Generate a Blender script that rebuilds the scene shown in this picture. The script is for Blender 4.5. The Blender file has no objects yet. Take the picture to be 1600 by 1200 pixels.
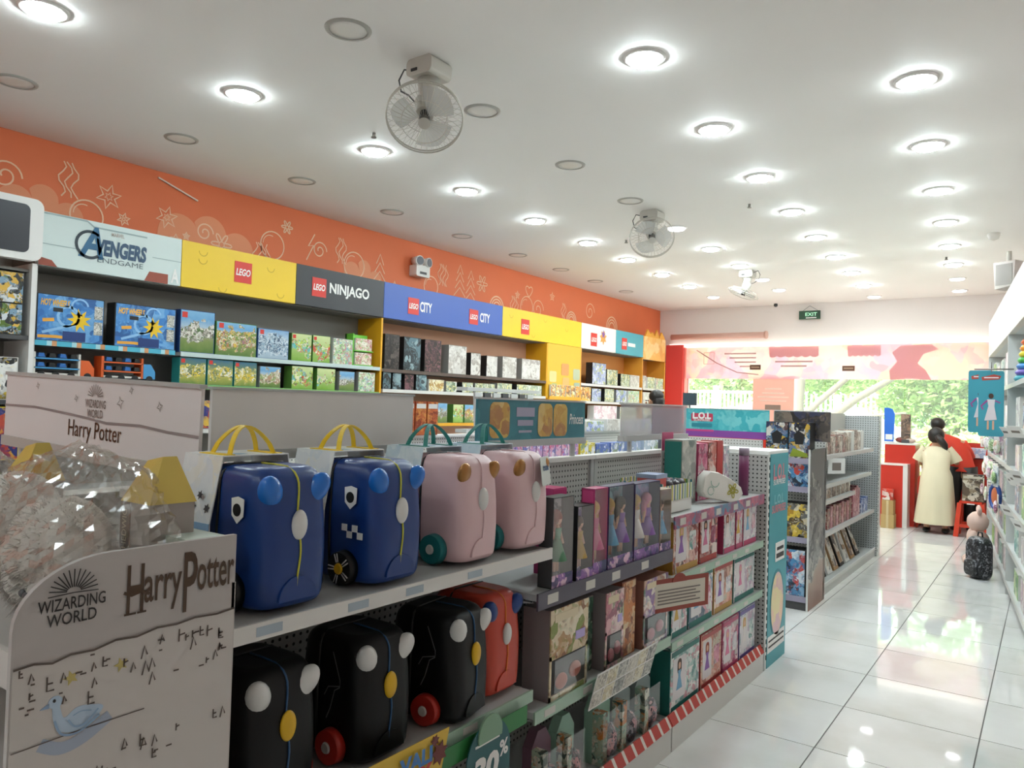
import bpy, bmesh, math, random
from mathutils import Vector, Matrix, noise as mnoise

random.seed(7)
SC = bpy.context.scene
COL = SC.collection
PI = math.pi

# ---------------------------------------------------------------- camera, world, sun, exposure
cam_d = bpy.data.cameras.new('camera')
cam_d.sensor_width = 36.0
cam_d.lens = 36.0 * 1181.27 / 1600.0
cam_d.clip_start = 0.05
cam_o = bpy.data.objects.new('camera', cam_d)
COL.objects.link(cam_o)
CX = Vector((0.8146, 0.5793, 0.0298)); CD = Vector((0.0094, 0.0386, -0.9992)); 
CX.normalize(); CD = (CD - CX * CD.dot(CX)).normalized(); CF = CX.cross(CD)
m3 = Matrix((CX, -CD, -CF)).transposed()
cam_o.matrix_world = Matrix.Translation((0, 0, 1.6)) @ m3.to_4x4()
SC.camera = cam_o

wd = bpy.data.worlds.new('world'); SC.world = wd
wd.use_nodes = True
bgn = wd.node_tree.nodes['Background']
bgn.inputs[0].default_value = (0.93, 0.97, 1.0, 1)
bgn.inputs[1].default_value = 1.6
sun_d = bpy.data.lights.new('sun', 'SUN'); sun_d.energy = 4.2; sun_d.angle = 0.02; sun_d.color = (1, 0.95, 0.85)
sun_o = bpy.data.objects.new('sun', sun_d); COL.objects.link(sun_o)
sun_o.rotation_euler = (math.radians(38), 0, math.radians(-25))
LAMP = 42.0
SC.view_settings.view_transform = 'Standard'
SC.view_settings.look = 'None'
SC.view_settings.exposure = 1.95
SC.view_settings.gamma = 1.0
SC.view_settings.use_curve_mapping = False

# ---------------------------------------------------------------- materials
def lin(c):
    if isinstance(c, str):
        c = c.lstrip('#'); c = [int(c[i:i + 2], 16) / 255 for i in (0, 2, 4)]
    return tuple((v / 12.92 if v <= 0.04045 else ((v + 0.055) / 1.055) ** 2.4) for v in c) + (1.0,)
MATS = {}
def bsdf(m): return m.node_tree.nodes['Principled BSDF']
def M(name, col='#cccccc', rough=0.5, metal=0.0, spec=0.5, emit=None, es=0.0, coat=0.0):
    if name in MATS: return MATS[name]
    m = bpy.data.materials.new(name); m.use_nodes = True
    b = bsdf(m); b.inputs['Base Color'].default_value = lin(col)
    b.inputs['Roughness'].default_value = rough; b.inputs['Metallic'].default_value = metal
    b.inputs['Specular IOR Level'].default_value = spec
    b.inputs['Coat Weight'].default_value = coat
    if emit:
        b.inputs['Emission Color'].default_value = lin(emit); b.inputs['Emission Strength'].default_value = es
    MATS[name] = m
    return m
def nd(m, t, **kw):
    n = m.node_tree.nodes.new(t)
    for k, v in kw.items(): setattr(n, k, v)
    return n
def lk(m, a, b): m.node_tree.links.new(a, b)
def ramp(m, fac, stops, const=False):
    r = nd(m, 'ShaderNodeValToRGB'); cr = r.color_ramp
    cr.interpolation = 'CONSTANT' if const else 'LINEAR'
    while len(cr.elements) > 1: cr.elements.remove(cr.elements[-1])
    cr.elements[0].position = stops[0][0]; cr.elements[0].color = lin(stops[0][1])
    for p, c in stops[1:]:
        e = cr.elements.new(p); e.color = lin(c)
    lk(m, fac, r.inputs[0]); return r.outputs[0]
def mixc(m, fac, a, b):
    n = nd(m, 'ShaderNodeMix', data_type='RGBA')
    for s, v in ((n.inputs[0], fac), (n.inputs[6], a), (n.inputs[7], b)):
        if hasattr(v, 'is_output'): lk(m, v, s)
        else: s.default_value = v
    return n.outputs[2]
def noisy(name, col, var=0.12, scale=6.0, rough=0.5, spec=0.5, bump=0.0, stretch=None):
    """plain surface with a little mottling"""
    if name in MATS: return MATS[name]
    m = M(name, col, rough, 0, spec)
    tc = nd(m, 'ShaderNodeTexCoord'); n = nd(m, 'ShaderNodeTexNoise'); n.inputs['Scale'].default_value = scale
    n.inputs['Detail'].default_value = 4
    v = tc.outputs['Object']
    if stretch:
        mp = nd(m, 'ShaderNodeMapping'); mp.inputs['Scale'].default_value = stretch; lk(m, v, mp.inputs[0]); v = mp.outputs[0]
    lk(m, v, n.inputs['Vector'])
    c = lin(col)[:3]
    def g(x): return tuple(min(1, max(0, x * k)) for k in c) + (1,)
    lk(m, mixc(m, n.outputs['Fac'], g(1 - var), g(1 + var)), bsdf(m).inputs['Base Color'])
    if bump:
        b = nd(m, 'ShaderNodeBump'); b.inputs['Strength'].default_value = bump; b.inputs['Distance'].default_value = 0.01
        lk(m, n.outputs['Fac'], b.inputs['Height']); lk(m, b.outputs[0], bsdf(m).inputs['Normal'])
    return m
def offset_coords(m):
    tc = nd(m, 'ShaderNodeTexCoord'); oi = nd(m, 'ShaderNodeObjectInfo')
    mu = nd(m, 'ShaderNodeMath', operation='MULTIPLY'); lk(m, oi.outputs['Random'], mu.inputs[0]); mu.inputs[1].default_value = 37.0
    va = nd(m, 'ShaderNodeVectorMath', operation='ADD'); lk(m, tc.outputs['Object'], va.inputs[0]); lk(m, mu.outputs[0], va.inputs[1])
    return tc, va.outputs[0]
def print_mat(name, cols, scale=22.0, rough=0.35, warp=0.04, bands=None, cover=0.55):
    """printed picture: warped colour patches, over vertical colour bands when given"""
    if name in MATS: return MATS[name]
    m = M(name, cols[0], rough)
    tc, v = offset_coords(m)
    n = nd(m, 'ShaderNodeTexNoise'); n.inputs['Scale'].default_value = scale * 0.7; lk(m, v, n.inputs['Vector'])
    sc = nd(m, 'ShaderNodeVectorMath', operation='SCALE'); lk(m, n.outputs['Color'], sc.inputs[0]); sc.inputs['Scale'].default_value = warp * 4
    ad = nd(m, 'ShaderNodeVectorMath', operation='ADD'); lk(m, v, ad.inputs[0]); lk(m, sc.outputs[0], ad.inputs[1])
    vo = nd(m, 'ShaderNodeTexVoronoi'); vo.inputs['Scale'].default_value = scale; lk(m, ad.outputs[0], vo.inputs['Vector'])
    sp = nd(m, 'ShaderNodeSeparateColor'); lk(m, vo.outputs['Color'], sp.inputs[0])
    k = len(cols)
    c = ramp(m, sp.outputs[0], [(i / k, cols[i]) for i in range(k)], True)
    vd = nd(m, 'ShaderNodeTexVoronoi'); vd.inputs['Scale'].default_value = scale * 3.3; lk(m, ad.outputs[0], vd.inputs['Vector'])
    sd_ = nd(m, 'ShaderNodeSeparateColor'); lk(m, vd.outputs['Color'], sd_.inputs[0])
    c2 = ramp(m, sd_.outputs[1], [(i / k, cols[(i + 1) % k]) for i in range(k)], True)
    nf = nd(m, 'ShaderNodeTexNoise'); nf.inputs['Scale'].default_value = scale * 0.9; nf.inputs['Detail'].default_value = 3; lk(m, v, nf.inputs['Vector'])
    fm = nd(m, 'ShaderNodeMapRange'); fm.inputs['From Min'].default_value = 0.42; fm.inputs['From Max'].default_value = 0.66; fm.inputs['To Max'].default_value = 0.7; lk(m, nf.outputs['Fac'], fm.inputs[0])
    c = mixc(m, fm.outputs[0], c, c2)
    if bands:
        sx = nd(m, 'ShaderNodeSeparateXYZ'); lk(m, tc.outputs['Generated'], sx.inputs[0])
        n2 = nd(m, 'ShaderNodeTexNoise'); n2.inputs['Scale'].default_value = scale * 0.45; lk(m, v, n2.inputs['Vector'])
        mm = nd(m, 'ShaderNodeMath', operation='MULTIPLY_ADD'); lk(m, n2.outputs['Fac'], mm.inputs[0]); mm.inputs[1].default_value = 0.3
        lk(m, sx.outputs['Z'], mm.inputs[2])
        sub = nd(m, 'ShaderNodeMath', operation='SUBTRACT'); lk(m, mm.outputs[0], sub.inputs[0]); sub.inputs[1].default_value = 0.15
        bg = ramp(m, sub.outputs[0], bands)
        # patches gather around the middle of the picture
        d = nd(m, 'ShaderNodeMath', operation='PINGPONG'); lk(m, sx.outputs['Z'], d.inputs[0]); d.inputs[1].default_value = 0.5
        a = nd(m, 'ShaderNodeMath', operation='MULTIPLY_ADD'); lk(m, d.outputs[0], a.inputs[0]); a.inputs[1].default_value = 0.9
        lk(m, n2.outputs['Fac'], a.inputs[2])
        g = nd(m, 'ShaderNodeMath', operation='GREATER_THAN'); lk(m, a.outputs[0], g.inputs[0]); g.inputs[1].default_value = 1.25 - cover * 0.75
        c = mixc(m, g.outputs[0], bg, c)
    lk(m, c, bsdf(m).inputs['Base Color'])
    return m
def peg_mat(name, col, ax, hole='#2e2e2c', pitch=0.026, r=0.2):
    if name in MATS: return MATS[name]
    m = M(name, col, 0.45)
    tc = nd(m, 'ShaderNodeTexCoord'); sx = nd(m, 'ShaderNodeSeparateXYZ'); lk(m, tc.outputs['Object'], sx.inputs[0])
    cb = nd(m, 'ShaderNodeCombineXYZ'); lk(m, sx.outputs['Y' if ax == 'x' else 'X'], cb.inputs[0]); lk(m, sx.outputs['Z'], cb.inputs[1])
    s = nd(m, 'ShaderNodeVectorMath', operation='SCALE'); lk(m, cb.outputs[0], s.inputs[0]); s.inputs['Scale'].default_value = 1 / pitch
    fr = nd(m, 'ShaderNodeVectorMath', operation='FRACTION'); lk(m, s.outputs[0], fr.inputs[0])
    sb = nd(m, 'ShaderNodeVectorMath', operation='SUBTRACT'); lk(m, fr.outputs[0], sb.inputs[0]); sb.inputs[1].default_value = (0.5, 0.5, 0)
    ln = nd(m, 'ShaderNodeVectorMath', operation='LENGTH'); lk(m, sb.outputs[0], ln.inputs[0])
    lt = nd(m, 'ShaderNodeMath', operation='LESS_THAN'); lk(m, ln.outputs['Value'], lt.inputs[0]); lt.inputs[1].default_value = r
    lk(m, mixc(m, lt.outputs[0], lin(col), lin(hole)), bsdf(m).inputs['Base Color'])
    return m
def stripes_mat(name, cols, axis='X', pitch=0.02, rough=0.4):
    if name in MATS: return MATS[name]
    m = M(name, cols[0], rough)
    tc = nd(m, 'ShaderNodeTexCoord'); sx = nd(m, 'ShaderNodeSeparateXYZ'); lk(m, tc.outputs['Object'], sx.inputs[0])
    mu = nd(m, 'ShaderNodeMath', operation='DIVIDE'); lk(m, sx.outputs[axis], mu.inputs[0]); mu.inputs[1].default_value = pitch * len(cols)
    fr = nd(m, 'ShaderNodeMath', operation='FRACT'); lk(m, mu.outputs[0], fr.inputs[0])
    lk(m, ramp(m, fr.outputs[0], [(i / len(cols), c) for i, c in enumerate(cols)], True), bsdf(m).inputs['Base Color'])
    return m
def clear_mat(name, tint='#ffffff', gloss=0.12, rough=0.05, haze=0.0):
    """thin clear plastic or glass: lets light through, a little gloss, optional milky haze"""
    if name in MATS: return MATS[name]
    m = bpy.data.materials.new(name); m.use_nodes = True
    nt = m.node_tree; nt.nodes.remove(nt.nodes['Principled BSDF']); out = nt.nodes['Material Output']
    tr = nd(m, 'ShaderNodeBsdfTransparent'); tr.inputs[0].default_value = lin(tint)
    gl = nd(m, 'ShaderNodeBsdfGlossy'); gl.inputs['Roughness'].default_value = rough; gl.inputs[0].default_value = (1, 1, 1, 1)
    mx = nd(m, 'ShaderNodeMixShader'); mx.inputs[0].default_value = gloss; lk(m, tr.outputs[0], mx.inputs[1]); lk(m, gl.outputs[0], mx.inputs[2])
    last = mx
    if haze:
        df = nd(m, 'ShaderNodeBsdfDiffuse'); df.inputs[0].default_value = (0.8, 0.8, 0.8, 1)
        m2 = nd(m, 'ShaderNodeMixShader'); m2.inputs[0].default_value = haze; lk(m, mx.outputs[0], m2.inputs[1]); lk(m, df.outputs[0], m2.inputs[2]); last = m2
    lk(m, last.outputs[0], out.inputs[0])
    MATS[name] = m
    return m
def translucent(m, col_socket_or_col, frac=0.6):
    nt = m.node_tree; out = nt.nodes['Material Output']; b = bsdf(m)
    t = nd(m, 'ShaderNodeBsdfTranslucent')
    if hasattr(col_socket_or_col, 'is_output'): lk(m, col_socket_or_col, t.inputs[0])
    else: t.inputs[0].default_value = col_socket_or_col
    mx = nd(m, 'ShaderNodeMixShader'); mx.inputs[0].default_value = frac
    lk(m, b.outputs[0], mx.inputs[1]); lk(m, t.outputs[0], mx.inputs[2]); lk(m, mx.outputs[0], out.inputs[0])

# ---------------------------------------------------------------- mesh helpers
class MB:
    def __init__(s): s.v = []; s.f = []; s.sm = []
    def add(s, vs, fs, smooth=False):
        o = len(s.v); s.v += [tuple(v) for v in vs]
        for f in fs: s.f.append(tuple(i + o for i in f)); s.sm.append(smooth)
        return s
    def box(s, x0, x1, y0, y1, z0, z1):
        vs = [(x, y, z) for z in (z0, z1) for y in (y0, y1) for x in (x0, x1)]
        return s.add(vs, [(0, 2, 3, 1), (4, 5, 7, 6), (0, 1, 5, 4), (2, 6, 7, 3), (0, 4, 6, 2), (1, 3, 7, 5)])
    def loft(s, rings, cap=True, smooth=True, closed=True):
        n = len(rings[0]); o = len(s.v)
        vs = [p for r in rings for p in r]; fs = []
        for k in range(len(rings) - 1):
            for i in range(n if closed else n - 1):
                j = (i + 1) % n
                fs.append((k * n + i, k * n + j, (k + 1) * n + j, (k + 1) * n + i))
        s.add(vs, fs, smooth)
        if cap:
            s.f.append(tuple(o + i for i in reversed(range(n)))); s.sm.append(False)
            s.f.append(tuple(o + (len(rings) - 1) * n + i for i in range(n))); s.sm.append(False)
        return s
    def cyl(s, p0, p1, r0, r1=None, n=16, cap=True):
        r1 = r0 if r1 is None else r1
        p0, p1 = Vector(p0), Vector(p1); d = (p1 - p0).normalized()
        a = d.orthogonal().normalized(); b = d.cross(a)
        rg = lambda p, r: [p + a * (math.cos(t) * r) + b * (math.sin(t) * r) for t in [2 * PI * i / n for i in range(n)]]
        return s.loft([rg(p0, r0), rg(p1, r1)], cap)
    def tube(s, pts, r, n=8, closed=False):
        pts = [Vector(p) for p in pts]; k = len(pts); rings = []
        up = Vector((0.13, 0.21, 0.97)).normalized()
        for i, p in enumerate(pts):
            d = (pts[(i + 1) % k] - pts[i - 1]) if closed else (pts[min(i + 1, k - 1)] - pts[max(i - 1, 0)])
            d.normalize(); a = d.cross(up)
            if a.length < 1e-4: a = d.orthogonal()
            a.normalize(); b = d.cross(a)
            rr = r[i] if isinstance(r, (list, tuple)) else r
            rings.append([p + a * (math.cos(t) * rr) + b * (math.sin(t) * rr) for t in [2 * PI * j / n for j in range(n)]])
        if closed: rings.append(rings[0])
        return s.loft(rings, not closed)
    def ell(s, c, r, n=16, m=10, rot=None):
        c = Vector(c); vs = []; rings = []
        for k in range(m + 1):
            ph = -PI / 2 + PI * k / m; ph = max(-PI / 2 + 0.02, min(PI / 2 - 0.02, ph))
            rg = []
            for i in range(n):
                t = 2 * PI * i / n
                v = Vector((r[0] * math.cos(ph) * math.cos(t), r[1] * math.cos(ph) * math.sin(t), r[2] * math.sin(ph)))
                if rot is not None: v = rot @ v
                rg.append(c + v)
            rings.append(rg)
        return s.loft(rings, True)
    def lathe(s, prof, c=(0, 0, 0), n=24, cap=True):
        c = Vector(c)
        return s.loft([[c + Vector((r * math.cos(2 * PI * i / n), r * math.sin(2 * PI * i / n), z)) for i in range(n)] for r, z in prof], cap)
    def prism(s, poly, y0, y1):
        """polygon in XZ extruded along Y (convex or concave ngon)"""
        n = len(poly)
        vs = [(x, y0, z) for x, z in poly] + [(x, y1, z) for x, z in poly]
        fs = [tuple(range(n)), tuple(reversed(range(n, 2 * n)))] + [(i, i + n, (i + 1) % n + n, (i + 1) % n) for i in range(n)]
        return s.add(vs, fs)
    def ribbon(s, pts, w, y=0.0, t=0.002, closed=False):
        """flat stroke in the XZ plane, facing -Y"""
        k = len(pts); P = [Vector((p[0], 0, p[1])) for p in pts]; L = []; Rr = []
        for i in range(k):
            d = (P[(i + 1) % k] - P[i - 1]) if closed else (P[min(i + 1, k - 1)] - P[max(i - 1, 0)])
            d.normalize(); nn = Vector((d.z, 0, -d.x)) * (w / 2)
            L.append(P[i] - nn); Rr.append(P[i] + nn)
        if closed: L.append(L[0]); Rr.append(Rr[0])
        vs = []; fs = []
        for a, b in zip(L, Rr): vs += [(a.x, y - t, a.z), (b.x, y - t, b.z)]
        for i in range(len(L) - 1): fs.append((2 * i, 2 * i + 1, 2 * i + 3, 2 * i + 2))
        return s.add(vs, fs)
    def mesh(s, name, mat=None, fix=True):
        me = bpy.data.meshes.new(name); me.from_pydata(s.v, [], s.f)
        me.polygons.foreach_set('use_smooth', s.sm)
        if fix:
            bm = bmesh.new(); bm.from_mesh(me); bmesh.ops.recalc_face_normals(bm, faces=bm.faces); bm.to_mesh(me); bm.free()
        if mat: me.materials.append(mat)
        me.update(); return me
    def obj(s, name, mat, parent=None, loc=None, rot=None, fix=True):
        return link(name, s.mesh(name, mat, fix), parent, loc, rot)
def link(name, me, parent=None, loc=None, rot=None):
    o = bpy.data.objects.new(name, me); COL.objects.link(o)
    if parent: o.parent = parent
    if loc is not None: o.location = loc
    if rot is not None: o.rotation_euler = rot
    return o
def tag(o, label, cat, group=None, kind=None):
    o['label'] = label; o['category'] = cat
    if group: o['group'] = group
    if kind: o['kind'] = kind
    return o
def thing(name, label, cat, loc=(0, 0, 0), rz=0.0, group=None):
    o = link(name, None, None, loc, (0, 0, rz)); o.empty_display_size = 0.1
    return tag(o, label, cat, group)
def struct(o): o['kind'] = 'structure'; return o
MC = {}
def cached(key, fn):
    if key not in MC: MC[key] = fn()
    return MC[key]
def rbox_poly(w, h, r, n=5, x=0, z=0):
    pts = []
    for cx, cz, a0 in ((w / 2 - r, h / 2 - r, 0), (-w / 2 + r, h / 2 - r, PI / 2), (-w / 2 + r, -h / 2 + r, PI), (w / 2 - r, -h / 2 + r, 1.5 * PI)):
        for i in range(n + 1):
            a = a0 + PI / 2 * i / n; pts.append((x + cx + r * math.cos(a), z + cz + r * math.sin(a)))
    return pts
def panel(parent, name, x, z, w, h, mat, y, t=0.002, r=0):
    """flat piece on the front (-Y side) of a thing"""
    key = ('panel', round(w, 3), round(h, 3), mat.name, t, round(r, 3))
    def mk():
        b = MB()
        if r: b.prism(rbox_poly(w, h, r), -t, 0)
        else: b.box(-w / 2, w / 2, -t, 0, -h / 2, h / 2)
        return b.mesh(name, mat)
    return link(name, cached(key, mk), parent, (x, y, z))
def text_mesh(s, w, h, mat, bold=0.012, shear=0.0, spacing=1.0):
    def mk():
        c = bpy.data.curves.new('lettering', 'FONT'); c.body = s; c.offset = bold; c.shear = shear; c.space_character = spacing
        c.resolution_u = 3; c.extrude = 0.0; c.fill_mode = 'FRONT'
        o = bpy.data.objects.new('tmp', c); COL.objects.link(o)
        dg = bpy.context.evaluated_depsgraph_get(); dg.update()
        me = bpy.data.meshes.new_from_object(o.evaluated_get(dg))
        bpy.data.objects.remove(o); bpy.data.curves.remove(c)
        xs = [v.co.x for v in me.vertices]; ys = [v.co.y for v in me.vertices]
        if xs:
            x0, x1, y0, y1 = min(xs), max(xs), min(ys), max(ys)
            for v in me.vertices:
                v.co = Vector(((v.co.x - (x0 + x1) / 2) * w / (x1 - x0), 0, (v.co.y - (y0 + y1) / 2) * h / (y1 - y0)))
        me.materials.clear(); me.materials.append(mat); me.name = 'lettering'
        return me
    return cached(('text', s, round(w, 4), round(h, 4), mat.name, bold, shear), mk)
def text(parent, s, x, z, w, h, mat, y, name='lettering', bold=0.012, shear=0.0, roll=0.0):
    return link(name, text_mesh(s, w, h, mat, bold, shear), parent, (x, y, z), (0, roll, 0) if roll else None)
ORD = ['first', 'second', 'third', 'fourth', 'fifth', 'sixth', 'seventh', 'eighth', 'ninth', 'tenth', 'eleventh', 'twelfth', 'thirteenth', 'fourteenth', 'fifteenth']

# common materials
WHITE = M('white_paint', '#e9e7e3', 0.5)
PAPER = M('white_card', '#e6e3df', 0.55)
GREYM = M('grey_shelf_metal', '#b9bab8', 0.4)
LGREY = M('light_grey_metal', '#cfd0cd', 0.4)
DGREY = M('dark_grey', '#4a4a4c', 0.5)
BLACK = M('black_plastic', '#0d0d0e', 0.4)
TXT = M('dark_print', '#2a2422', 0.6)
WTXT = M('white_print', '#f4f2ee', 0.5)
REDP = M('red_print', '#c8322e', 0.45)
YEL = M('yellow_print', '#f2c521', 0.5)
CLEAR = clear_mat('clear_plastic', gloss=0.10)

# ---------------------------------------------------------------- the room
HC = 3.55
ceil_m = noisy('ceiling_paint', '#f1eeea', 0.02, 1.3, 0.7)
struct(MB().box(-6.6, 2.2, -4.1, 14.3, HC, HC + 0.12).obj('ceiling', ceil_m))
orange_m = noisy('orange_wall_paint', '#e97a4c', 0.05, 2.0, 0.6)
wall_left = struct(MB().box(-6.55, -6.4, -4.1, 14.3, 0, HC).obj('wall_left', orange_m))
farw_m = noisy('far_wall_paint', '#ece6e2', 0.03, 1.5, 0.65)
wall_far = struct(MB().box(-6.55, 2.2, 14.05, 14.2, 2.87, HC).box(-6.55, -6.17, 14.05, 14.2, 0, 2.87).box(-0.72, 2.2, 14.05, 14.2, 0, 2.87)
                  .box(-6.17, -0.72, 14.05, 14.2, 0, 0.25).obj('wall_far', farw_m))
struct(MB().box(-6.55, 2.2, -4.1, -4.0, 0, HC).obj('wall_back', farw_m))
wr = MB(); A = (0.62, -4.1); Bq = (-0.13 + 0.46 - 0.1056 * (14.3 - 6.5), 14.3)
dA = 0.62 + 0.1056 * 0
wr.add([(1.55, -4.1, 0), (-0.36, 14.3, 0), (-0.21, 14.3, 0), (1.7, -4.1, 0), (1.55, -4.1, HC), (-0.36, 14.3, HC), (-0.21, 14.3, HC), (1.7, -4.1, HC)],
       [(0, 1, 5, 4), (2, 3, 7, 6), (0, 4, 7, 3), (1, 2, 6, 5), (4, 5, 6, 7), (0, 3, 2, 1)])
struct(wr.obj('wall_right', noisy('right_wall_paint', '#e4d6d0', 0.03, 1.5, 0.65)))
# floor: grout slab + large polished tiles
floor = struct(MB().box(-6.55, 2.2, -4.1, 14.2, -0.12, -0.004).obj('floor', M('grout', '#6d6b66', 0.8)))
def tile_material():
    m = M('polished_tile', '#d9d8d2', 0.07, 0, 0.6)
    tc, v = offset_coords(m)
    n = nd(m, 'ShaderNodeTexNoise'); n.inputs['Scale'].default_value = 2.2; n.inputs['Detail'].default_value = 5; lk(m, v, n.inputs['Vector'])
    lk(m, ramp(m, n.outputs['Fac'], [(0.3, '#d2d0c9'), (0.55, '#e0deda'), (0.8, '#e6e4e0')]), bsdf(m).inputs['Base Color'])
    n2 = nd(m, 'ShaderNodeTexNoise'); n2.inputs['Scale'].default_value = 5; lk(m, v, n2.inputs['Vector'])
    lk(m, ramp(m, n2.outputs['Fac'], [(0.3, (0.17, 0.17, 0.17)), (0.75, (0.25, 0.25, 0.25))]), bsdf(m).inputs['Roughness'])
    return m
TILE = tile_material()
TS = 0.633
tile_me = MB().add([(-TS / 2 + 0.003, -TS / 2 + 0.003, 0), (TS / 2 - 0.003, -TS / 2 + 0.003, 0), (TS / 2 - 0.003, TS / 2 - 0.003, 0), (-TS / 2 + 0.003, TS / 2 - 0.003, 0)], [(0, 1, 2, 3)])
b = MB().box(-TS / 2 + 0.003, TS / 2 - 0.003, -TS / 2 + 0.003, TS / 2 - 0.003, -0.004, 0.0)
tile_me = b.mesh('tile', TILE)
for i in range(-9, 3):
    for j in range(-3, 17):
        cx = -0.903 + TS * (i + 0.5); cy = 3.85 + TS * (j + 0.5)
        if cx > 0.9: continue
        link('tile', tile_me, floor, (cx, cy, 0), (0, 0, random.choice((0, PI / 2, PI, -PI / 2))))
pl = MB().box(-6.55, 2.2, -4.1, 1.94, -0.004, -0.001).obj('floor_surface', TILE, floor)

# window in the far wall
win = struct(link('window_1', None, None, (-3.26, 14.1, 0)))
FRM = M('window_aluminium', '#c9c8c6', 0.35, 0.6)
GLASS = clear_mat('window_glass', '#f4faf7', gloss=0.04, rough=0.0)
_out = GLASS.node_tree.nodes['Material Output']; _src = _out.inputs[0].links[0].from_socket
_tr = nd(GLASS, 'ShaderNodeBsdfTranslucent'); _tr.inputs[0].default_value = (0.95, 0.95, 0.92, 1)      # milky veil added to imitate overexposed glare from outdoors
_mx = nd(GLASS, 'ShaderNodeMixShader'); _mx.inputs[0].default_value = 0.04; lk(GLASS, _src, _mx.inputs[1]); lk(GLASS, _tr.outputs[0], _mx.inputs[2]); lk(GLASS, _mx.outputs[0], _out.inputs[0])
for k, (x0, x1) in enumerate(((-2.53, -1.25), (-1.25, 0.02), (0.02, 1.28), (1.28, 2.53))):
    MB().box(x0 + 0.005, x1 - 0.005, -0.004, 0.004, 0.28, 2.78).obj('pane', GLASS, win)
MB().box(-2.56, 2.55, -0.03, 0.03, 0.25, 0.29).box(-2.56, 2.55, -0.03, 0.03, 2.77, 2.82).box(-2.57, -2.52, -0.03, 0.03, 0.25, 2.82).box(2.5, 2.55, -0.03, 0.03, 0.25, 2.82).obj('window_frame', FRM, win)
# red column beside the window and its soft pink return
struct(MB().box(-6.17, -5.82, 13.86, 14.05, 0, 2.84).obj('trim_1', M('red_column_paint', '#e8504a', 0.5)))
struct(MB().box(-5.82, -5.79, 13.9, 14.05, 0.25, 2.84).obj('trim_2', M('pink_trim', '#ee7a72', 0.5)))
tag(MB().box(-6.12, -0.74, 13.9, 14.02, 2.79, 2.86).obj('glare_strip', M('strip_glare_glow', '#fff6ea', 0.4, emit='#fff8ee', es=0.35)),  # emission stands in for daylight glare on a white strip
    'long white strip with added glare glow along the top of the shop window', 'light strip')
tag(MB().cyl((-6.1, 13.94, 3.0), (-4.25, 13.94, 3.0), 0.055, n=14).cyl((-4.27, 13.94, 3.0), (-4.23, 13.94, 3.0), 0.07, n=14).obj('rolled_blind', M('blind_salmon', '#dcb3a4', 0.6)),
    'rolled salmon blind above the left end of the window', 'blind')

# ---------------------------------------------------------------- ceiling downlights
ON = M('lamp_diffuser_lit', '#ffffff', 0.5, emit='#ebfbff', es=LAMP)
DIM = M('lamp_diffuser_dim', '#ffffff', 0.5, emit='#f4f5fa', es=2.0)
OFF = M('lamp_diffuser_off', '#e9e6e0', 0.4)
RING = M('lamp_trim_white', '#e6e3de', 0.35); RINGD = M('lamp_trim_grey', '#a9a69e', 0.4)
ring_on = MB().lathe([(0.092, -0.004), (0.092, -0.012), (0.098, -0.014), (0.115, -0.010), (0.118, 0.0)], n=32, cap=False).mesh('trim_ring', RING)
ring_off = MB().lathe([(0.1, -0.002), (0.1, -0.008), (0.105, -0.009), (0.121, -0.006), (0.124, 0.0)], n=32, cap=False).mesh('trim_ring', RINGD)
def disc(m, r): return MB().lathe([(r, -0.002), (r, -0.014), (r * 0.9, -0.025), (r * 0.5, -0.032), (0.004, -0.034)], n=24).mesh('diffuser', m)
D_ON, D_DIM = disc(ON, 0.094), disc(DIM, 0.094)
D_OFF = MB().lathe([(0.1, -0.001), (0.1, -0.004), (0.06, -0.005), (0.004, -0.005)], n=32).mesh('diffuser', OFF)
ROWS = [
 ('along the right-hand shelves', [(-0.65, 4.87), (-0.73, 6.1), (-0.8, 7.37), (-0.87, 8.62), (-0.95, 9.85), (-1.02, 11.08), (-1.08, 12.23), (-1.15, 13.4)], 'oooooodd'),
 ('above the tiled aisle', [(-1.86, 3.79), (-1.92, 5.02), (-1.99, 6.26), (-2.06, 7.49), (-2.13, 8.71), (-2.19, 9.92), (-2.25, 11.14), (-2.31, 12.35), (-2.38, 13.56)], 'ooooooood'),
 ('in the row of the ceiling fans', [(-3.04, 2.68), (-3.11, 3.93), (-3.19, 5.2), (-3.25, 6.4), (-3.3, 7.6), (-3.36, 8.78), (-3.42, 10.0), (-3.48, 11.18), (-3.54, 12.24)], 'xxxxdoodd'),
 ('in the lit row left of the fans', [(-4.22, 1.69), (-4.27, 2.9), (-4.33, 4.13), (-4.4, 5.36), (-4.46, 6.6), (-4.51, 7.8), (-4.56, 8.95), (-4.62, 10.17), (-4.68, 11.35), (-4.75, 12.58)], 'oooooooood'),
 ('in the unlit row beside the orange wall', [(-5.37, 2.01), (-5.43, 3.17), (-5.51, 4.38), (-5.58, 5.6), (-5.64, 6.82), (-5.7, 8.05), (-5.75, 9.2), (-5.8, 10.3), (-5.85, 11.45)], 'xxxxxxxxx')]
for where, pts, st in ROWS:
    for k, ((x, y), s) in enumerate(zip(pts, st)):
        w = {'o': 'lit', 'd': 'dim', 'x': 'switched-off'}[s]
        t = thing('ceiling_downlight', f'{w} round ceiling downlight, {ORD[k]} from the camera {where}', 'downlight', (x, y, HC), 0, 'round ceiling downlights')
        link('trim_ring', ring_off if s == 'x' else ring_on, t)
        link('diffuser', {'o': D_ON, 'd': D_DIM, 'x': D_OFF}[s], t)
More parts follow.
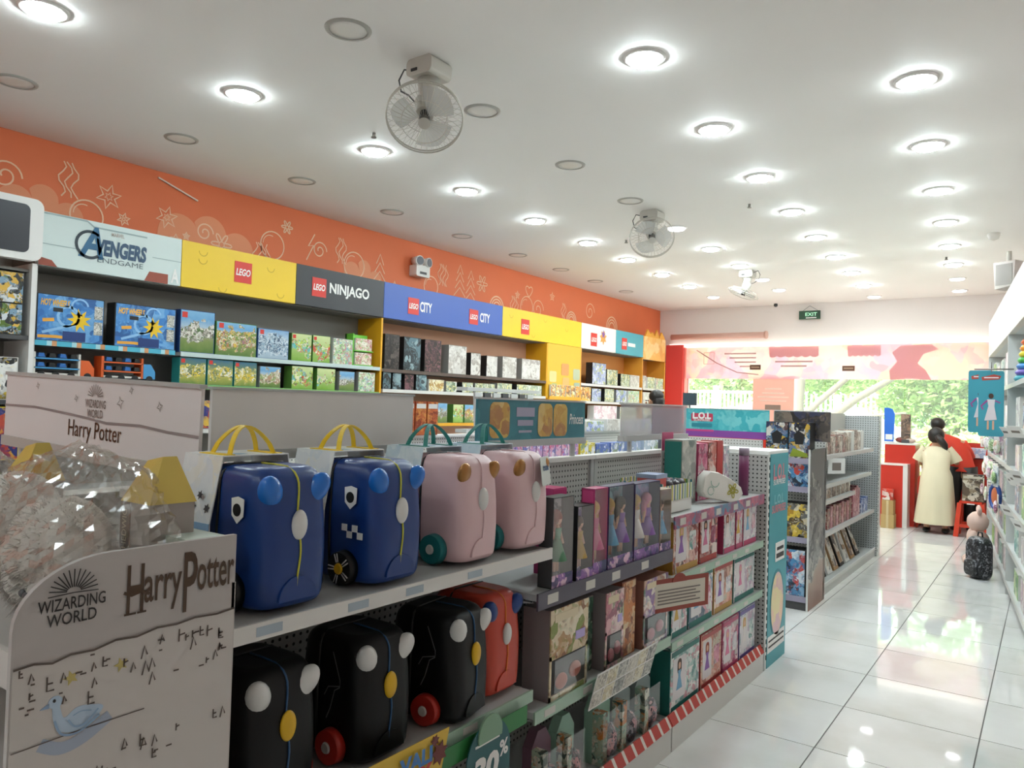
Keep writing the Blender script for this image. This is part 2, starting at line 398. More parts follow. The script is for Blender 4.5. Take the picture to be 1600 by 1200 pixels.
# the same rows go on behind the camera
for k, (x, y, d) in enumerate([(-1.72, -1.15, 'the aisle row'), (-4.1, -0.8, 'the row left of the fans'), (-2.9, -2.2, 'the fan row'), (-0.45, -2.6, 'the right-hand row')]):
    t = thing('ceiling_downlight', f'lit round ceiling downlight behind the camera in {d}', 'downlight', (x, y, HC), 0, 'round ceiling downlights')
    link('trim_ring', ring_on, t); link('diffuser', D_ON, t)
# small sprinkler stubs
for k, (x, y, d) in enumerate([(-4.05, 3.85, 'by the lit lamp near the first fan'), (-2.33, 7.05, 'between the aisle lamps'), (-4.05, 7.9, 'left of the second fan'), (-1.05, 10.55, 'by the right-hand lamp row')]):
    tag(MB().cyl((0, 0, 0), (0, 0, -0.03), 0.012, n=10).cyl((0, 0, -0.03), (0, 0, -0.036), 0.02, n=10).obj('sprinkler', M('sprinkler_grey', '#8a8780', 0.4, 0.5), None, (x, y, HC)),
        f'small grey sprinkler head on the ceiling {d}', 'sprinkler', 'ceiling sprinklers')
tag(MB().cyl((0, 0, 0), (0, 0, -0.025), 0.03, n=16).ell((0, 0, -0.03), (0.035, 0.035, 0.03), 14, 8).obj('security_camera', M('camera_dark', '#3a3a3c', 0.3), None, (-4.06, 13.85, HC)),
    'tiny dark dome camera where the ceiling meets the far wall', 'security camera')

# ---------------------------------------------------------------- ceiling fans
FANB = M('fan_body', '#bdb8ae', 0.45); FANC = M('fan_cage_wire', '#bfbab0', 0.35, 0.4); BLADE = clear_mat('fan_blade_clear', '#dcdad2', 0.1, 0.2, haze=0.45)
def fan(loc, axis, label, cable=1, drop=0.0):
    t = thing('ceiling_fan', label, 'fan', loc, 0, 'caged orbit fans on the ceiling')
    MB().prism(rbox_poly(0.19, 0.10, 0.03), -0.09, 0.09).obj('mount_box', FANB, t, (0, 0, -0.05))
    MB().box(-0.055, -0.01, -0.096, -0.09, -0.075, -0.06).obj('vent_slot', BLACK, t)
    ax = Vector(axis).normalized(); c = Vector((0.0, -0.02, -0.2 - drop)) + ax * 0.12
    back = c - ax * 0.13
    MB().cyl((0, 0, -0.09), back, 0.062, 0.05, 18).obj('neck', FANB, t)
    MB().cyl(back + ax * -0.02, c - ax * 0.03, 0.065, 0.05, 20).obj('motor', FANB, t)
    a = ax.orthogonal().normalized(); bb = ax.cross(a); R = 0.215
    P = lambda ang, r, h: c + a * (math.cos(ang) * r) + bb * (math.sin(ang) * r) + ax * h
    cage = MB()
    cage.tube([P(2 * PI * i / 40, R, 0.0) for i in range(40)], 0.0045, 6, True)
    cage.tube([P(2 * PI * i / 40, R, 0.022) for i in range(40)], 0.004, 6, True)
    cage.tube([P(2 * PI * i / 40, R * 0.6, 0.06) for i in range(40)], 0.002, 5, True)
    cage.tube([P(2 * PI * i / 40, R * 0.6, -0.05) for i in range(40)], 0.002, 5, True)
    co = cage.obj('cage', FANC, t)
    w = MB()
    for i in range(36):
        g = 2 * PI * i / 36
        w.tube([P(g, R, 0.015), P(g, R * 0.8, 0.048), P(g, R * 0.5, 0.064), P(g, R * 0.15, 0.07)], 0.0011, 4)
        w.tube([P(g, R, 0.0), P(g, R * 0.75, -0.045), P(g, R * 0.28, -0.06)], 0.0011, 4)
    w.obj('grille_wires', FANC, co)
    MB().cyl(c + ax * 0.068, c + ax * 0.074, R * 0.16, n=20).obj('badge_plate', FANB, co)
    MB().cyl(c - ax * 0.03, c + ax * 0.035, 0.03, n=16).obj('hub', BLACK, t)
    for i in range(3):
        g0 = 2 * PI * i / 3; st = []
        for j in range(7):
            f = j / 6; g = g0 + (f - 0.5) * 1.45
            st.append([P(g0 + (f - 0.5) * 0.6, 0.03, 0.022 - 0.04 * f), P(g, R * 0.55, 0.03 - 0.055 * f), P(g, R * (0.9 - 0.25 * abs(f - 0.5)), 0.025 - 0.05 * f)])
        MB().loft(st, False, True, False).obj('blade', BLADE, t, fix=False)
    cb = [Vector((-0.09 * cable, -0.03, -0.04)), Vector((-0.16 * cable, -0.04, -0.02)), Vector((-0.19 * cable, -0.05, -0.08)), Vector((-0.17 * cable, -0.05, -0.15)), Vector((-0.11 * cable, -0.05, -0.185)), back + Vector((-0.05 * cable, 0, 0))]
    MB().tube(cb, 0.005, 6).obj('cable', DGREY, t)
    return t
fan((-2.93, 3.2, HC), (0.42, -0.5, -0.78), 'nearest caged ceiling fan beside the first unlit downlights', 1, 0.06)
fan((-3.24, 6.87, HC), (0.35, -0.62, -0.6), 'second caged ceiling fan, halfway down the shop')
fan((-3.45, 10.42, HC), (-0.35, -0.05, -0.93), 'farthest caged ceiling fan tilted flat near the window wall', -1)

# exit sign
t = thing('exit_sign', 'small dark green exit sign hanging on the far wall', 'exit sign', (-3.5, 13.98, 3.26))
MB().box(-0.18, 0.18, -0.02, 0.02, 0, 0.15).obj('housing', M('exit_green', '#1d4a33', 0.4), t)
text(t, 'EXIT', 0.03, 0.085, 0.2, 0.06, M('exit_letters', '#9fd8b4', 0.5, emit='#9fd8b4', es=0.3), -0.0215)
MB().box(-0.06, 0.12, -0.023, -0.02, 0.015, 0.03).obj('arrow_bar', WTXT, t)
MB().cyl((-0.12, 0, 0.15), (0.0, 0, 0.24), 0.003, n=6).cyl((0.14, 0, 0.15), (0.0, 0, 0.24), 0.003, n=6).obj('hanging_wire', DGREY, t)

# speaker and bracket high on the right, emergency light on the orange wall
t = thing('wall_speaker', 'grey wall speaker high above the right-hand shelving', 'speaker', (-0.38, 9.9, 3.02), math.radians(-30))
MB().prism([(-0.1, 0), (0.1, 0.03), (0.12, 0.3), (-0.12, 0.3)], -0.09, 0.09).obj('cabinet', M('speaker_grey', '#b9b0aa', 0.5), t)
MB().box(-0.09, 0.09, -0.094, -0.088, 0.04, 0.27).obj('grille', M('speaker_mesh', '#8f8883', 0.7), t)
MB().cyl((0, 0, 0.3), (0, 0, 0.42), 0.025, n=12).obj('bracket', FANB, t)
tag(MB().lathe([(0.06, 0), (0.06, -0.02), (0.045, -0.06), (0.01, -0.075)], n=20).obj('dome_camera', M('dome_white', '#cfc8c0', 0.4), None, (-0.5, 9.4, HC)),
    'white dome camera on the ceiling beside the grey speaker', 'security camera')
t = thing('emergency_light', 'white twin-head emergency light on the orange wall', 'emergency light', (-6.39, 6.86, 3.12), PI / 2)
MB().prism(rbox_poly(0.24, 0.14, 0.02, z=0.07), -0.12, 0).obj('housing', WHITE, t)
MB().box(-0.06, 0.06, -0.123, -0.12, 0.03, 0.06).obj('label_plate', DGREY, t)
for sx in (-1, 1):
    hd = MB().cyl((sx * 0.07, -0.03, 0.19), (sx * 0.085, -0.14, 0.185), 0.05, 0.062, 18).obj('lamp_head', WHITE, t)
    MB().cyl((sx * 0.085, -0.14, 0.185), (sx * 0.086, -0.145, 0.185), 0.052, n=18).obj('lens', M('lens_grey', '#7d7f88', 0.15), hd)
MB().cyl((-0.07, -0.03, 0.14), (-0.07, -0.03, 0.17), 0.015, n=8).cyl((0.07, -0.03, 0.14), (0.07, -0.03, 0.17), 0.015, n=8).obj('swivel', FANB, t)

# ---------------------------------------------------------------- printed drawings on the orange wall band (local x = along the wall)
LINE = M('peach_line_print', '#f6cba8', 0.6); LINE2 = M('pale_peach_print', '#ee9a70', 0.6)
band = link('wall_print', None, wall_left, (-6.4, 0, 0), (0, 0, PI / 2))
def wprint(name, fn, mat, y=-0.002):
    b = MB(); fn(b); return b.obj(name, mat, band, (0, y, 0), fix=False)
def arc(cx, cz, r, a0, a1, n=14): return [(cx + r * math.cos(a0 + (a1 - a0) * i / n), cz + r * math.sin(a0 + (a1 - a0) * i / n)) for i in range(n + 1)]
def star(cx, cz, R, r, n=5, ph=0.3): return [(cx + (R if i % 2 == 0 else r) * math.cos(ph + PI * i / n), cz + (R if i % 2 == 0 else r) * math.sin(ph + PI * i / n)) for i in range(2 * n)]
def flower(cx, cz, R, n=6, ph=0.0): return [(cx + R * (0.65 + 0.35 * math.cos(n * a)) * math.cos(a + ph), cz + R * (0.65 + 0.35 * math.cos(n * a)) * math.sin(a + ph)) for a in [2 * PI * i / 48 for i in range(48)]]
for (cx, cz, R, n) in [(3.12, 3.22, 0.105, 6), (3.25, 3.06, 0.055, 6), (3.63, 3.16, 0.10, 6), (3.72, 2.98, 0.05, 5), (3.82, 3.03, 0.035, 5), (3.8, 2.8, 0.11, 6), (6.5, 2.97, 0.05, 5), (9.05, 3.2, 0.06, 5), (10.0, 3.3, 0.07, 5)]:
    wprint('star_print', lambda b: (b.ribbon(star(cx, cz, R, R * 0.45, n), 0.014, closed=True), b.ribbon(star(cx, cz, R * 0.35, R * 0.16, n), 0.008, closed=True)), LINE)
for (cx, cz, R) in [(4.18, 3.02, 0.11), (8.2, 3.24, 0.12), (4.92, 3.34, 0.07)]:
    wprint('flower_print', lambda b: (b.ribbon(flower(cx, cz, R), 0.013, closed=True), b.ribbon(arc(cx, cz, R * 0.25, 0, 6.2), 0.01, closed=True)), LINE)
for (cx, w0) in [(2.62, 0.32), (4.05, 0.5), (6.0, 0.3)]:
    wprint('cloud_print', lambda b: b.prism([(cx - w0, 2.9)] + arc(cx - w0 * 0.6, 3.02, w0 * 0.4, PI, 0.4) + arc(cx, 3.08, w0 * 0.36, 2.6, 0.3) + arc(cx + w0 * 0.6, 2.98, w0 * 0.36, 2.3, 0) + [(cx + w0, 2.9)], -0.0015, 0), LINE2, -0.0005)
for (cx, cz, r) in [(4.0, 3.1, 0.09), (2.35, 3.2, 0.12), (5.35, 3.18, 0.1), (9.6, 3.05, 0.16), (11.2, 3.2, 0.16)]:
    wprint('swirl_print', lambda b: b.ribbon([(cx + r * (1 - k / 40) * math.cos(k * 0.3), cz + r * (1 - k / 40) * math.sin(k * 0.3)) for k in range(34)], 0.013), LINE)
for (cx, cz, r) in [(8.55, 2.95, 0.16), (10.6, 2.98, 0.15), (12.0, 3.0, 0.2)]:
    wprint('rainbow_print', lambda b: [b.ribbon(arc(cx, cz, r * q, 0, PI), 0.02) for q in (1, 0.75, 0.5)], LINE)
for (cx, cz) in [(7.72, 3.1), (7.95, 3.06), (6.25, 2.98)]:
    wprint('tree_print', lambda b: [b.ribbon([(cx - 0.12 + q * 0.02, cz - 0.1 + q * 0.1), (cx, cz + 0.02 + q * 0.1), (cx + 0.12 - q * 0.02, cz - 0.1 + q * 0.1)], 0.014) for q in range(4)], LINE)
for (cx, cz, n_) in [(2.75, 3.3, 3), (4.55, 3.0, 4), (5.6, 3.25, 3), (7.3, 3.25, 4), (8.9, 3.05, 4), (10.3, 3.12, 3)]:
    wprint('wave_print', lambda b: [b.ribbon([(cx + 0.05 * k + 0.03 * math.sin(q * 1.3 + k), cz - 0.16 + 0.04 * q) for q in range(8)], 0.011) for k in range(n_)], LINE)
for (cx, cz, R_) in [(2.95, 3.02, 0.13), (4.75, 3.12, 0.14), (5.85, 3.1, 0.15), (7.15, 3.05, 0.13), (9.3, 3.05, 0.16)]:
    wprint('balloon_print', lambda b: (b.ribbon(arc(cx, cz, R_, 0, 2 * PI, 26), 0.013, closed=True), b.ribbon(arc(cx - R_ * 0.2, cz + R_ * 0.1, R_ * 0.6, 1.2, 3.2), 0.009), b.ribbon([(cx, cz - R_), (cx + 0.02, cz - R_ - 0.05), (cx - 0.015, cz - R_ - 0.1)], 0.009)), LINE)
wprint('bolt_print', lambda b: b.ribbon([(5.28, 3.34), (5.2, 3.2), (5.27, 3.22), (5.18, 3.05)], 0.014), LINE)
wprint('heart_print', lambda b: b.ribbon([(9.35 + 0.09 * math.sin(a) ** 3, 3.3 + 0.006 * (13 * math.cos(a) - 5 * math.cos(2 * a) - 2 * math.cos(3 * a))) for a in [2 * PI * i / 30 for i in range(30)]], 0.014, closed=True), LINE)
tag(MB().box(-0.008, 0.008, -0.2, 0.2, -0.006, 0.006).obj('fallen_trim_strip', M('trim_strip_white', '#e9d9cd', 0.5), None, (-6.385, 3.72, 3.43), (math.radians(-17), 0, 0)),
    'loose white trim strip hanging from the top of the orange wall', 'trim strip')

# ---------------------------------------------------------------- fascia signs over the wall shelving
SX = -6.0
def fascia(y0, y1, mat, label, z0=2.51, z1=2.905):
    t = thing('fascia_sign', label, 'sign', (SX, (y0 + y1) / 2, z0), PI / 2, 'fascia signs above the wall shelves')
    w = y1 - y0 - 0.006
    MB().box(-w / 2, w / 2, 0, 0.05, 0, z1 - z0).obj('panel', mat, t)
    t['w'] = w
    return t, (y0 + y1) / 2, z0
def lego_logo(t, x, z, s):
    p = panel(t, 'logo_square', x, z, s, s * 1.05, M('logo_red', '#d9362a', 0.4), -0.001, 0.003)
    text(p, 'LEGO', 0, 0, s * 0.84, s * 0.36, WTXT, -0.0045, bold=0.03, shear=0.2)
    return p
mint = noisy('pale_mint_print', '#d3e0dd', 0.04, 5, 0.4)
t, cy, z0 = fascia(2.44, 3.55, mint, 'pale mint fascia sign with dark blue lettering above the track boxes')
blu = M('steel_blue_print', '#1d4566', 0.35)
text(t, 'VENGERS', 3.045 - cy, 2.715 - z0, 0.40, 0.13, blu, -0.003, bold=0.05, shear=0.12)
text(t, 'A', 2.81 - cy, 2.74 - z0, 0.19, 0.24, M('teal_letter', '#1c5f86', 0.35), -0.003, bold=0.03, shear=0.2)
MB().ribbon(arc(2.80 - cy, 2.72 - z0, 0.10, 0.9, 5.4, 24), 0.022).obj('logo_ring', M('logo_dark', '#20303a', 0.4), t, (0, -0.001, 0), fix=False)
text(t, 'ENDGAME', 3.04 - cy, 2.618 - z0, 0.36, 0.04, M('grey_letter', '#5d6a70', 0.4), -0.003, bold=0.0)
text(t, 'MARVEL', 3.01 - cy, 2.83 - z0, 0.1, 0.03, M('pale_letter', '#b7a79a', 0.4), -0.003)
rst = M('rust_print', '#9a4a36', 0.5)
MB().prism([(-0.55, 0.0), (-0.42, 0.0), (-0.46, 0.045), (-0.55, 0.06)], -0.002, 0).obj('corner_print', rst, t)
MB().prism([(0.24, 0.0), (0.44, 0.0), (0.44, 0.08), (0.28, 0.08)], -0.002, 0).obj('corner_print', rst, t)
MB().ribbon([(-0.55, 0.385), (-0.22, 0.385), (-0.17, 0.35), (0.25, 0.35)], 0.012).ribbon([(-0.55, 0.16), (-0.25, 0.16)], 0.006).ribbon([(0.3, 0.2), (0.55, 0.2)], 0.006).obj('line_print', M('grey_line', '#9db0b0', 0.5), t, fix=False)
text(t, 'A', 0.5, 0.075, 0.07, 0.12, WTXT, -0.004, bold=0.03)
fy = noisy('fascia_yellow', '#f3cb2c', 0.03, 4, 0.4)
t, cy, z0 = fascia(3.55, 4.745, fy, 'plain yellow fascia sign with one red square, between mint and black signs')
lego_logo(t, 4.15 - cy, 2.72 - z0, 0.18)
olv = M('olive_line', '#c9a21c', 0.5)
for (x, z) in [(-0.4, 0.33), (-0.4, 0.26), (0.3, 0.3), (0.42, 0.07), (-0.2, 0.04)]:
    MB().ribbon(arc(x, z, 0.04, PI, 2 * PI, 8), 0.007).obj('stud_print', olv, t, fix=False)
t, cy, z0 = fascia(4.745, 5.94, M('fascia_black', '#35363a', 0.4), 'black fascia sign with white lettering between yellow and blue signs')
lego_logo(t, 5.03 - cy, 2.71 - z0, 0.18); text(t, 'NINJAGO', 5.44 - cy, 2.71 - z0, 0.55, 0.14, WTXT, -0.003, bold=0.03)
t, cy, z0 = fascia(5.94, 8.16, noisy('fascia_blue', '#3f62b5', 0.03, 4, 0.4), 'long blue fascia sign with two red square logos')
for a, bq in ((6.415, 6.63), (7.535, 7.77)):
    lego_logo(t, a - cy, 2.69 - z0, 0.18); text(t, 'CITY', bq - cy, 2.70 - z0, 0.21, 0.12, WTXT, -0.003, bold=0.03)
t, cy, z0 = fascia(8.16, 10.26, fy, 'second yellow fascia sign, right of the long blue one')
lego_logo(t, 8.7 - cy, 2.68 - z0, 0.2)
for (x, z) in [(-0.85, 0.3), (0.0, 0.33), (-0.3, 0.08), (0.6, 0.25)]:
    MB().ribbon(arc(x, z, 0.04, PI, 2 * PI, 8), 0.007).obj('stud_print', olv, t, fix=False)
t, cy, z0 = fascia(10.26, 11.42, M('fascia_white', '#eee9e4', 0.4), 'white fascia sign with a small colourful logo')
lego_logo(t, 10.66 - cy, 2.67 - z0, 0.2)
MB().prism(star(10.97 - cy, 0.22, 0.12, 0.07, 7), -0.003, 0).obj('logo_burst', M('orange_logo', '#e0a050', 0.5), t); MB().prism(star(10.97 - cy, 0.27, 0.07, 0.03, 5), -0.005, 0).obj('logo_star', M('violet_logo', '#8b5aa8', 0.5), t)
t, cy, z0 = fascia(11.42, 12.48, M('fascia_teal', '#49a9b9', 0.4), 'teal fascia sign right of the white one')
lego_logo(t, 11.73 - cy, 2.69 - z0, 0.19); MB().box(11.87 - cy, 12.15 - cy, -0.003, 0, 0.15, 0.21).obj('logo_bar', WTXT, t)
t, cy, z0 = fascia(12.48, 13.45, print_mat('fascia_orange', ['#f0b45a', '#f2c06a', '#e8a24a', '#f5cf8e'], 5), 'orange patterned fascia sign at the window end', 2.48, 2.9)
MB().prism([(-0.45, 0.42)] + [(-0.4 + 0.1 * i, 0.42 + (0.1 if i % 2 else 0.0) + 0.03 * (i % 3)) for i in range(9)] + [(0.45, 0.42)], 0, 0.03).obj('crest', M('orange_print', '#eda93c', 0.5), t)

# ---------------------------------------------------------------- wall shelving bays
WBACK = M('grey_back_panel', '#8e8a84', 0.6); WPEACH = M('peach_back_panel', '#d9a588', 0.6)
YUP = M('yellow_upright', '#e9a91c', 0.45); ORUP = M('orange_upright', '#e8a03a', 0.45)
def wall_bay(y0, y1, zs, label, back, up, lips, left_up=True, right_up=True, top=True):
    t = thing('wall_shelf_unit', label, 'shelf unit', (SX, y0, 0), PI / 2, 'wall shelf units under the fascia signs')
    W = y1 - y0
    MB().box(0, W, 0.37, 0.39, 0, 2.88).obj('back_panel', back, t)
    if left_up: MB().box(0.0, 0.025, 0, 0.37, 0, 2.5).obj('upright', up, t)
    if right_up: MB().box(W - 0.025, W, 0, 0.37, 0, 2.5).obj('upright', up, t)
    if top: MB().box(0, W, 0.05, 0.37, 2.5, 2.52).obj('canopy_board', M('canopy_grey', '#77736e', 0.6), t)
    for z, lip in zip(zs, lips):
        s = MB().box(0.026, W - 0.026, 0.0, 0.37, z - 0.03, z).obj('shelf', GREYM, t)
        MB().box(0.026, W - 0.026, -0.004, 0.0, z - 0.036, z + 0.002).obj('price_rail', lip, s)
    MB().box(0.026, W - 0.026, 0.0, 0.37, 0, 0.12).obj('base', DGREY, t)
    return t
LB = stripes_mat('blue_price_strip', ['#4fb4cf', '#4fb4cf', '#4fb4cf', '#a9d7e0', '#d59a6a'], 'X', 0.035)
LG = M('pale_rail', '#c2d2d0', 0.4); LGR = M('green_rail', '#8fca74', 0.4); LW = M('white_rail', '#d9d6d1', 0.4)
wall_bay(2.42, 3.55, [1.96, 1.68, 1.3, 0.85, 0.4], 'grey wall shelves with blue price strip under the mint sign', WBACK, M('white_upright', '#dcdad6', 0.45), [LB, LW, LW, LW, LW], True, False)
wall_bay(3.55, 5.94, [1.955, 1.68, 1.3, 0.85, 0.4], 'grey wall shelves of toy sets under the yellow and black signs', WBACK, YUP, [LG, LGR, LW, LW, LW], False, True)
wall_bay(5.94, 9.3, [1.945, 1.72, 1.34, 0.85, 0.4], 'peach wall shelves of dark boxes under the blue sign', WPEACH, YUP, [M('dark_rail', '#5b4a42', 0.5), LW, YUP, LW, LW], False, True)
wall_bay(10.26, 12.48, [1.955, 1.675, 1.39, 0.85, 0.4], 'orange wall shelves under the white and teal signs', M('orange_back_panel', '#e0934c', 0.6), ORUP, [LW, LW, LW, LW, LW])
wall_bay(12.48, 13.45, [1.955, 1.675, 1.39, 0.85, 0.4], 'orange wall shelves at the window end', M('orange_back_panel', '#e0934c', 0.6), ORUP, [LW, LW, LW, LW, LW], False)
t = thing('pillar_panel', 'broad yellow pillar panel between the shelves with faded colour shapes', 'panel', (SX, 9.78, 0), PI / 2)
MB().box(-0.475, 0.475, 0.0, 0.37, 0, 2.505).obj('panel', M('pillar_yellow', '#eeb93a', 0.5), t)
for (x, z, s, c) in [(-0.32, 2.02, 0.16, '#d9cf8e'), (-0.28, 1.86, 0.13, '#b5b56e'), (0.02, 2.14, 0.18, '#e39a5a'), (0.05, 1.94, 0.16, '#e8b06a'), (0.36, 2.08, 0.17, '#b9c0a0'), (0.38, 1.88, 0.15, '#9fae98')]:
    panel(t, 'shape_print', x, z, s * 1.2, s, M('shape_' + c[1:], c, 0.5), -0.0, 0.003, 0.03)
# white cabinet at the very left, with a black panel above
t = thing('display_cabinet', 'white cabinet at the left edge with a black panel on top', 'cabinet', (SX + 0.12, 1.45, 0), PI / 2)
MB().box(0, 0.96, 0.1, 0.5, 2.44, 2.46).box(0, 0.96, 0.47, 0.5, 0, 2.9).obj('carcass', M('grey_back_panel', '#8e8a84', 0.6), t)
MB().box(0.93, 0.96, 0.05, 0.5, 0, 2.5).obj('upright', WHITE, t)
fr = MB().prism(rbox_poly(1.0, 0.44, 0.06, x=0.47, z=2.73), 0, 0.08).obj('sign_frame', WHITE, t)
MB().prism(rbox_poly(0.86, 0.34, 0.04, x=0.45, z=2.73), -0.006, 0).obj('sign_panel', M('charcoal_panel', '#2b2c33', 0.35), t)
for z in (1.98, 1.52, 1.1, 0.6): MB().box(0, 0.93, 0.06, 0.47, z - 0.03, z).obj('shelf', DGREY, t)

# ---------------------------------------------------------------- boxed goods
def carton(name, label, cat, group, x, y, z, w, d, h, rz, body, front, title=None, logo=False, tilt=0.0, side=None):
    """printed box, front on local -Y; (x, y, z) is the middle of its front bottom edge"""
    off = Vector((0, d / 2, 0)); off.rotate(Matrix.Rotation(rz, 3, 'Z'))
    me = cached(('box', round(w, 3), round(d, 3), round(h, 3), body.name), lambda: MB().box(-w / 2, w / 2, -d / 2, d / 2, 0, h).mesh(name, body))
    o = link(name, me, None, (x + off.x, y + off.y, z), (tilt, 0, rz)); tag(o, label, cat, group)
    panel(o, 'front_print', 0, h / 2, w * 0.97, h * 0.97, front, -d / 2, 0.002)
    if title:
        tm, f0, f1 = title
        panel(o, 'title_band', 0, h * (f0 + f1) / 2, w * 0.9, h * (f1 - f0), tm, -d / 2 - 0.002, 0.0015)
    if logo: panel(o, 'logo_square', -w * 0.38, h * 0.88, min(w, h) * 0.15, min(w, h) * 0.15, M('logo_red', '#d9362a', 0.4), -d / 2 - 0.002, 0.0015)
    if side: panel(o, 'side_print', -w / 2 - 0.0005, h / 2, d * 0.95, h * 0.95, side, 0, 0.0015).rotation_euler = (0, 0, -PI / 2)
    return o
# print palettes
SKY = [(0.0, '#5a7a35'), (0.25, '#7d8f4a'), (0.45, '#9a927c'), (0.6, '#a9c0cf'), (0.8, '#6aa2cf'), (1.0, '#7fb4d8')]
P_CASTLE = print_mat('print_castle', ['#d8d4cc', '#8a8378', '#6a5f50', '#b9b1a2', '#4c6a2e', '#e9e3d8'], 34, bands=SKY)
P_ZOO = print_mat('print_zoo', ['#cfc5a5', '#7c9440', '#b5763f', '#d9b44a', '#e7e2cf', '#5e7d36', '#a06a7a'], 34, bands=SKY, cover=0.75)
P_ICE = print_mat('print_arctic', ['#dfe6ea', '#8fa9bd', '#51708f', '#c4d3dc', '#39506b'], 36, bands=[(0, '#9fb4c4'), (0.5, '#c7d5de'), (1, '#7aa5cc')], cover=0.8)
P_GRN = print_mat('print_green_set', ['#b5d25a', '#6fae3a', '#d94f3a', '#e9e4c2', '#58b4b9', '#7a5a3a'], 30, bands=[(0, '#7fae3a'), (1, '#d3dca0')], cover=0.7)
P_WGR = print_mat('print_white_green', ['#f0efe2', '#cfe0b2', '#7fb26a', '#c98a8a', '#8fb9c0'], 36)
P_YEL = print_mat('print_yellow_bus', ['#e7cf4a', '#d6b52a', '#7d8f5a', '#e9e4cf', '#5a6a48'], 34, bands=[(0, '#6f8a3e'), (0.4, '#c9b95a'), (0.75, '#5f7f70'), (1, '#3f6f8a')], cover=0.7)
P_CITY = print_mat('print_street', ['#d9cdb8', '#b58a6a', '#7a6a58', '#e9e2d2', '#8aa25a'], 36, bands=SKY, cover=0.7)
P_HW = print_mat('print_track_blue', ['#2f6fb8', '#4f93d2', '#3a80c6', '#6faadb', '#2a5f9e'], 9, warp=0.1)
P_DARK = print_mat('print_dark', ['#1d1a19', '#2a2523', '#3a3431', '#1a1716', '#5a524c'], 12, warp=0.1)
P_DARKB = print_mat('print_dark_blue', ['#2a3438', '#5c7a84', '#8fa8ae', '#1e2426', '#3d4a50'], 9, warp=0.12)
P_DARKP = print_mat('print_dark_floral', ['#241c1c', '#4a2f36', '#8a5a64', '#2a2020', '#6a4a48'], 16, warp=0.1)
P_PALE = print_mat('print_pale', ['#cfcac4', '#dcd8d2', '#bdb6ae', '#e2ded8', '#a9a098'], 10, warp=0.12)
P_GREYG = print_mat('print_grey_green', ['#b5c2ae', '#8f9f86', '#dfe2d6', '#6f7f60', '#e5d78a'], 26)
B_BLK = M('carton_black', '#1c1b1b', 0.5); B_BLUE = M('carton_blue', '#2a4f8f', 0.45); B_TEAL = M('carton_teal', '#2f8f8a', 0.45); B_GRN = M('carton_green', '#5a8a3a', 0.45)
B_WHT = M('carton_white', '#dcdad4', 0.5); B_GREY = M('carton_grey', '#8f8d88', 0.5)
XF = SX - 0.015
def wall_row(items, z, where, group, cat='toy box'):
    for k, (y0, y1, z1, fr, bd, desc, lg) in enumerate(items):
        carton('toy_box', f'{desc} box, {ORD[k]} from left {where}', cat, group, XF, (y0 + y1) / 2, z + 0.001, (y1 - y0) - 0.012, 0.12, z1 - z, PI / 2, bd, fr, None, lg)
# two big blue track sets
for k, (y0, y1, w) in enumerate(((2.455, 2.937, 'left'), (3.02, 3.53, 'right'))):
    o = carton('track_set_box', f'big blue track-set box on the blue-edged shelf, the {w} of two', 'toy box', 'blue track-set boxes', XF, (y0 + y1) / 2, 1.962, y1 - y0, 0.13, 0.345, PI / 2, B_BLK, P_HW)
    W = y1 - y0; yy = -0.068
    text(o, 'HOT WHEELS', -W * 0.24, 0.285, W * 0.42, 0.05, M('flame_yellow', '#f0b63a', 0.4), yy, bold=0.04, shear=0.25)
    MB().prism(star(W * 0.12, 0.17, 0.09, 0.045, 9), yy, yy + 0.002).obj('burst_print', YEL, o)
    MB().ribbon(arc(-0.02, 0.19, 0.075, 0, 6.2), 0.02).ribbon(arc(0.06, 0.27, 0.06, 0.2, 5), 0.014).ribbon([(-0.2, 0.06), (-0.08, 0.1), (0.0, 0.13)], 0.02).obj('track_print', M('track_print_blue', '#8fc0e8', 0.4), o, (0, yy + 0.002, 0), fix=False)
    MB().ribbon([(-0.23, 0.03), (-0.1, 0.035), (0.0, 0.03)], 0.022).ribbon([(-0.2, 0.15), (-0.12, 0.16)], 0.025).obj('car_print', M('orange_print', '#eda93c', 0.5), o, (0, yy + 0.002, 0), fix=False)
    for q in (0.24, 0.12): panel(o, 'inset_print', W * 0.41, q, W * 0.13, 0.1, print_mat('print_inset', ['#e6e3da', '#8a8a84', '#d0ccc2', '#4a5a50'], 60), yy, 0.0015)
    panel(o, 'age_plate', -W * 0.2, 0.235, W * 0.14, 0.03, B_BLK, yy, 0.0015)
    panel(o, 'base_print', W * 0.05, 0.045, W * 0.34, 0.07, M('deep_blue_print', '#173a78', 0.4), yy, 0.0012)
wall_row([(3.565, 3.9, 2.32, P_CASTLE, B_BLUE, 'blue-sky white castle', 1), (3.905, 4.335, 2.255, P_ZOO, B_GRN, 'wide green animal park', 1), (4.34, 4.7, 2.235, P_ICE, B_BLUE, 'icy blue expedition', 1),
          (4.725, 4.98, 2.225, P_GRN, B_GRN, 'bright green farm', 1), (4.985, 5.22, 2.228, P_GRN, B_GRN, 'second bright green farm', 1), (5.25, 5.525, 2.22, P_WGR, B_WHT, 'white-and-green', 0)],
         1.956, 'on the upper shelf beside the track sets', 'toy sets on the upper wall shelf')
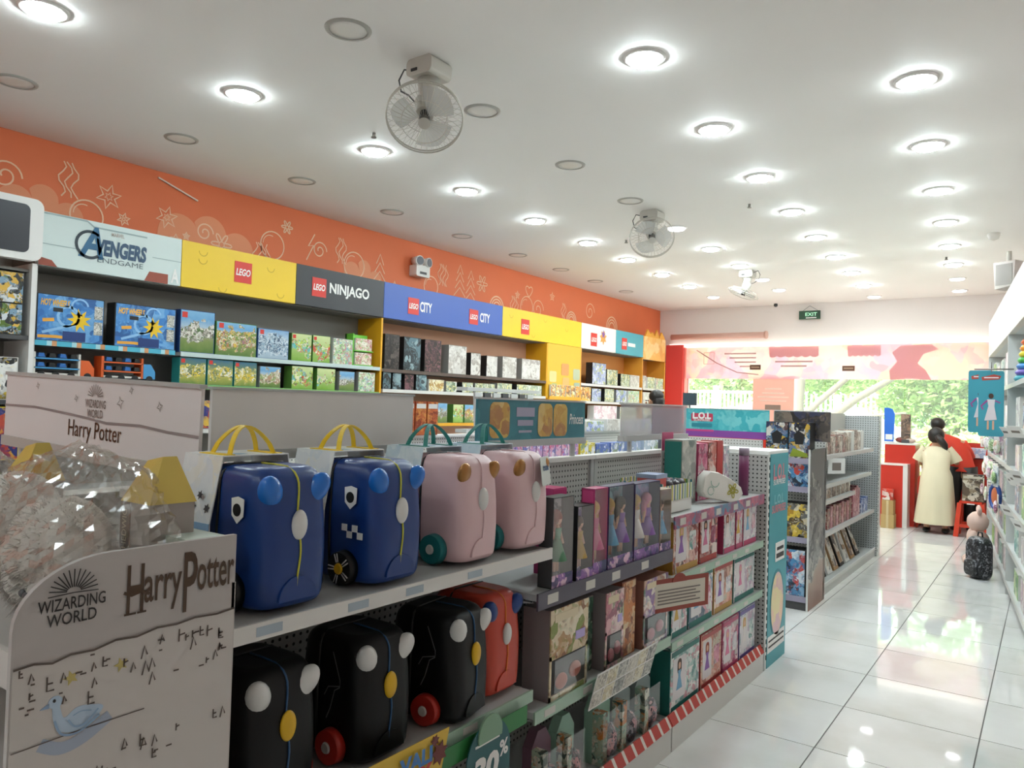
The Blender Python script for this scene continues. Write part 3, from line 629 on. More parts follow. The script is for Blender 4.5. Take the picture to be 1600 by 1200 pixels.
dp = tag(MB().box(-0.15, 0.15, -0.06, 0.06, 0, 0.012).box(-0.15, 0.15, 0.04, 0.06, 0, 0.34).box(-0.15, -0.135, -0.06, 0.06, 0, 0.34).box(-0.15, 0.15, -0.06, 0.06, 0.155, 0.165).obj('display_tray', M('lime_card', '#6fc23a', 0.45), None, (XF - 0.08, 5.69, 1.957), (0, 0, PI / 2)),
         'lime green two-tier display tray beside the yellow upright', 'display tray')
for k in range(2):
    carton('small_toy_box', f'small floral box in the lime display tray, the {"lower" if k == 0 else "upper"} one', 'toy box', 'small boxes in the lime tray', XF - 0.025, 5.7, 1.97 + k * 0.153, 0.24, 0.09, 0.128, PI / 2, B_WHT, print_mat('print_floral', ['#f0ece2', '#d98a8a', '#9fc07a', '#e9dcc2', '#b5586a'], 40))
wall_row([(3.575, 3.832, 1.91, P_YEL, B_TEAL, 'teal-and-yellow bus', 1), (3.836, 4.1, 1.91, P_YEL, B_TEAL, 'second teal-and-yellow bus', 1), (4.104, 4.35, 1.905, P_YEL, B_TEAL, 'third teal-and-yellow bus', 1), (4.375, 4.62, 1.88, P_CITY, B_GREY, 'brown street scene', 0),
          (4.74, 5.01, 1.905, P_GRN, B_GRN, 'green market', 0), (5.05, 5.3, 1.9, P_GRN, B_GRN, 'second green market', 0), (5.345, 5.565, 1.885, P_CASTLE, B_GREY, 'grey castle', 0), (5.61, 5.865, 1.89, P_WGR, B_GREY, 'pale green', 0)],
         1.682, 'on the second shelf down', 'toy sets on the second wall shelf')
wall_row([(3.58, 4.35, 1.55, print_mat('print_navy', ['#2a2f6a', '#3a3f80', '#b5483a', '#e0b64a'], 14), B_BLUE, 'long navy', 0), (4.4, 4.95, 1.52, P_ICE, B_WHT, 'pale blue', 0), (5.0, 5.85, 1.55, print_mat('print_teal_board', ['#3a9ab0', '#5ab4c4', '#e6e6de', '#2a7f9a'], 14), B_TEAL, 'long teal', 0)], 1.302, 'on the third shelf down', 'toy sets on the third wall shelf')
wall_row([(5.985, 6.23, 2.335, P_DARK, B_BLK, 'tall black', 0), (6.29, 6.585, 2.33, P_DARKB, B_BLK, 'tall black and ice-blue', 0), (6.645, 6.95, 2.33, P_DARKP, B_BLK, 'tall black floral', 0), (7.08, 7.44, 2.3, P_PALE, B_GREY, 'broad pale grey', 0),
          (7.52, 7.735, 2.235, P_PALE, B_BLK, 'narrow pale grey', 0), (7.85, 8.1, 2.22, P_PALE, B_BLK, 'small pale grey', 0), (8.205, 8.545, 2.235, P_PALE, B_GREY, 'white-grey', 0), (8.66, 9.14, 2.235, P_PALE, B_GREY, 'wide white-grey', 0)],
         1.946, 'on the top shelf under the blue sign', 'boxes on the shelf under the blue sign')
wall_row([(5.975, 6.11, 1.91, P_DARKB, B_BLK, 'small dark blue', 0), (6.125, 6.275, 1.905, P_DARKB, B_BLK, 'small icy', 0), (6.32, 6.485, 1.9, P_DARKP, B_BLK, 'small dark floral', 0), (6.51, 6.705, 1.905, P_DARKB, B_BLK, 'small dark grey', 0), (6.735, 7.02, 1.86, print_mat('print_cream', ['#e9dcae', '#d9b85a', '#f0ead2', '#b58a4a'], 26), B_WHT, 'cream', 0),
          (7.05, 7.265, 1.85, P_GREYG, B_GREY, 'grey-green', 0), (7.36, 7.59, 1.85, P_GREYG, B_BLK, 'dark-sided grey-green', 0), (7.62, 8.06, 1.85, P_GREYG, B_GREY, 'wide grey-green', 0), (8.1, 8.45, 1.87, P_GREYG, B_GREY, 'last wide grey-green', 0), (8.55, 9.2, 1.87, P_GREYG, B_BLK, 'longest grey-green', 0)],
         1.722, 'on the second shelf under the blue sign', 'boxes on the second shelf under the blue sign')
wall_row([(6.0, 6.5, 1.58, P_ICE, B_GREY, 'icy', 0), (6.55, 7.1, 1.58, P_CASTLE, B_GREY, 'grey castle', 0), (7.2, 7.41, 1.57, P_GRN, B_GRN, 'orange-green', 0), (7.425, 7.63, 1.57, P_ZOO, B_GRN, 'green animal', 0), (7.7, 8.2, 1.57, P_YEL, B_GREY, 'yellow', 0), (8.3, 9.1, 1.57, P_CITY, B_GREY, 'street', 0)],
         1.342, 'on the third shelf under the blue sign', 'boxes on the third shelf under the blue sign')
P_LAV = print_mat('print_lavender', ['#b9c0dc', '#8f9fd0', '#dfe2ec', '#a9b46a', '#7a86b5'], 22)
wall_row([(10.66, 11.13, 2.305, P_LAV, B_BLK, 'large lavender-blue', 0), (11.15, 11.55, 2.222, P_GREYG, B_BLK, 'grey-green', 0), (11.65, 12.0, 2.17, P_GREYG, B_BLK, 'small grey-green', 0), (12.015, 12.39, 2.166, P_PALE, B_WHT, 'white', 0)], 1.957, 'on the top orange shelf', 'boxes on the top orange shelf')
wall_row([(12.52, 12.66, 2.18, P_PALE, B_WHT, 'slim white', 0), (12.715, 13.04, 2.162, P_GREYG, B_WHT, 'pale green', 0), (13.075, 13.41, 2.155, P_WGR, B_WHT, 'pale floral', 0)], 1.957, 'on the top shelf at the window end', 'boxes on the top orange shelf')
wall_row([(10.3, 10.64, 1.9, print_mat('print_books', ['#e9b43a', '#f0e2b2', '#8a5a3a', '#d98a3a'], 22), B_WHT, 'yellow book', 0), (10.66, 10.98, 1.885, P_LAV, B_BLK, 'lavender', 0), (11.09, 11.43, 1.895, P_GREYG, B_BLK, 'grey', 0), (11.5, 11.9, 1.89, P_LAV, B_GREY, 'blue-grey', 0), (11.95, 12.4, 1.89, P_WGR, B_WHT, 'pale', 0)], 1.677, 'on the second orange shelf', 'boxes on the second orange shelf')
wall_row([(12.55, 12.95, 1.88, P_PALE, B_WHT, 'white', 0), (13.0, 13.38, 1.88, P_WGR, B_WHT, 'pale floral', 0)], 1.677, 'on the second shelf at the window end', 'boxes on the second orange shelf')
wall_row([(10.74, 11.55, 1.61, print_mat('print_pinkish', ['#e2ccd2', '#efe2e4', '#d2b0bc', '#f2eaea'], 12), B_WHT, 'wide pale pink', 0), (11.65, 12.3, 1.6, P_GREYG, B_GREY, 'grey-green', 0)], 1.392, 'on the third orange shelf', 'boxes on the third orange shelf')
wall_row([(12.55, 13.35, 1.6, P_GREYG, B_GREY, 'long grey', 0)], 1.392, 'on the third shelf at the window end', 'boxes on the third orange shelf')
# yellow rack of small books leaning against the pillar
for k in range(6):
    carton('small_book', f'small cream book in the rack by the yellow pillar, {ORD[k]} from the left', 'book', 'books on the pillar rack', SX + 0.05, 9.4 + k * 0.14, 1.70, 0.12, 0.03, 0.2, PI / 2, B_WHT, print_mat('print_books', ['#e9b43a'], 22))
tag(MB().box(-0.46, 0.46, -0.05, 0.0, 0, 0.02).box(-0.46, 0.46, -0.055, -0.05, 0, 0.05).obj('book_ledge', YUP, None, (SX + 0.001, 9.75, 1.68), (0, 0, PI / 2)), 'yellow ledge holding small books on the pillar', 'shelf')

# toy transporter trucks under the blue-edged shelf
def transporter(y, label, c1, c2, cabm):
    t = thing('transporter_truck', label, 'toy truck', (SX - 0.09, y, 1.682), PI / 2, 'toy transporter trucks')
    for k in range(2):
        dk = MB().box(-0.2, 0.12, -0.06, 0.06, 0.075 + k * 0.07, 0.085 + k * 0.07).obj('deck', c1, t)
        for q in range(4): MB().prism([(-0.17 + q * 0.075, 0.09 + k * 0.07), (-0.12 + q * 0.075, 0.09 + k * 0.07), (-0.13 + q * 0.075, 0.12 + k * 0.07), (-0.165 + q * 0.075, 0.12 + k * 0.07)], -0.05, 0.0).obj('car_bay', B_BLK if q % 2 else M('toy_car_blue', '#2f6fb8', 0.3), dk)
    for x0_, x1_ in ((-0.21, -0.19), (0.11, 0.125)): MB().box(x0_, x1_, -0.06, 0.06, 0.03, 0.195).obj('end_frame', c2, t)
    MB().box(-0.2, 0.12, -0.055, 0.055, 0.03, 0.045).obj('chassis', M('toy_white', '#dedad2', 0.4), t)
    MB().prism([(0.13, 0.03), (0.23, 0.03), (0.23, 0.09), (0.19, 0.15), (0.13, 0.15)], -0.055, 0.055).obj('cab', cabm, t)
    for x in (-0.15, -0.05, 0.06, 0.18):
        MB().cyl((x, -0.062, 0.028), (x, 0.062, 0.028), 0.027, n=14).obj('wheel', B_BLK, t)
OT = M('toy_orange', '#e0622a', 0.35); BT = M('toy_sky_blue', '#4a9ad0', 0.35)
transporter(2.66, 'blue toy car transporter with orange cab, left of two', BT, M('toy_white', '#dedad2', 0.4), OT)
transporter(3.15, 'orange-framed toy car transporter with blue cab, right of two', OT, OT, BT)
# boxes in the cabinet at the left edge
for k, z in enumerate((1.982, 1.982 + 0.222)):
    carton('action_toy_box', f'dark action toy box in the white cabinet, {"lower" if k == 0 else "upper"} of two', 'toy box', 'action boxes in the cabinet', SX + 0.05, 2.13, z, 0.42, 0.15, 0.218, PI / 2, B_BLK, print_mat('print_action', ['#1a1d1f', '#2a2d30', '#7fa0b8', '#d8dde0', '#5f7a2e', '#e0b44a'], 18))
carton('round_corner_box', 'white box on the lower shelf of the left cabinet', 'toy box', None, SX + 0.05, 2.1, 1.522, 0.45, 0.2, 0.3, PI / 2, B_WHT, print_mat('print_white_yellow', ['#e8e6e0', '#f0eee8', '#e9c83a', '#2a2a2a'], 12))
carton('navy_toy_box', 'navy toy box with yellow edges at the left edge', 'toy box', None, SX + 0.06, 2.1, 1.102, 0.5, 0.3, 0.37, PI / 2, M('carton_yellow', '#e9cf2c', 0.45), print_mat('print_navy', ['#2a2f6a'], 14))

# ---------------------------------------------------------------- gondola shelving beside the aisle
PEGX = peg_mat('pegboard_side', '#bcbcb8', 'y')      # panels are built in the bay's own frame: local x along the run
PEGW = peg_mat('pegboard_white', '#d6d5d0', 'y', '#55534f')
RSTRIP = stripes_mat('red_price_strip', ['#b4372c', '#b4372c', '#b4372c', '#d8cfc6'], 'X', 0.022)
KICK = noisy('white_kick_plate', '#cdcac4', 0.04, 5, 0.4)
GX, GB = -1.42, -1.88
def gondola_bay(y0, y1, shelves, label, base_lip, fx=GX, depth=0.46, h=1.335, base_h=0.13, rail=True):
    t = thing('gondola_bay', label, 'gondola shelf', (fx, y0, 0), PI / 2, 'gondola shelf bays beside the aisle')
    W = y1 - y0
    MB().box(0.004, W - 0.004, 0.0, 0.012, 0.0, base_h - 0.012).obj('kick_plate', KICK, t)
    bs = MB().box(0.004, W - 0.004, 0.013, depth, base_h - 0.03, base_h).obj('base_deck', GREYM, t)
    MB().add([(0.0, -0.006, base_h - 0.01), (W, -0.006, base_h - 0.01), (W, 0.02, base_h + 0.035), (0.0, 0.02, base_h + 0.035), (0.0, 0.002, base_h - 0.012), (W, 0.002, base_h - 0.012), (W, 0.028, base_h + 0.031), (0.0, 0.028, base_h + 0.031)],
             [(0, 1, 2, 3), (4, 7, 6, 5), (0, 4, 5, 1), (3, 2, 6, 7), (0, 3, 7, 4), (1, 5, 6, 2)]).obj('price_rail', base_lip, bs)
    MB().box(0.002, W - 0.002, depth, depth + 0.015, base_h, h).obj('pegboard', PEGX, t)
    for x in (0.0, W - 0.03): MB().box(x, x + 0.03, depth - 0.012, depth + 0.02, 0, h).obj('upright', GREYM, t)
    if rail: MB().box(0, W, depth - 0.02, depth + 0.04, h, h + 0.02).obj('top_rail', WHITE, t)
    for (z, lip, lh, ov) in shelves:
        s = MB().box(0.006, W - 0.006 + ov, 0.02, depth - 0.014, z - 0.022, z).obj('shelf', GREYM, t)
        MB().box(0.006, W - 0.006 + ov, 0.012, 0.02, z - lh, z + 0.004).obj('price_rail', lip, s)
        nl = int(W / 0.24)
        for q in range(nl):
            panel(s, 'rail_label', 0.1 + q * 0.24 + 0.03 * (q % 2), z - lh / 2 + 0.002, 0.07, lh * 0.6, M('rail_label_card', '#c9c4bc', 0.5) if lip.name != 'white_rail' else M('rail_label_blue', '#a4b0ba', 0.5), 0.012, 0.0012)
        for x in (0.012, W - 0.02): MB().prism([(0.03, z - 0.03), (depth - 0.02, z - 0.03), (depth - 0.02, z - 0.1)], 0, 0.004).obj('bracket', GREYM, s, (x, 0, 0), (0, 0, PI / 2))
    # the far side of the run
    MB().box(0.004, W - 0.004, depth + 0.02, depth + 0.42, 0, base_h).box(0.004, W - 0.004, depth + 0.02, depth + 0.36, 0.78, 0.8).obj('rear_shelves', GREYM, t)
    return t
PURL = M('purple_grey_rail', '#4c4654', 0.4); GRNL = M('sage_rail', '#9fb8a4', 0.4)
gondola_bay(0.995, 2.195, [(1.09, LW, 0.035, 0.1), (0.62, GRNL, 0.035, 0)], 'gondola bay holding the ride-on suitcases', RSTRIP)
gondola_bay(2.2, 3.355, [(0.94, PURL, 0.055, 0), (0.535, GRNL, 0.04, 0)], 'gondola bay of doll boxes with a dark purple shelf edge', RSTRIP)
gondola_bay(3.36, 4.74, [(1.085, print_mat('print_pink_rail', ['#a8506a', '#8a4a6a', '#5a7f9a', '#c46a7a'], 14), 0.055, 0), (0.80, GRNL, 0.035, 0), (0.495, GRNL, 0.035, 0)], 'gondola bay with a pink top shelf edge, next to the teal end panel', RSTRIP)
# perforated wing and teal end unit at the far end of the run
t = thing('teal_endcap', 'narrow teal end panel with pink lettering at the end of the gondola', 'end panel', (GX, 4.78, 0), PI / 2)
MB().box(-0.03, 0.0, 0.0, 0.46, 0, 1.33).obj('wing', peg_mat('pegboard_wing', '#c6c6c2', 'x'), t)
MB().box(0.0, 0.42, 0.004, 0.46, 0, 1.335).obj('carcass', WHITE, t)
MB().box(0.0, 0.42, 0.0, 0.46, 1.335, 1.35).obj('cap', WHITE, t)
sl = MB()
for k in range(26): sl.box(0.004, 0.014, -0.001, 0.003, 0.06 + k * 0.049, 0.088 + k * 0.049)
sl.obj('post_slots', BLACK, t)
TEALP = M('teal_panel_print', '#3f9aa4', 0.4); PINKP = M('coral_pink_print', '#d98088', 0.45)
MB().box(0.03, 0.42, 0.0, 0.004, 0.0, 1.33).obj('printed_face', TEALP, t)
text(t, 'L.O.L', 0.22, 1.215, 0.26, 0.1, PINKP, -0.002, bold=0.03); text(t, 'SURPRISE!', 0.22, 1.15, 0.26, 0.035, WTXT, -0.002)
text(t, 'L.O.L', 0.22, 1.04, 0.2, 0.06, M('pale_teal_print', '#8cc4c8', 0.45), -0.002, bold=0.03); text(t, 'SURPRISE!', 0.22, 0.98, 0.3, 0.05, PINKP, -0.002, bold=0.02)
MB().prism([(0.22 + 0.15 * math.cos(a), 0.37 + 0.22 * math.sin(a)) for a in [2 * PI * i / 28 for i in range(28)]], -0.002, 0).obj('oval_print', M('teal_dark_print', '#2f7f8a', 0.45), t)
MB().prism([(0.22 + 0.13 * math.cos(a), 0.37 + 0.2 * math.sin(a)) for a in [2 * PI * i / 28 for i in range(28)]], -0.003, 0).obj('oval_print', print_mat('print_pastel_oval', ['#e8b4a0', '#eec8a0', '#e8d49a', '#d9b0b4'], 7), t)
panel(t, 'price_card', 0.26, 0.7, 0.2, 0.12, PAPER, -0.001, 0.002); MB().box(0.18, 0.34, -0.0045, -0.003, 0.66, 0.69).box(0.19, 0.33, -0.0045, -0.003, 0.71, 0.73).obj('price_card_print', TXT, t)
panel(t, 'notice_print', 0.21, 0.14, 0.36, 0.1, PAPER, -0.001, 0.002)
MB().box(0.05, 0.37, -0.0045, -0.003, 0.155, 0.165).box(0.05, 0.37, -0.0045, -0.003, 0.12, 0.13).obj('notice_lines', TXT, t)

# header boards standing on the top rail
def header(y0, y1, mat, label, z0=1.415, z1=1.615, x=GB, sill=True, thick=0.012, frame=GREYM, legs=True):
    t = thing('header_board', label, 'header board', (x, y0, 1.356), PI / 2, 'header boards on the gondola')
    W = y1 - y0
    MB().box(0, W, -thick / 2, thick / 2, z0 - 1.356 + 0.03, z1 - 1.356).obj('panel', mat, t)
    if sill: MB().box(0, W, -0.018, 0.018, z0 - 1.356, z0 - 1.356 + 0.03).obj('sill', frame, t)
    MB().box(-0.004, W + 0.004, -0.011, 0.011, z1 - 1.356, z1 - 1.356 + 0.008).obj('top_edge', frame, t)
    if legs:
        for q in (0.12, 0.88): MB().box(W * q - 0.012, W * q + 0.012, -0.008, 0.008, 0, z0 - 1.356).obj('support', GREYM, t)
    return t
header(1.215, 2.02, noisy('brushed_grey_board', '#e2deda', 0.07, 5, 0.35, stretch=(1, 1, 0.25)), 'plain grey header board above the suitcases')
t = header(2.4, 3.26, print_mat('print_teal_header', ['#2f7f8c', '#2a7482', '#378a96', '#2c7886'], 6), 'teal header board with yellow panels above the doll boxes')
hz = 1.356
for (x, w) in ((0.15, 0.14), (0.5, 0.12), (0.63, 0.12)):
    panel(t, 'yellow_patch_print', x, 1.53 - hz, w, 0.15, print_mat('print_warm_patch', ['#d9b45a', '#cf9f4a', '#b8824a', '#dfc27a'], 14), -0.006, 0.0015, 0.03)
MB().box(0.27, 0.41, -0.0075, -0.006, 1.545 - hz, 1.585 - hz).box(0.28, 0.4, -0.0075, -0.006, 1.505 - hz, 1.53 - hz).box(0.29, 0.39, -0.0075, -0.006, 1.475 - hz, 1.485 - hz).obj('caption_print', M('pale_violet_print', '#a9a6bc', 0.5), t)
text(t, 'Princess', 0.775, 1.535 - hz, 0.13, 0.05, WTXT, -0.0085, shear=0.2)
t = header(3.66, 4.55, clear_mat('header_acrylic', '#e9e6ea', 0.1, 0.08, haze=0.3), 'see-through acrylic header board near the far end', thick=0.006)
panel(t, 'lilac_patch', 0.6, 1.53 - hz, 0.44, 0.15, clear_mat('lilac_film', '#c9b4cc', 0.04, 0.3, haze=0.35), -0.004, 0.001)  # thin lilac-tinted sheet over the right part of the acrylic

# ---------------------------------------------------------------- ride-on suitcases
def srr(z, H):  # half width, front, back at height z
    t = z / H
    a = 0.108 * (0.95 + 0.05 * math.sin(PI * min(1, t * 1.1)))
    f = -0.122 + 0.020 * t * t - 0.006 * math.sin(PI * t)
    bk = 0.150 - 0.02 * t * t
    e = 1.0
    if t < 0.08: e = 0.88 + 0.12 * math.sqrt(max(0, 1 - (1 - t / 0.08) ** 2))
    if t > 0.88: e = 0.70 + 0.30 * math.sqrt(max(0, 1 - ((t - 0.88) / 0.12) ** 2))
    mid = (f + bk) / 2
    return a * e, mid + (f - mid) * e, mid + (bk - mid) * e
H_S = 0.328
def shell_mesh(mat):
    rings = []
    for k in range(25):
        z = H_S * (0.5 - 0.5 * math.cos(PI * k / 24)); a, f, bk = srr(z, H_S); mid, hd = (f + bk) / 2, (bk - f) / 2; rg = []
        for i in range(40):
            th = 2 * PI * i / 40; c, s = math.cos(th), math.sin(th); n = 2 / 4.6
            rg.append((a * math.copysign(abs(c) ** n, c), mid + hd * math.copysign(abs(s) ** n, s), z + 0.012))
        rings.append(rg)
    return MB().loft(rings).mesh('shell', mat)
def strap(parent, name, pts, wd, w, t, mat):
    wd = Vector(wd).normalized(); P = [Vector(p) for p in pts]; rings = []
    for i, p in enumerate(P):
        d = (P[min(i + 1, len(P) - 1)] - P[max(i - 1, 0)]).normalized(); n = d.cross(wd).normalized()
        rings.append([p + wd * (w / 2) + n * (t / 2), p - wd * (w / 2) + n * (t / 2), p - wd * (w / 2) - n * (t / 2), p + wd * (w / 2) - n * (t / 2)])
    return MB().loft(rings, True, False).obj(name, mat, parent)
def suitcase(x, y, z, label, shell, horn, nose, cord, wheel, hub, sleeve=None, handle=None, ears=False, rz=PI / 2, group='ride-on suitcases', wheel_face=None, tagcard=False, badge=False, checks=False, outline=False):
    t = thing('ride_on_suitcase', label, 'suitcase', (x, y, z), rz, group)
    link('shell', cached(('shell', shell.name), lambda: shell_mesh(shell)), t)
    g = []
    for k in range(21):
        zz = H_S * (0.08 + 0.92 * k / 20); a, f, bk = srr(zz, H_S); g.append((-a - 0.001, 0.045, zz + 0.012))
    g2 = [(-p[0], p[1], p[2]) for p in reversed(g)]
    MB().tube(g + [(-0.03, 0.045, H_S + 0.013), (0.03, 0.045, H_S + 0.013)] + g2, 0.0035, 6).obj('gasket', BLACK, t)
    fp = []
    for k in range(25):
        zz = H_S * (1.0 - 0.9 * k / 24); a, f, bk = srr(zz, H_S); fp.append((0.004 * math.sin(k * 0.5), f - 0.0015, zz + 0.012))
    MB().tube([(0, 0.03, H_S + 0.014), (0, -0.02, H_S + 0.014)] + fp, 0.0026, 6).obj('seam_cord', cord, t)
    for s in (-1, 1):
        R3 = Matrix.Rotation(s * 0.5, 3, 'Y') @ Matrix.Rotation(0.35, 3, 'X')
        MB().ell((s * 0.068, -0.098, 0.285), (0.03, 0.027, 0.044) if not ears else (0.03, 0.018, 0.04), 18, 12, R3).obj('ear' if ears else 'horn', horn, t)
        for yy, zz in ((-0.02, 0.05),):
            w = MB().cyl((s * 0.104, yy, zz), (s * 0.13, yy, zz), 0.048, 0.044, 28).obj('wheel', wheel, t)
            MB().cyl((s * 0.13, yy, zz), (s * 0.135, yy, zz), 0.016, 0.013, 16).obj('hubcap', hub, w)
            if wheel_face:
                b = MB()
                for q in range(5):
                    an = q * 2 * PI / 5
                    for dl in (-0.12, 0.12):
                        p0 = (s * 0.1305, yy + 0.018 * math.cos(an + dl * 1.5), zz + 0.018 * math.sin(an + dl * 1.5)); p1 = (s * 0.1305, yy + 0.041 * math.cos(an + dl), zz + 0.041 * math.sin(an + dl))
                        b.tube([p0, p1], 0.002, 4)
                b.obj('spokes', wheel_face, w)
    a, f, bk = srr(0.19, H_S)
    MB().ell((0, f - 0.002, 0.205), (0.022, 0.013, 0.036), 18, 12).obj('nose_catch', nose, t)
    a, f, bk = srr(0.05, H_S)
    MB().prism(arc(0, 0.03, 0.055, 0, PI), f - 0.004, f + 0.01).obj('front_arch', shell, t)
    if badge:
        MB().prism([(-0.035, 0.28), (-0.012, 0.285), (0.012, 0.28), (0.01, 0.24), (-0.012, 0.222), (-0.033, 0.24)], 0, 0.002).obj('badge', WTXT, t, (-0.113, -0.05, -0.012), (0, 0, -PI / 2))
        MB().prism(star(-0.012, 0.254, 0.014, 0.007), -0.001, 0.001).obj('badge_star', YEL, t, (-0.113, -0.05, -0.012), (0, 0, -PI / 2))
        # dark disc under the star
        MB().cyl((-0.1145, -0.038, 0.242), (-0.1135, -0.038, 0.242), 0.015, n=16).obj('badge_disc', BLACK, t)
    if checks:
        b = MB()
        for q, (cx_, cz_) in enumerate([(-0.02, 0.19), (0.0, 0.172), (0.02, 0.19), (0.04, 0.172)]):
            b.box(cx_ - 0.01, cx_ + 0.01, -0.001, 0.001, cz_ - 0.009, cz_ + 0.009)
        b.obj('check_print', WTXT, t, (-0.114, -0.04, -0.03), (0, 0, -PI / 2))
    if outline:
        MB().ribbon([(-0.03, 0.32), (0.0, 0.25), (0.0, 0.235), (-0.045, 0.225), (-0.06, 0.2)], 0.003).ribbon([(0.0, 0.232), (-0.02, 0.22), (-0.035, 0.17), (-0.05, 0.14)], 0.003).obj('line_print', M('silver_line', '#77777a', 0.4), t, (-0.1135, -0.05, -0.02), (0, 0, -PI / 2), fix=False)
    if sleeve:
        zt = H_S + 0.03
        def side_card(q, y0, y1, z0, z1, off, th):   # leaning side of the card, q = -1 or 1
            X = lambda z: q * (0.124 - 0.03 * max(0, (z - 0.2) / (zt - 0.2)))
            vs = []
            for d_ in (off, off + th): vs += [(X(z0) + q * d_, y0, z0), (X(z0) + q * d_, y1, z0), (X(z1) + q * d_, y1, z1), (X(z1) + q * d_, y0, z1)]
            return vs, [(0, 1, 2, 3), (7, 6, 5, 4), (0, 4, 5, 1), (1, 5, 6, 2), (2, 6, 7, 3), (3, 7, 4, 0)]
        b = MB()
        for q in (-1, 1): b.add(*side_card(q, 0.05, 0.21, 0.07, 0.2, 0, 0.003)); b.add(*side_card(q, 0.05, 0.21, 0.2, zt, 0, 0.003))
        b.box(-0.097, 0.097, 0.05, 0.21, zt, zt + 0.003)
        sv = b.obj('card_sleeve', sleeve, t)
        b = MB().add(*side_card(-1, 0.05, 0.21, 0.07, 0.2, 0.003, 0.0015)); b.obj('sleeve_band', M('sky_blue_print', '#8fb4d6', 0.5), sv)
        text(sv, 'trunki', 0, 0, 0.1, 0.035, M('trunki_blue', '#2f74b8', 0.45), 0, bold=0.05).matrix_local = Matrix.Translation((-0.1295, 0.135, 0.135)) @ Matrix.Rotation(-PI / 2, 4, 'Z')
        for q in range(5):
            MB().prism(star(0, 0, 0.012, 0.006, 6), -0.0008, 0.0).obj('sleeve_icon', DGREY, sv).matrix_local = Matrix.Translation((-0.1225, 0.07 + q * 0.028, 0.235 + 0.03 * (q % 2))) @ Matrix.Rotation(-PI / 2, 4, 'Z') @ Matrix.Rotation(-0.22, 4, 'X')
        panel(sv, 'sleeve_top_print', -0.04, zt + 0.0035, 0.06, 0.03, M('pale_blue_print', '#9fc4de', 0.5), 0.09, 0.0006).rotation_euler = (-PI / 2, 0, 0)
    if handle:
        zt = H_S + 0.033
        for yy, dx in ((0.07, 0.0), (0.16, 0.012)):
            pts = [(-0.065 + 0.13 * k / 14 + dx, yy + 0.03 * math.sin(PI * k / 14) * (1 if yy < 0.1 else -1), zt + 0.07 * math.sin(PI * k / 14) ** 0.7) for k in range(15)]
            strap(t, 'carry_strap', pts, (0, 1, 0), 0.017, 0.003, handle)
        for q in (-1, 1): MB().box(q * 0.07 - 0.014, q * 0.07 + 0.014, 0.06, 0.17, zt, zt + 0.002).obj('strap_anchor', handle, t)
    if tagcard:
        a, f, bk = srr(0.27, H_S)
        c = MB().prism(rbox_poly(0.11, 0.1, 0.008), -0.002, 0).obj('hang_tag', M('tag_grey', '#c9ccc6', 0.5), t, (0.055, f - 0.012, 0.275), (-0.12, 0, 0.3))
        text(c, 'trunki', 0, 0.012, 0.07, 0.024, M('trunki_navy', '#244a72', 0.45), -0.0035, bold=0.05)
    return t
S_BLUE = M('suitcase_blue', '#12387a', 0.34); S_PINK = M('suitcase_pink', '#dcbabc', 0.35); S_BLK = M('suitcase_black', '#070708', 0.45, 0, 0.3); S_RED = M('suitcase_red', '#c2402a', 0.35)
HORNB = M('horn_blue', '#2070c8', 0.2); EGG = M('egg_white', '#d8d6d2', 0.3); YCORD = M('cord_lime', '#c6bf3a', 0.5); GOLD = M('ear_bronze', '#a9773f', 0.25, 0.4)
SLV = print_mat('print_sleeve', ['#e6e8ea', '#eef0f0', '#dfe4e8', '#e9e6da'], 14); SLVB = print_mat('print_sleeve_blue', ['#cfe0ea', '#dceaf0', '#c2d9e6', '#e4eef2'], 14)
YST = M('strap_yellow', '#edc81c', 0.5); TST = M('strap_teal', '#1f8077', 0.5); TEALW = M('wheel_teal', '#1d7c7e', 0.35); REDW = M('wheel_red', '#b32a20', 0.35)
NYEL = M('nose_yellow', '#dcae1a', 0.35); BCORD = M('cord_blue', '#1d4a72', 0.5); OCORD = M('cord_orange', '#d9762a', 0.5)
SXC = -1.578
suitcase(SXC, 1.187, 1.0915, 'blue ride-on suitcase nearest the white display, yellow straps', S_BLUE, HORNB, EGG, YCORD, BLACK, NYEL, SLV, YST, wheel_face=EGG, badge=True)
suitcase(SXC, 1.537, 1.0915, 'blue ride-on suitcase with white check squares, second from the left', S_BLUE, HORNB, EGG, YCORD, BLACK, NYEL, SLV, YST, wheel_face=EGG, badge=True, checks=True)
suitcase(SXC, 1.905, 1.0915, 'pale pink ride-on suitcase beside the blue ones, teal wheel', S_PINK, GOLD, EGG, S_PINK, TEALW, EGG, SLVB, TST, True)
suitcase(SXC, 2.205, 1.0915, 'pale pink ride-on suitcase with a grey hang tag', S_PINK, GOLD, EGG, S_PINK, TEALW, EGG, SLVB, TST, True, tagcard=True)
suitcase(SXC, 1.175, 0.6215, 'black ride-on suitcase on the lower shelf, nearest the white display', S_BLK, EGG, NYEL, BCORD, REDW, EGG)
suitcase(SXC, 1.515, 0.6215, 'black ride-on suitcase in the middle of the lower shelf', S_BLK, EGG, NYEL, BCORD, REDW, EGG, outline=True)
suitcase(SXC + 0.02, 1.852, 0.6215, 'black ride-on suitcase with a bright red wheel beside the red one', S_BLK, EGG, NYEL, BCORD, REDW, EGG, outline=True, rz=PI / 2 + 0.12)
suitcase(SXC - 0.025, 2.092, 0.6215, 'red ride-on suitcase with blue horns on the lower shelf', S_RED, M('horn_navy', '#1d3f82', 0.3), EGG, OCORD, BLACK, EGG)

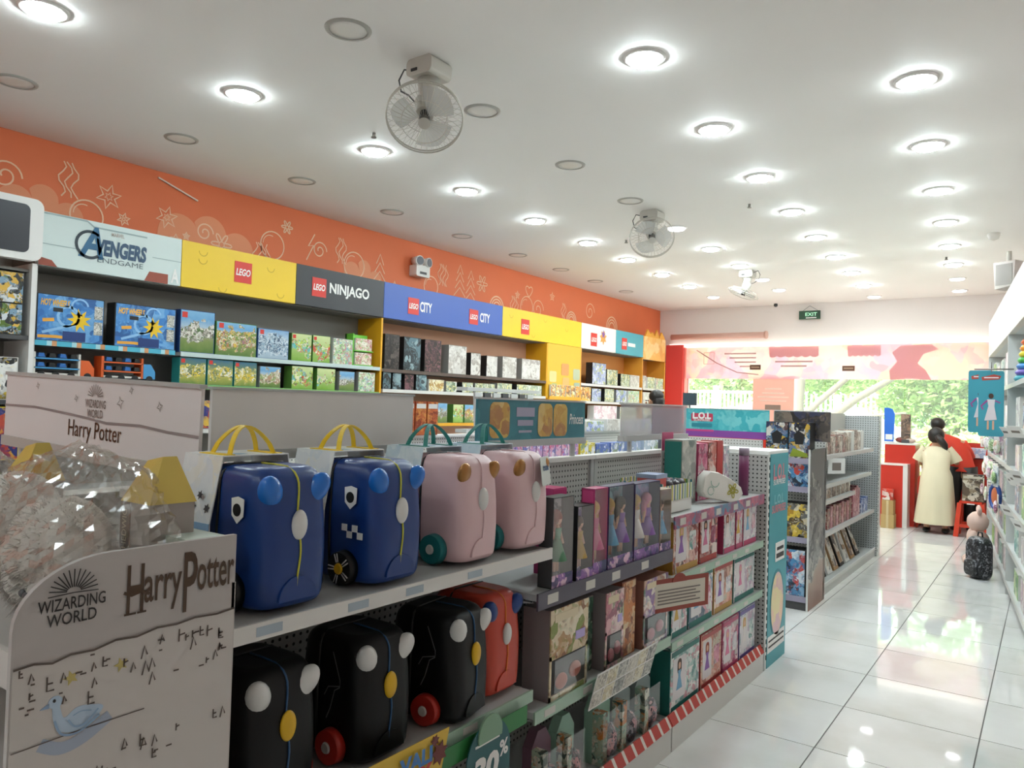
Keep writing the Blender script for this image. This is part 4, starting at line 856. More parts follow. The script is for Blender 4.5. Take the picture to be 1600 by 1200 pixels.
# promotional strips and cards on the suitcase shelf edges
t = thing('promo_strip', 'green and yellow sale card lettered VALI 40% under the black suitcases', 'sale card', (GX + 0.012, 1.62, 0.60), PI / 2)
MB().box(-0.5, 0.5, 0.0, 0.002, -0.06, 0.0).obj('green_strip', M('sale_green', '#2f7a3e', 0.45), t)
yc = MB().add([(-0.33, -0.002, -0.06), (0.06, -0.002, -0.06), (0.06, -0.03, 0.08), (-0.33, -0.03, 0.08), (-0.33, 0.0, -0.06), (0.06, 0.0, -0.06), (0.06, -0.028, 0.08), (-0.33, -0.028, 0.08)], [(0, 1, 2, 3), (4, 7, 6, 5), (0, 4, 5, 1), (3, 2, 6, 7), (0, 3, 7, 4), (1, 5, 6, 2)]).obj('sale_card', M('sale_yellow', '#dcb63a', 0.45), t)
for o_, (sx_, sz_, ss, hh, mm) in zip(('VALI', '40%'), ((-0.08, 0.035, 0.13, 0.045, M('vali_blue', '#3f78b4', 0.4)), (-0.08, -0.02, 0.16, 0.05, REDP))):
    text(t, o_, sx_, sz_, ss, hh, mm, -0.034 + (0.035 - sz_) * 0.2, bold=0.05)
for (x, z, r) in ((-0.25, 0.03, 0.03), (-0.27, -0.03, 0.035), (0.02, 0.02, 0.035), (0.0, 0.06, 0.018)):
    MB().prism(star(x, z, r, r * 0.6, 7), -0.03, -0.028).obj('motif_print', M('maroon_print', '#6a2a26', 0.5), t)
MB().box(-0.62, -0.34, -0.001, 0.002, -0.05, 0.03).obj('red_strip', M('sale_red', '#c04028', 0.45), t)
t = thing('discount_tag', 'teal arched discount tag reading 30% below the red suitcase', 'sale tag', (GX + 0.03, 1.885, 0.4), PI / 2)
MB().prism([(-0.11, 0)] + arc(0, 0.12, 0.11, PI, 0, 16) + [(0.11, 0)], -0.003, 0).obj('card', M('tag_teal', '#1f5a5e', 0.45), t)
text(t, '30', -0.015, 0.09, 0.13, 0.085, PAPER, -0.0045, bold=0.05, shear=0.12); text(t, '%', 0.075, 0.125, 0.045, 0.05, PAPER, -0.0045, bold=0.03)
MB().prism(arc(0, 0.19, 0.06, -0.3, PI + 0.3, 14), -0.008, -0.003).obj('top_clip', M('sage_clip', '#7fa084', 0.5), t)
MB().box(-0.07, 0.05, -0.0045, -0.003, 0.165, 0.172).obj('small_print', PAPER, t)

# ---------------------------------------------------------------- white end display at the near end of the gondola
BOARD = noisy('board_grey_white', '#b5aeaa', 0.04, 3, 0.5); BOARD2 = noisy('board_paper_white', '#c8c1bb', 0.04, 4, 0.5); BOARD3 = noisy('header_paper_white', '#e8e0de', 0.04, 4, 0.5)
t = thing('end_display', 'white cardboard end display with rounded side panel and dark lettering', 'display stand', (GX, 0, 0), PI / 2)
def side_poly(x0, x1, z1, r, n=10): return [(x0, 0), (x1, 0), (x1, z1)] + [(x0 + r - r * math.sin(PI / 2 * k / n), z1 - r * 0.72 + r * 0.72 * math.cos(PI / 2 * k / n)) for k in range(n + 1)]
side = MB().prism(side_poly(0.565, 0.992, 1.302, 0.16), 0, 0.012).obj('side_panel', BOARD, t)
MB().prism([(p[0], p[1]) for p in side_poly(0.565, 0.992, 1.302, 0.16)], 0.0, 0.012).obj('side_panel', BOARD, t, (0, 1.6, 0))
crack = [(0.568, 1.125), (0.60, 1.128), (0.63, 1.122), (0.66, 1.13), (0.70, 1.128), (0.74, 1.137), (0.78, 1.134), (0.82, 1.142), (0.86, 1.14), (0.9, 1.145), (0.95, 1.142), (0.991, 1.146)]
MB().prism([(0.567, 0.02), (0.991, 0.02)] + crack[::-1], -0.001, 0).obj('paper_print', BOARD2, side)
MB().ribbon(crack, 0.004, -0.001).ribbon([(0.57, 0.985), (0.68, 0.99), (0.8, 0.992)], 0.002, -0.001).obj('tear_line', M('taupe_line', '#5d5048', 0.6), side, fix=False)
BRN = M('brown_gold_print', '#4a3420', 0.45)
for (w_, x0_, x1_, z0_, z1_) in (('H', 0.757, 0.79, 1.178, 1.272), ('arry', 0.791, 0.868, 1.172, 1.245), ('P', 0.872, 0.902, 1.16, 1.28), ('otter', 0.902, 0.987, 1.198, 1.262)):
    text(side, w_, (x0_ + x1_) / 2, (z0_ + z1_) / 2, x1_ - x0_, z1_ - z0_, BRN, -0.002, bold=0.012)
MB().ribbon([(0.75, 1.222), (0.765, 1.215), (0.785, 1.22), (0.80, 1.212)], 0.006, -0.0025).ribbon([(0.752, 1.18), (0.775, 1.18)], 0.004, -0.0025).ribbon([(0.777, 1.18), (0.795, 1.18)], 0.004, -0.0025).obj('lettering_swash', BRN, side, fix=False)
text(side, 'WIZARDING', 0.66, 1.222, 0.115, 0.022, TXT, -0.002, bold=0.01); text(side, 'WORLD', 0.66, 1.196, 0.085, 0.022, TXT, -0.002, bold=0.01)
b = MB()
for k in range(13):
    an = math.radians(8 + 164 * k / 12); b.ribbon([(0.66 + 0.012 * math.cos(an), 1.242 + 0.008 * math.sin(an)), (0.66 + 0.042 * math.cos(an), 1.242 + 0.04 * math.sin(an))], 0.0022, -0.002)
b.ribbon([(0.617, 1.238), (0.66, 1.24), (0.703, 1.238)], 0.002, -0.002); b.obj('sunburst_print', TXT, side, fix=False)
b = MB(); rr = random.Random(3)
for k in range(64):
    x = rr.uniform(0.575, 0.97); z = rr.choice((1.115, 1.095, 1.07, 1.05, 1.10, 0.93, 0.9)) + rr.uniform(-0.008, 0.008); s = rr.uniform(0.006, 0.013)
    kind = rr.randrange(4)
    if kind == 0: b.ribbon([(x, z), (x + s, z + 0.002)], 0.0032, -0.001); b.ribbon([(x, z - s), (x, z + s)], 0.0032, -0.001)
    elif kind == 1: b.ribbon([(x, z + s), (x, z - s), (x + s, z - s)], 0.0032, -0.001); b.ribbon([(x, z), (x + s * 0.8, z)], 0.0032, -0.001)
    elif kind == 2: b.ribbon([(x, z - s), (x + s * 0.5, z + s), (x + s, z - s * 0.5)], 0.0032, -0.001)
    else: b.ribbon([(x, z), (x + s, z)], 0.0032, -0.001)
b.obj('mark_print', M('taupe_line', '#5d5048', 0.6), side, fix=False)['kind'] = 'stuff'
for (x, z) in ((0.663, 1.088), (0.752, 1.088)):
    MB().prism(star(x, z, 0.014, 0.006, 5, 0.6), -0.002, 0).obj('star_print', M('dull_gold', '#bfae68', 0.5), side)
SW = M('swan_blue_print', '#8fa9c6', 0.5); SW2 = M('swan_light_print', '#b3c6d8', 0.5)
def smooth(pts, n=6):
    out = []; P = [pts[0]] + list(pts) + [pts[-1]]
    for i in range(1, len(P) - 2):
        for q in range(n):
            t_ = q / n; a_, b_, c_, d_ = P[i - 1], P[i], P[i + 1], P[i + 2]
            out.append(tuple(0.5 * (2 * b_[k] + (c_[k] - a_[k]) * t_ + (2 * a_[k] - 5 * b_[k] + 4 * c_[k] - d_[k]) * t_ ** 2 + (3 * b_[k] - a_[k] - 3 * c_[k] + d_[k]) * t_ ** 3) for k in (0, 1)))
    return out + [pts[-1]]
el = lambda cx, cz, a, b_, n=22: [(cx + a * math.cos(t_), cz + b_ * math.sin(t_)) for t_ in [2 * PI * i / n for i in range(n)]]
MB().ribbon(smooth([(0.615, 0.985), (0.65, 0.968), (0.69, 0.975), (0.735, 1.0)]), 0.022, 0.0).obj('mist_print', M('mist_blue', '#a4aebf', 0.5), side, fix=False)
MB().prism(smooth([(0.633, 1.045), (0.636, 1.02), (0.645, 1.0), (0.67, 0.99), (0.70, 0.996), (0.722, 1.02), (0.70, 1.03), (0.675, 1.032), (0.655, 1.02), (0.648, 1.035), (0.645, 1.05)]), -0.0018, 0).obj('bird_print', SW2, side)
MB().prism(el(0.638, 1.052, 0.012, 0.011), -0.0022, 0).obj('bird_head_print', SW2, side)
MB().prism([(0.628, 1.053), (0.613, 1.045), (0.628, 1.044)], -0.0022, 0).obj('bird_beak_print', SW, side); MB().prism(el(0.636, 1.055, 0.0025, 0.003, 10), -0.003, 0).obj('bird_eye_print', TXT, side)
MB().ribbon(smooth([(0.66, 1.015), (0.672, 1.0), (0.69, 1.0), (0.712, 1.02)]), 0.0035, -0.002).ribbon(smooth([(0.637, 1.02), (0.65, 0.993), (0.68, 0.988), (0.715, 1.008)]), 0.004, -0.002).ribbon(smooth([(0.668, 1.02), (0.682, 1.024), (0.70, 1.02)]), 0.002, -0.002).obj('bird_line_print', SW, side, fix=False)
SH = M('display_shelf_white', '#bdb6b0', 0.5)
for z in (1.10, 0.75, 0.4): 
    s = MB().box(0.6, 0.985, 0.014, 1.6, z - 0.02, z).obj('shelf', SH, t)
    MB().box(0.588, 0.6, 0.014, 1.6, z - 0.03, z + 0.035).obj('shelf_lip', BOARD2, s)
MB().box(0.985, 0.994, 0.0, 1.6, 0, 1.2).obj('back_board', SH, t)
MB().box(0.6, 0.985, 0.014, 1.6, 0, 0.05).obj('base', SH, t)
# header over it, facing the entrance
t = thing('display_header', 'pale header board with torn-paper print above the white end display', 'header board', (-1.885, 1.19, 1.365), 0)
t.rotation_euler = (0, math.radians(1.7), 0)
MB().box(-1.24, 0.0, -0.005, 0.005, 0.03, 0.25).obj('panel', BOARD3, t)
MB().box(-1.24, 0.0, -0.012, 0.012, 0.25, 0.262).obj('top_edge', GREYM, t); MB().box(-1.24, 0.0, -0.014, 0.014, -0.005, 0.03).obj('sill', SH, t)
tear = [(-1.24, 0.14), (-1.0, 0.145), (-0.8, 0.138), (-0.62, 0.13), (-0.5, 0.122), (-0.3, 0.128), (-0.15, 0.12), (0, 0.118)]
MB().ribbon(tear, 0.008, -0.005).obj('tear_line', M('mauve_line', '#9a8c8a', 0.6), t, fix=False)
text(t, 'WIZARDING', -0.575, 0.178, 0.13, 0.026, M('taupe_letters', '#8a7c74', 0.5), -0.007); text(t, 'WORLD', -0.575, 0.147, 0.1, 0.026, M('taupe_letters', '#8a7c74', 0.5), -0.007)
b = MB()
for k in range(11):
    an = math.radians(8 + 164 * k / 10); b.ribbon([(-0.575 + 0.015 * math.cos(an), 0.2 + 0.008 * math.sin(an)), (-0.575 + 0.05 * math.cos(an), 0.2 + 0.04 * math.sin(an))], 0.003, -0.006)
b.obj('sunburst_print', M('taupe_letters', '#8a7c74', 0.5), t, fix=False)
text(t, 'Harry Potter', -0.575, 0.085, 0.34, 0.07, BRN, -0.007, bold=0.0)
for (x, z, r) in ((-0.42, 0.19, 0.02), (-0.98, 0.22, 0.012), (-0.36, 0.23, 0.012), (-0.7, 0.19, 0.012), (-0.2, 0.19, 0.015)):
    MB().ribbon(star(x, z, r, r * 0.4, 4), 0.003, -0.006, closed=True).obj('star_print', M('taupe_letters', '#8a7c74', 0.5), t, fix=False)
for x in (-1.1, -0.12): MB().box(x - 0.012, x + 0.012, -0.006, 0.006, -0.12, 0.0).obj('support', GREYM, t)

# plush toys wrapped in clear film, with their house-shaped cartons
def fluff(c, r, amp, seed, n=40, m=26):
    b = MB(); rings = []
    for k in range(m + 1):
        ph = -PI / 2 + PI * k / m; ph = max(-PI / 2 + 0.03, min(PI / 2 - 0.03, ph)); rg = []
        for i in range(n):
            th = 2 * PI * i / n; d = Vector((math.cos(ph) * math.cos(th), math.cos(ph) * math.sin(th), math.sin(ph)))
            q = 1 + amp * (mnoise.noise(d * 3.1 + Vector((seed, 0, 0))) + 0.5 * mnoise.noise(d * 8 + Vector((0, seed, 0))) + 0.25 * mnoise.noise(d * 17))
            rg.append(Vector(c) + Vector((d.x * r[0], d.y * r[1], d.z * r[2])) * q)
        rings.append(rg)
    return b.loft(rings)
PLUSH = noisy('white_plush', '#cfc9c2', 0.12, 30, 0.95, 0.1, bump=0.8); PLG = noisy('grey_plush', '#b0a8a0', 0.2, 30, 0.95, 0.1, bump=0.8)
FILM = clear_mat('crinkled_film', '#f3f1ee', gloss=0.17, rough=0.16, haze=0.012)
YROOF = M('carton_gold', '#cdb257', 0.35); BSPINE = M('carton_brown', '#6a4a30', 0.45); GFACE = noisy('carton_grey_face', '#a79f98', 0.05, 12, 0.45)
def fur(parent, c, r, n, ln, mat, seed):
    rr = random.Random(seed); b = MB()
    for k in range(n):
        d = Vector((rr.gauss(0, 1), rr.gauss(0, 1), rr.gauss(0, 1))).normalized(); p = Vector(c) + Vector((d.x * r[0], d.y * r[1], d.z * r[2])) * 0.96
        e = p + (d + Vector((rr.uniform(-.5, .5), rr.uniform(-.5, .5), rr.uniform(-.9, .1)))) * ln * rr.uniform(.5, 1); s = d.orthogonal().normalized() * 0.0022
        b.add([p - s, p + s, e], [(0, 1, 2)])
    o = b.obj('plush_pile', mat, parent, fix=False); o['kind'] = 'stuff'; return o
def plush(x, y, z, label, seed):
    t = thing('plush_bird', label, 'plush toy', (x, y, z), 0, 'white plush toys in clear film')
    bd = fluff((0.02, 0, 0.135), (0.155, 0.10, 0.135), 0.10, seed).obj('body', PLUSH, t); fur(bd, (0.02, 0, 0.135), (0.155, 0.10, 0.135), 5200, 0.017, PLUSH, seed)
    hd = fluff((-0.16, -0.02, 0.215), (0.105, 0.09, 0.098), 0.08, seed + 3).obj('head', PLUSH, t); fur(hd, (-0.16, -0.02, 0.215), (0.105, 0.09, 0.098), 3600, 0.013, PLUSH, seed + 1)
    for dx in (-0.05, -0.005): MB().ell((-0.155 + dx, -0.114, 0.225), (0.009, 0.006, 0.009), 12, 8).obj('eye', BLACK, hd)
    MB().cyl((-0.182, -0.112, 0.212), (-0.185, -0.127, 0.198), 0.006, 0.002, 8).obj('beak', DGREY, hd)
    wg = fluff((0.13, -0.06, 0.075), (0.05, 0.045, 0.06), 0.2, seed + 5).obj('wing', PLG, t)
    rr = random.Random(seed)
    for k in range(12):
        MB().ell((0.13 + rr.uniform(-.04, .035), -0.104 + rr.uniform(-.004, .004), 0.075 + rr.uniform(-.04, .045)), (0.011, 0.006, 0.008), 8, 5).obj('feather_spot', DGREY, wg)
    return t
def house_carton(x, y, z, label):
    t = thing('gabled_carton', label, 'toy box', (x, y, z), 0, 'gold-topped gabled cartons')
    MB().box(-0.055, 0.055, -0.05, 0.05, 0, 0.268).obj('body', GFACE, t)
    MB().add([(-0.058, -0.053, 0.266), (0.058, -0.053, 0.266), (0.058, 0.053, 0.266), (-0.058, 0.053, 0.266), (-0.052, 0.0, 0.35), (0.012, -0.002, 0.362), (0.012, 0.03, 0.362), (-0.052, 0.035, 0.35)],
             [(0, 1, 5, 4), (1, 2, 6, 5), (2, 3, 7, 6), (3, 0, 4, 7), (4, 5, 6, 7), (0, 3, 2, 1)]).obj('gold_top', YROOF, t)
    MB().box(-0.058, -0.02, -0.0525, -0.05, 0, 0.265).obj('brown_edge', BSPINE, t)
    q = text(t, 'ENCHANTING HEDWIG', -0.039, 0.135, 0.23, 0.018, M('cream_letters', '#d8c6a0', 0.5), -0.0535, bold=0.0); q.rotation_euler = (0, -PI / 2, 0)
    MB().box(0.0, 0.045, -0.0515, -0.05, 0.03, 0.13).obj('label_print', M('carton_print_grey', '#8e8680', 0.5), t)
    return t
ZS = 1.101
plush(-1.74, 0.77, ZS, 'white fluffy plush toy in clear film, at the middle of the end display', 2.0)
house_carton(-1.57, 0.90, ZS, 'gold-topped gabled carton right of the white plush')
def film(loc, r, seed, label):
    b = MB(); rings = []
    for k in range(45):
        ph = -PI / 2 + PI * k / 44; ph = max(-PI / 2 + 0.03, min(PI / 2 - 0.03, ph)); rg = []
        for i in range(72):
            th = 2 * PI * i / 72; d = Vector((math.cos(ph) * math.cos(th), math.cos(ph) * math.sin(th), math.sin(ph))); sv_ = Vector((seed, seed * 0.3, 0))
            q = 1 + 0.08 * mnoise.noise(d * 2.3 + sv_) + 0.10 * abs(mnoise.noise(d * 5.5 + sv_)) - 0.10 * abs(mnoise.noise(d * 9.5 + sv_)) + 0.06 * mnoise.noise(d * 19 + sv_)
            z = d.z * r[2] * q; z = max(z, -r[2] * 0.98)
            rg.append(Vector((d.x * r[0] * q, d.y * r[1] * q, z + r[2])))
        rings.append(rg)
    b.loft(rings, True, False)
    return tag(b.obj('film_wrap', FILM, None, loc), label, 'plastic wrap', 'clear film wraps')
film((-1.735, 0.82, ZS + 0.004), (0.285, 0.155, 0.185), 11.0, 'crinkled clear film wrapped over the white plush and carton')
plush(-2.36, 0.80, ZS, 'white fluffy plush toy at the left edge of the end display', 6.0)
house_carton(-2.13, 0.88, ZS, 'gold-topped gabled carton at the left edge of the photo')
film((-2.37, 0.80, ZS + 0.004), (0.26, 0.15, 0.175), 23.0, 'crinkled clear film wrapped over the plush at the left edge')
t = thing('lidded_box', 'small white box with a pale green lid behind the rounded panel', 'box', (-1.52, 0.93, ZS), 0)
MB().box(-0.085, 0.085, -0.04, 0.04, 0, 0.19).obj('body', B_WHT, t); MB().box(-0.09, 0.09, -0.044, 0.044, 0.17, 0.2).obj('lid', M('pale_green_lid', '#c9d2c6', 0.4), t)

# ---------------------------------------------------------------- doll boxes on the purple-edged shelf
SKIN = M('doll_skin', '#d9a98c', 0.5)
def window_box(y0, y1, z, h, label, body, back, hair, dress, group, xf=-1.445, d=0.06, spine=None, tilt=0):
    w = y1 - y0 - 0.006
    t = thing('doll_box', label, 'doll box', (xf, (y0 + y1) / 2, z), PI / 2, group)
    MB().box(-w / 2, w / 2, d - 0.003, d, 0, h).box(-w / 2, -w / 2 + 0.003, 0, d, 0, h).box(w / 2 - 0.003, w / 2, 0, d, 0, h).box(-w / 2, w / 2, 0, d, 0, 0.003).box(-w / 2, w / 2, 0, d, h - 0.003, h).obj('carton', body, t)
    MB().box(-w / 2 + 0.003, w / 2 - 0.003, d - 0.006, d - 0.003, 0.003, h - 0.003).obj('back_print', back, t)
    MB().box(-w / 2, w / 2, -0.001, 0.001, 0, h * 0.14).obj('lower_print', print_mat('print_doll_foot', ['#4a3a6a', '#6a4a8a', '#8a5aa0', '#d9b4c8', '#2a2f5a'], 22), t)
    n = 2 if w > 0.2 else 1
    for k in range(n):
        cx = 0 if n == 1 else (-w * 0.22 + k * w * 0.44)
        s = h / 0.33
        dl = MB().ell((cx, d * 0.5, h * 0.74), (0.02 * s, 0.02 * s, 0.025 * s), 12, 8).cyl((cx, d * 0.5, h * 0.60), (cx, d * 0.5, h * 0.69), 0.016 * s, 0.008 * s, 10).cyl((cx - 0.01, d * 0.5, h * 0.15), (cx - 0.008, d * 0.5, h * 0.35), 0.007 * s, 0.009 * s, 8).cyl((cx + 0.01, d * 0.5, h * 0.15), (cx + 0.008, d * 0.5, h * 0.35), 0.007 * s, 0.009 * s, 8).cyl((cx - 0.02 * s, d * 0.5, h * 0.62), (cx - 0.045 * s, d * 0.45, h * 0.45), 0.006 * s, 0.005 * s, 8).cyl((cx + 0.02 * s, d * 0.5, h * 0.62), (cx + 0.045 * s, d * 0.45, h * 0.45), 0.006 * s, 0.005 * s, 8).obj('doll', SKIN, t)
        hr = hair[k % len(hair)]; dr = dress[k % len(dress)]
        MB().ell((cx, d * 0.56, h * 0.755), (0.027 * s, 0.024 * s, 0.03 * s), 12, 8).ell((cx - 0.018 * s, d * 0.6, h * 0.64), (0.016 * s, 0.014 * s, 0.05 * s), 10, 8).ell((cx + 0.018 * s, d * 0.6, h * 0.64), (0.016 * s, 0.014 * s, 0.05 * s), 10, 8).obj('hair', hr, dl)
        MB().cyl((cx, d * 0.5, h * 0.28), (cx, d * 0.5, h * 0.52), 0.042 * s, 0.016 * s, 14).cyl((cx, d * 0.5, h * 0.52), (cx, d * 0.5, h * 0.64), 0.016 * s, 0.02 * s, 14).obj('dress', dr, dl)
    MB().box(-w / 2 + 0.004, w / 2 - 0.004, -0.0005, 0.0005, h * 0.14, h - 0.004).obj('clear_window', CLEAR, t)
    if spine: MB().box(-w / 2 - 0.002, -w / 2, 0.006, d - 0.006, 0.01, h - 0.01).obj('spine_print', spine, t)
    return t
BP = M('carton_purple', '#3a2a55', 0.45); BPK = M('carton_hot_pink', '#c23a7a', 0.45); BBG = M('carton_beige', '#b9a48e', 0.5)
K_PUR = print_mat('print_violet_back', ['#9a8ac4', '#b8a8d8', '#7a6aa8', '#dccfe8', '#8aa4d0'], 18); K_TEAL = print_mat('print_teal_back', ['#8ab4c4', '#a8d0d4', '#b0bcc8', '#cfe4e4', '#7a9aa8'], 18)
K_PNK = print_mat('print_pink_back', ['#e0a4c0', '#ecc8d4', '#c88ab0', '#f2dde2', '#b07aa4'], 18); K_GRY = print_mat('print_grey_back', ['#b0acb0', '#c8c4c8', '#8f8a90', '#dcd6d8'], 18)
HB = M('hair_blond', '#c9a45a', 0.6); HN = M('hair_brown', '#4a3226', 0.6); HR = M('hair_red', '#8f3f28', 0.6); HP_ = M('hair_pink', '#d48aa4', 0.6); HK = M('hair_black', '#151314', 0.5)
DA = M('dress_pink', '#d4789a', 0.5); DB = M('dress_blue', '#6fa4c4', 0.5); DC = M('dress_gold', '#c9a24a', 0.5); DD = M('dress_violet', '#8a5aa8', 0.5); DE = M('dress_green', '#5a8f6a', 0.5); DF = M('dress_white', '#dcd4d0', 0.5)
G2 = 'doll boxes on the purple-edged shelf'
window_box(2.305, 2.455, 0.941, 0.325, 'grey doll box with dark edges, right behind the hang-tagged suitcase', DGREY, K_GRY, [HR], [DE], G2)
window_box(2.47, 2.6, 0.941, 0.28, 'shorter dark doll box in front of the hot-pink one', B_BLK, K_PUR, [HN], [DC], G2, xf=-1.44)
window_box(2.605, 2.72, 0.941, 0.335, 'slim hot-pink doll box with pink frame', BPK, K_PNK, [HB], [DA], G2, spine=M('spine_pink', '#d4508c', 0.45))
window_box(2.725, 2.955, 0.941, 0.335, 'wide teal-and-violet box with two dolls', BP, K_TEAL, [HB, HN], [DB, DD], G2, spine=BPK)
window_box(2.96, 3.22, 0.941, 0.33, 'wide violet box with a blond and a pale doll', BP, K_PUR, [HB, HP_], [DF, DD], G2)
window_box(3.225, 3.352, 0.941, 0.285, 'small beige doll box at the right end of the shelf', BBG, K_GRY, [HN], [DB], G2)
carton('doll_carton', 'hot-pink carton standing behind the slim pink doll box', 'doll box', None, -1.56, 2.535, 0.941, 0.1, 0.08, 0.335, PI / 2, BPK, BPK)
# sage-edged shelf below: large cartons with a low cut-out window
def window_carton(y0, y1, z, h, label, body, front, inner, group, xf=-1.445, d=0.12):
    w = y1 - y0 - 0.006
    t = thing('window_carton', label, 'toy box', (xf, (y0 + y1) / 2, z), PI / 2, group)
    MB().box(-w / 2, w / 2, 0.004, d, 0, h).obj('carton', body, t)
    MB().box(-w / 2, w / 2, 0, 0.004, h * 0.45, h).box(-w / 2, w / 2, 0, 0.004, 0, h * 0.06).box(-w / 2, -w / 2 + 0.012, 0, 0.004, 0, h * 0.5).box(w / 2 - 0.012, w / 2, 0, 0.004, 0, h * 0.5).obj('front_print', front, t)
    MB().box(-w / 2 + 0.014, w / 2 - 0.014, 0.0028, 0.004, h * 0.07, h * 0.45).obj('dark_recess', B_BLK, t)
    for k in range(2): MB().ell((-w * 0.2 + k * w * 0.36, 0.0, h * (0.18 + 0.06 * k)), (w * 0.15, 0.012, h * 0.09), 12, 8).obj('toy_inside', inner, t)
    MB().box(-w / 2 + 0.012, w / 2 - 0.012, -0.0142, -0.0138, h * 0.06, h * 0.46).obj('clear_window', CLEAR, t)
    panel(t, 'title_band', -w * 0.1, h * 0.9, w * 0.6, h * 0.09, M('cream_print', '#d8c8a8', 0.5), 0.0, 0.0015)
    panel(t, 'sticker', w * 0.28, h * 0.62, w * 0.25, h * 0.1, M('lilac_sticker', '#b5a4d4', 0.5), -0.0, 0.002)
    return t
P_BEI = print_mat('print_beige_toy', ['#c9b08a', '#d8c6a4', '#8a5a3a', '#b58a5a', '#e2d6bc', '#7d8a3a'], 16); P_ORG = print_mat('print_orange_toy', ['#c97a3a', '#d9a06a', '#8a4a2a', '#e0c49a', '#6a3a2a'], 18)
P_PKD = print_mat('print_pink_toy', ['#d8a4a8', '#c47a84', '#e6ccc8', '#9a5a6a', '#a8b48a', '#5a4a4a'], 20)
INN = M('toy_dull_pink', '#a8606a', 0.45)
G3 = 'cartons on the sage-edged shelf'
window_carton(2.31, 2.585, 0.536, 0.325, 'beige and orange carton with a low window, left on the sage-edged shelf', M('carton_mauve', '#8a7f80', 0.5), P_BEI, M('toy_coral', '#b5604f', 0.45), G3)
carton('grey_carton', 'plain mauve-grey carton standing behind a green doll, sage-edged shelf', 'toy box', G3, -1.5, 2.665, 0.536, 0.1, 0.12, 0.3, PI / 2, M('carton_mauve', '#8a7f80', 0.5), print_mat('print_green_doll', ['#3a5a4a', '#5a8a6a', '#a8b4a0', '#2a3a30'], 18))
window_carton(2.725, 2.885, 0.536, 0.31, 'pink-toned carton second from the left on the sage-edged shelf', M('carton_mauve', '#8a7f80', 0.5), P_PKD, INN, G3)
carton('striped_carton', 'brown and orange carton in the middle of the sage-edged shelf', 'toy box', G3, -1.47, 2.975, 0.536, 0.13, 0.12, 0.32, PI / 2, M('carton_brown_red', '#8a4a3a', 0.5), P_ORG)
window_carton(3.075, 3.335, 0.536, 0.30, 'cream and purple carton with a low window, right on the sage-edged shelf', M('carton_rose', '#9a6a5a', 0.5), print_mat('print_cream_toy', ['#d8c4b8', '#e6dcd2', '#8a6a9a', '#c9a08a', '#6a8a7a'], 16), INN, G3)
# base shelf: small window packs
for k, (y0, y1, h, c1) in enumerate(((2.32, 2.46, 0.27, '#6a4a58'), (2.49, 2.63, 0.27, '#8fb4a0'), (2.77, 2.93, 0.27, '#8fb4a0'), (2.94, 3.12, 0.26, '#7d8a88'), (3.16, 3.33, 0.25, '#7d8a88'))):
    w = y1 - y0 - 0.01
    t = thing('blister_pack', f'{["maroon","mint","orange-and-mint","grey pony","second grey pony"][k]} pack on the base shelf under the hanging card, {ORD[k]} from the left', 'toy pack', (-1.47, (y0 + y1) / 2, 0.171 - 0.04), PI / 2, 'packs on the base shelf')
    MB().prism([(-w / 2, 0), (w / 2, 0), (w / 2, h * 0.8), (w * 0.2, h), (-w * 0.2, h), (-w / 2, h * 0.8)], 0.05, 0.09).obj('back_card', M('pack_card_' + c1[1:], c1, 0.5), t)
    MB().box(-w / 2, -w / 2 + w * 0.25, 0.0, 0.05, 0, h * 0.8).obj('side_card', print_mat('print_pack_side', ['#a8b49a', '#c97a3a', '#d8d4c4', '#4a5a50', '#8fb4a0'], 26), t)
    fluff((w * 0.1, 0.02, h * 0.28), (w * 0.3, 0.03, h * 0.25), 0.25, k * 3.1, 18, 12).obj('toy_inside', print_mat('print_pack_toy', ['#4a4a52', '#2f2f36', '#8a8a90', '#c99a9a'], 30), t)
    MB().box(-w / 2, w / 2, -0.001, 0.0, 0.002, h * 0.78).obj('clear_window', CLEAR, t)
# hanging cards on the shelf edges
t = thing('comic_card', 'tilted card printed with pale comic panels on the sage shelf edge', 'hanging card', (GX + 0.02, 2.82, 0.515), PI / 2)
t.rotation_euler = (0.25, 0.0, PI / 2)
MB().box(-0.27, 0.27, -0.003, 0, -0.075, 0.075).obj('card', PAPER, t)
rr = random.Random(5)
for k in range(6):
    for q in range(2): panel(t, 'comic_panel', -0.225 + k * 0.09, 0.036 - q * 0.072, 0.082, 0.064, print_mat('print_comic%d' % (k % 3), [['#cfc8ba', '#b5ada0', '#8f887c', '#dcd6ca'], ['#d8d0b8', '#c9b98a', '#a89a80', '#e2dccc'], ['#a9a8a0', '#7d7c76', '#c6c4ba', '#5a5a54']][k % 3], 40), -0.003, 0.001)
t = thing('framed_notice', 'red-framed notice card hanging from the purple shelf edge', 'notice card', (GX + 0.025, 3.34, 0.745), PI / 2 - 0.35)
MB().box(-0.2, 0.2, -0.003, 0, -0.075, 0.075).obj('card', M('notice_red', '#8f3a2c', 0.5), t)
panel(t, 'paper', 0, 0, 0.35, 0.11, M('notice_cream', '#cfc6b6', 0.5), -0.003, 0.001)
b = MB()
for k in range(5): b.box(-0.14, 0.14 - 0.03 * (k % 2), -0.0055, -0.004, -0.04 + k * 0.015, -0.034 + k * 0.015)
b.obj('text_lines', M('grey_text', '#7a7068', 0.5), t); MB().prism(arc(0, 0.045, 0.05, 0.2, PI - 0.2, 8), -0.0055, -0.003).obj('crest_print', M('notice_red', '#8f3a2c', 0.5), t)
MB().cyl((-0.02, 0.0, 0.075), (-0.02, 0.01, 0.15), 0.004, n=8).obj('clip_rod', clear_mat('clip_clear', '#e8e8e8', 0.3), t)

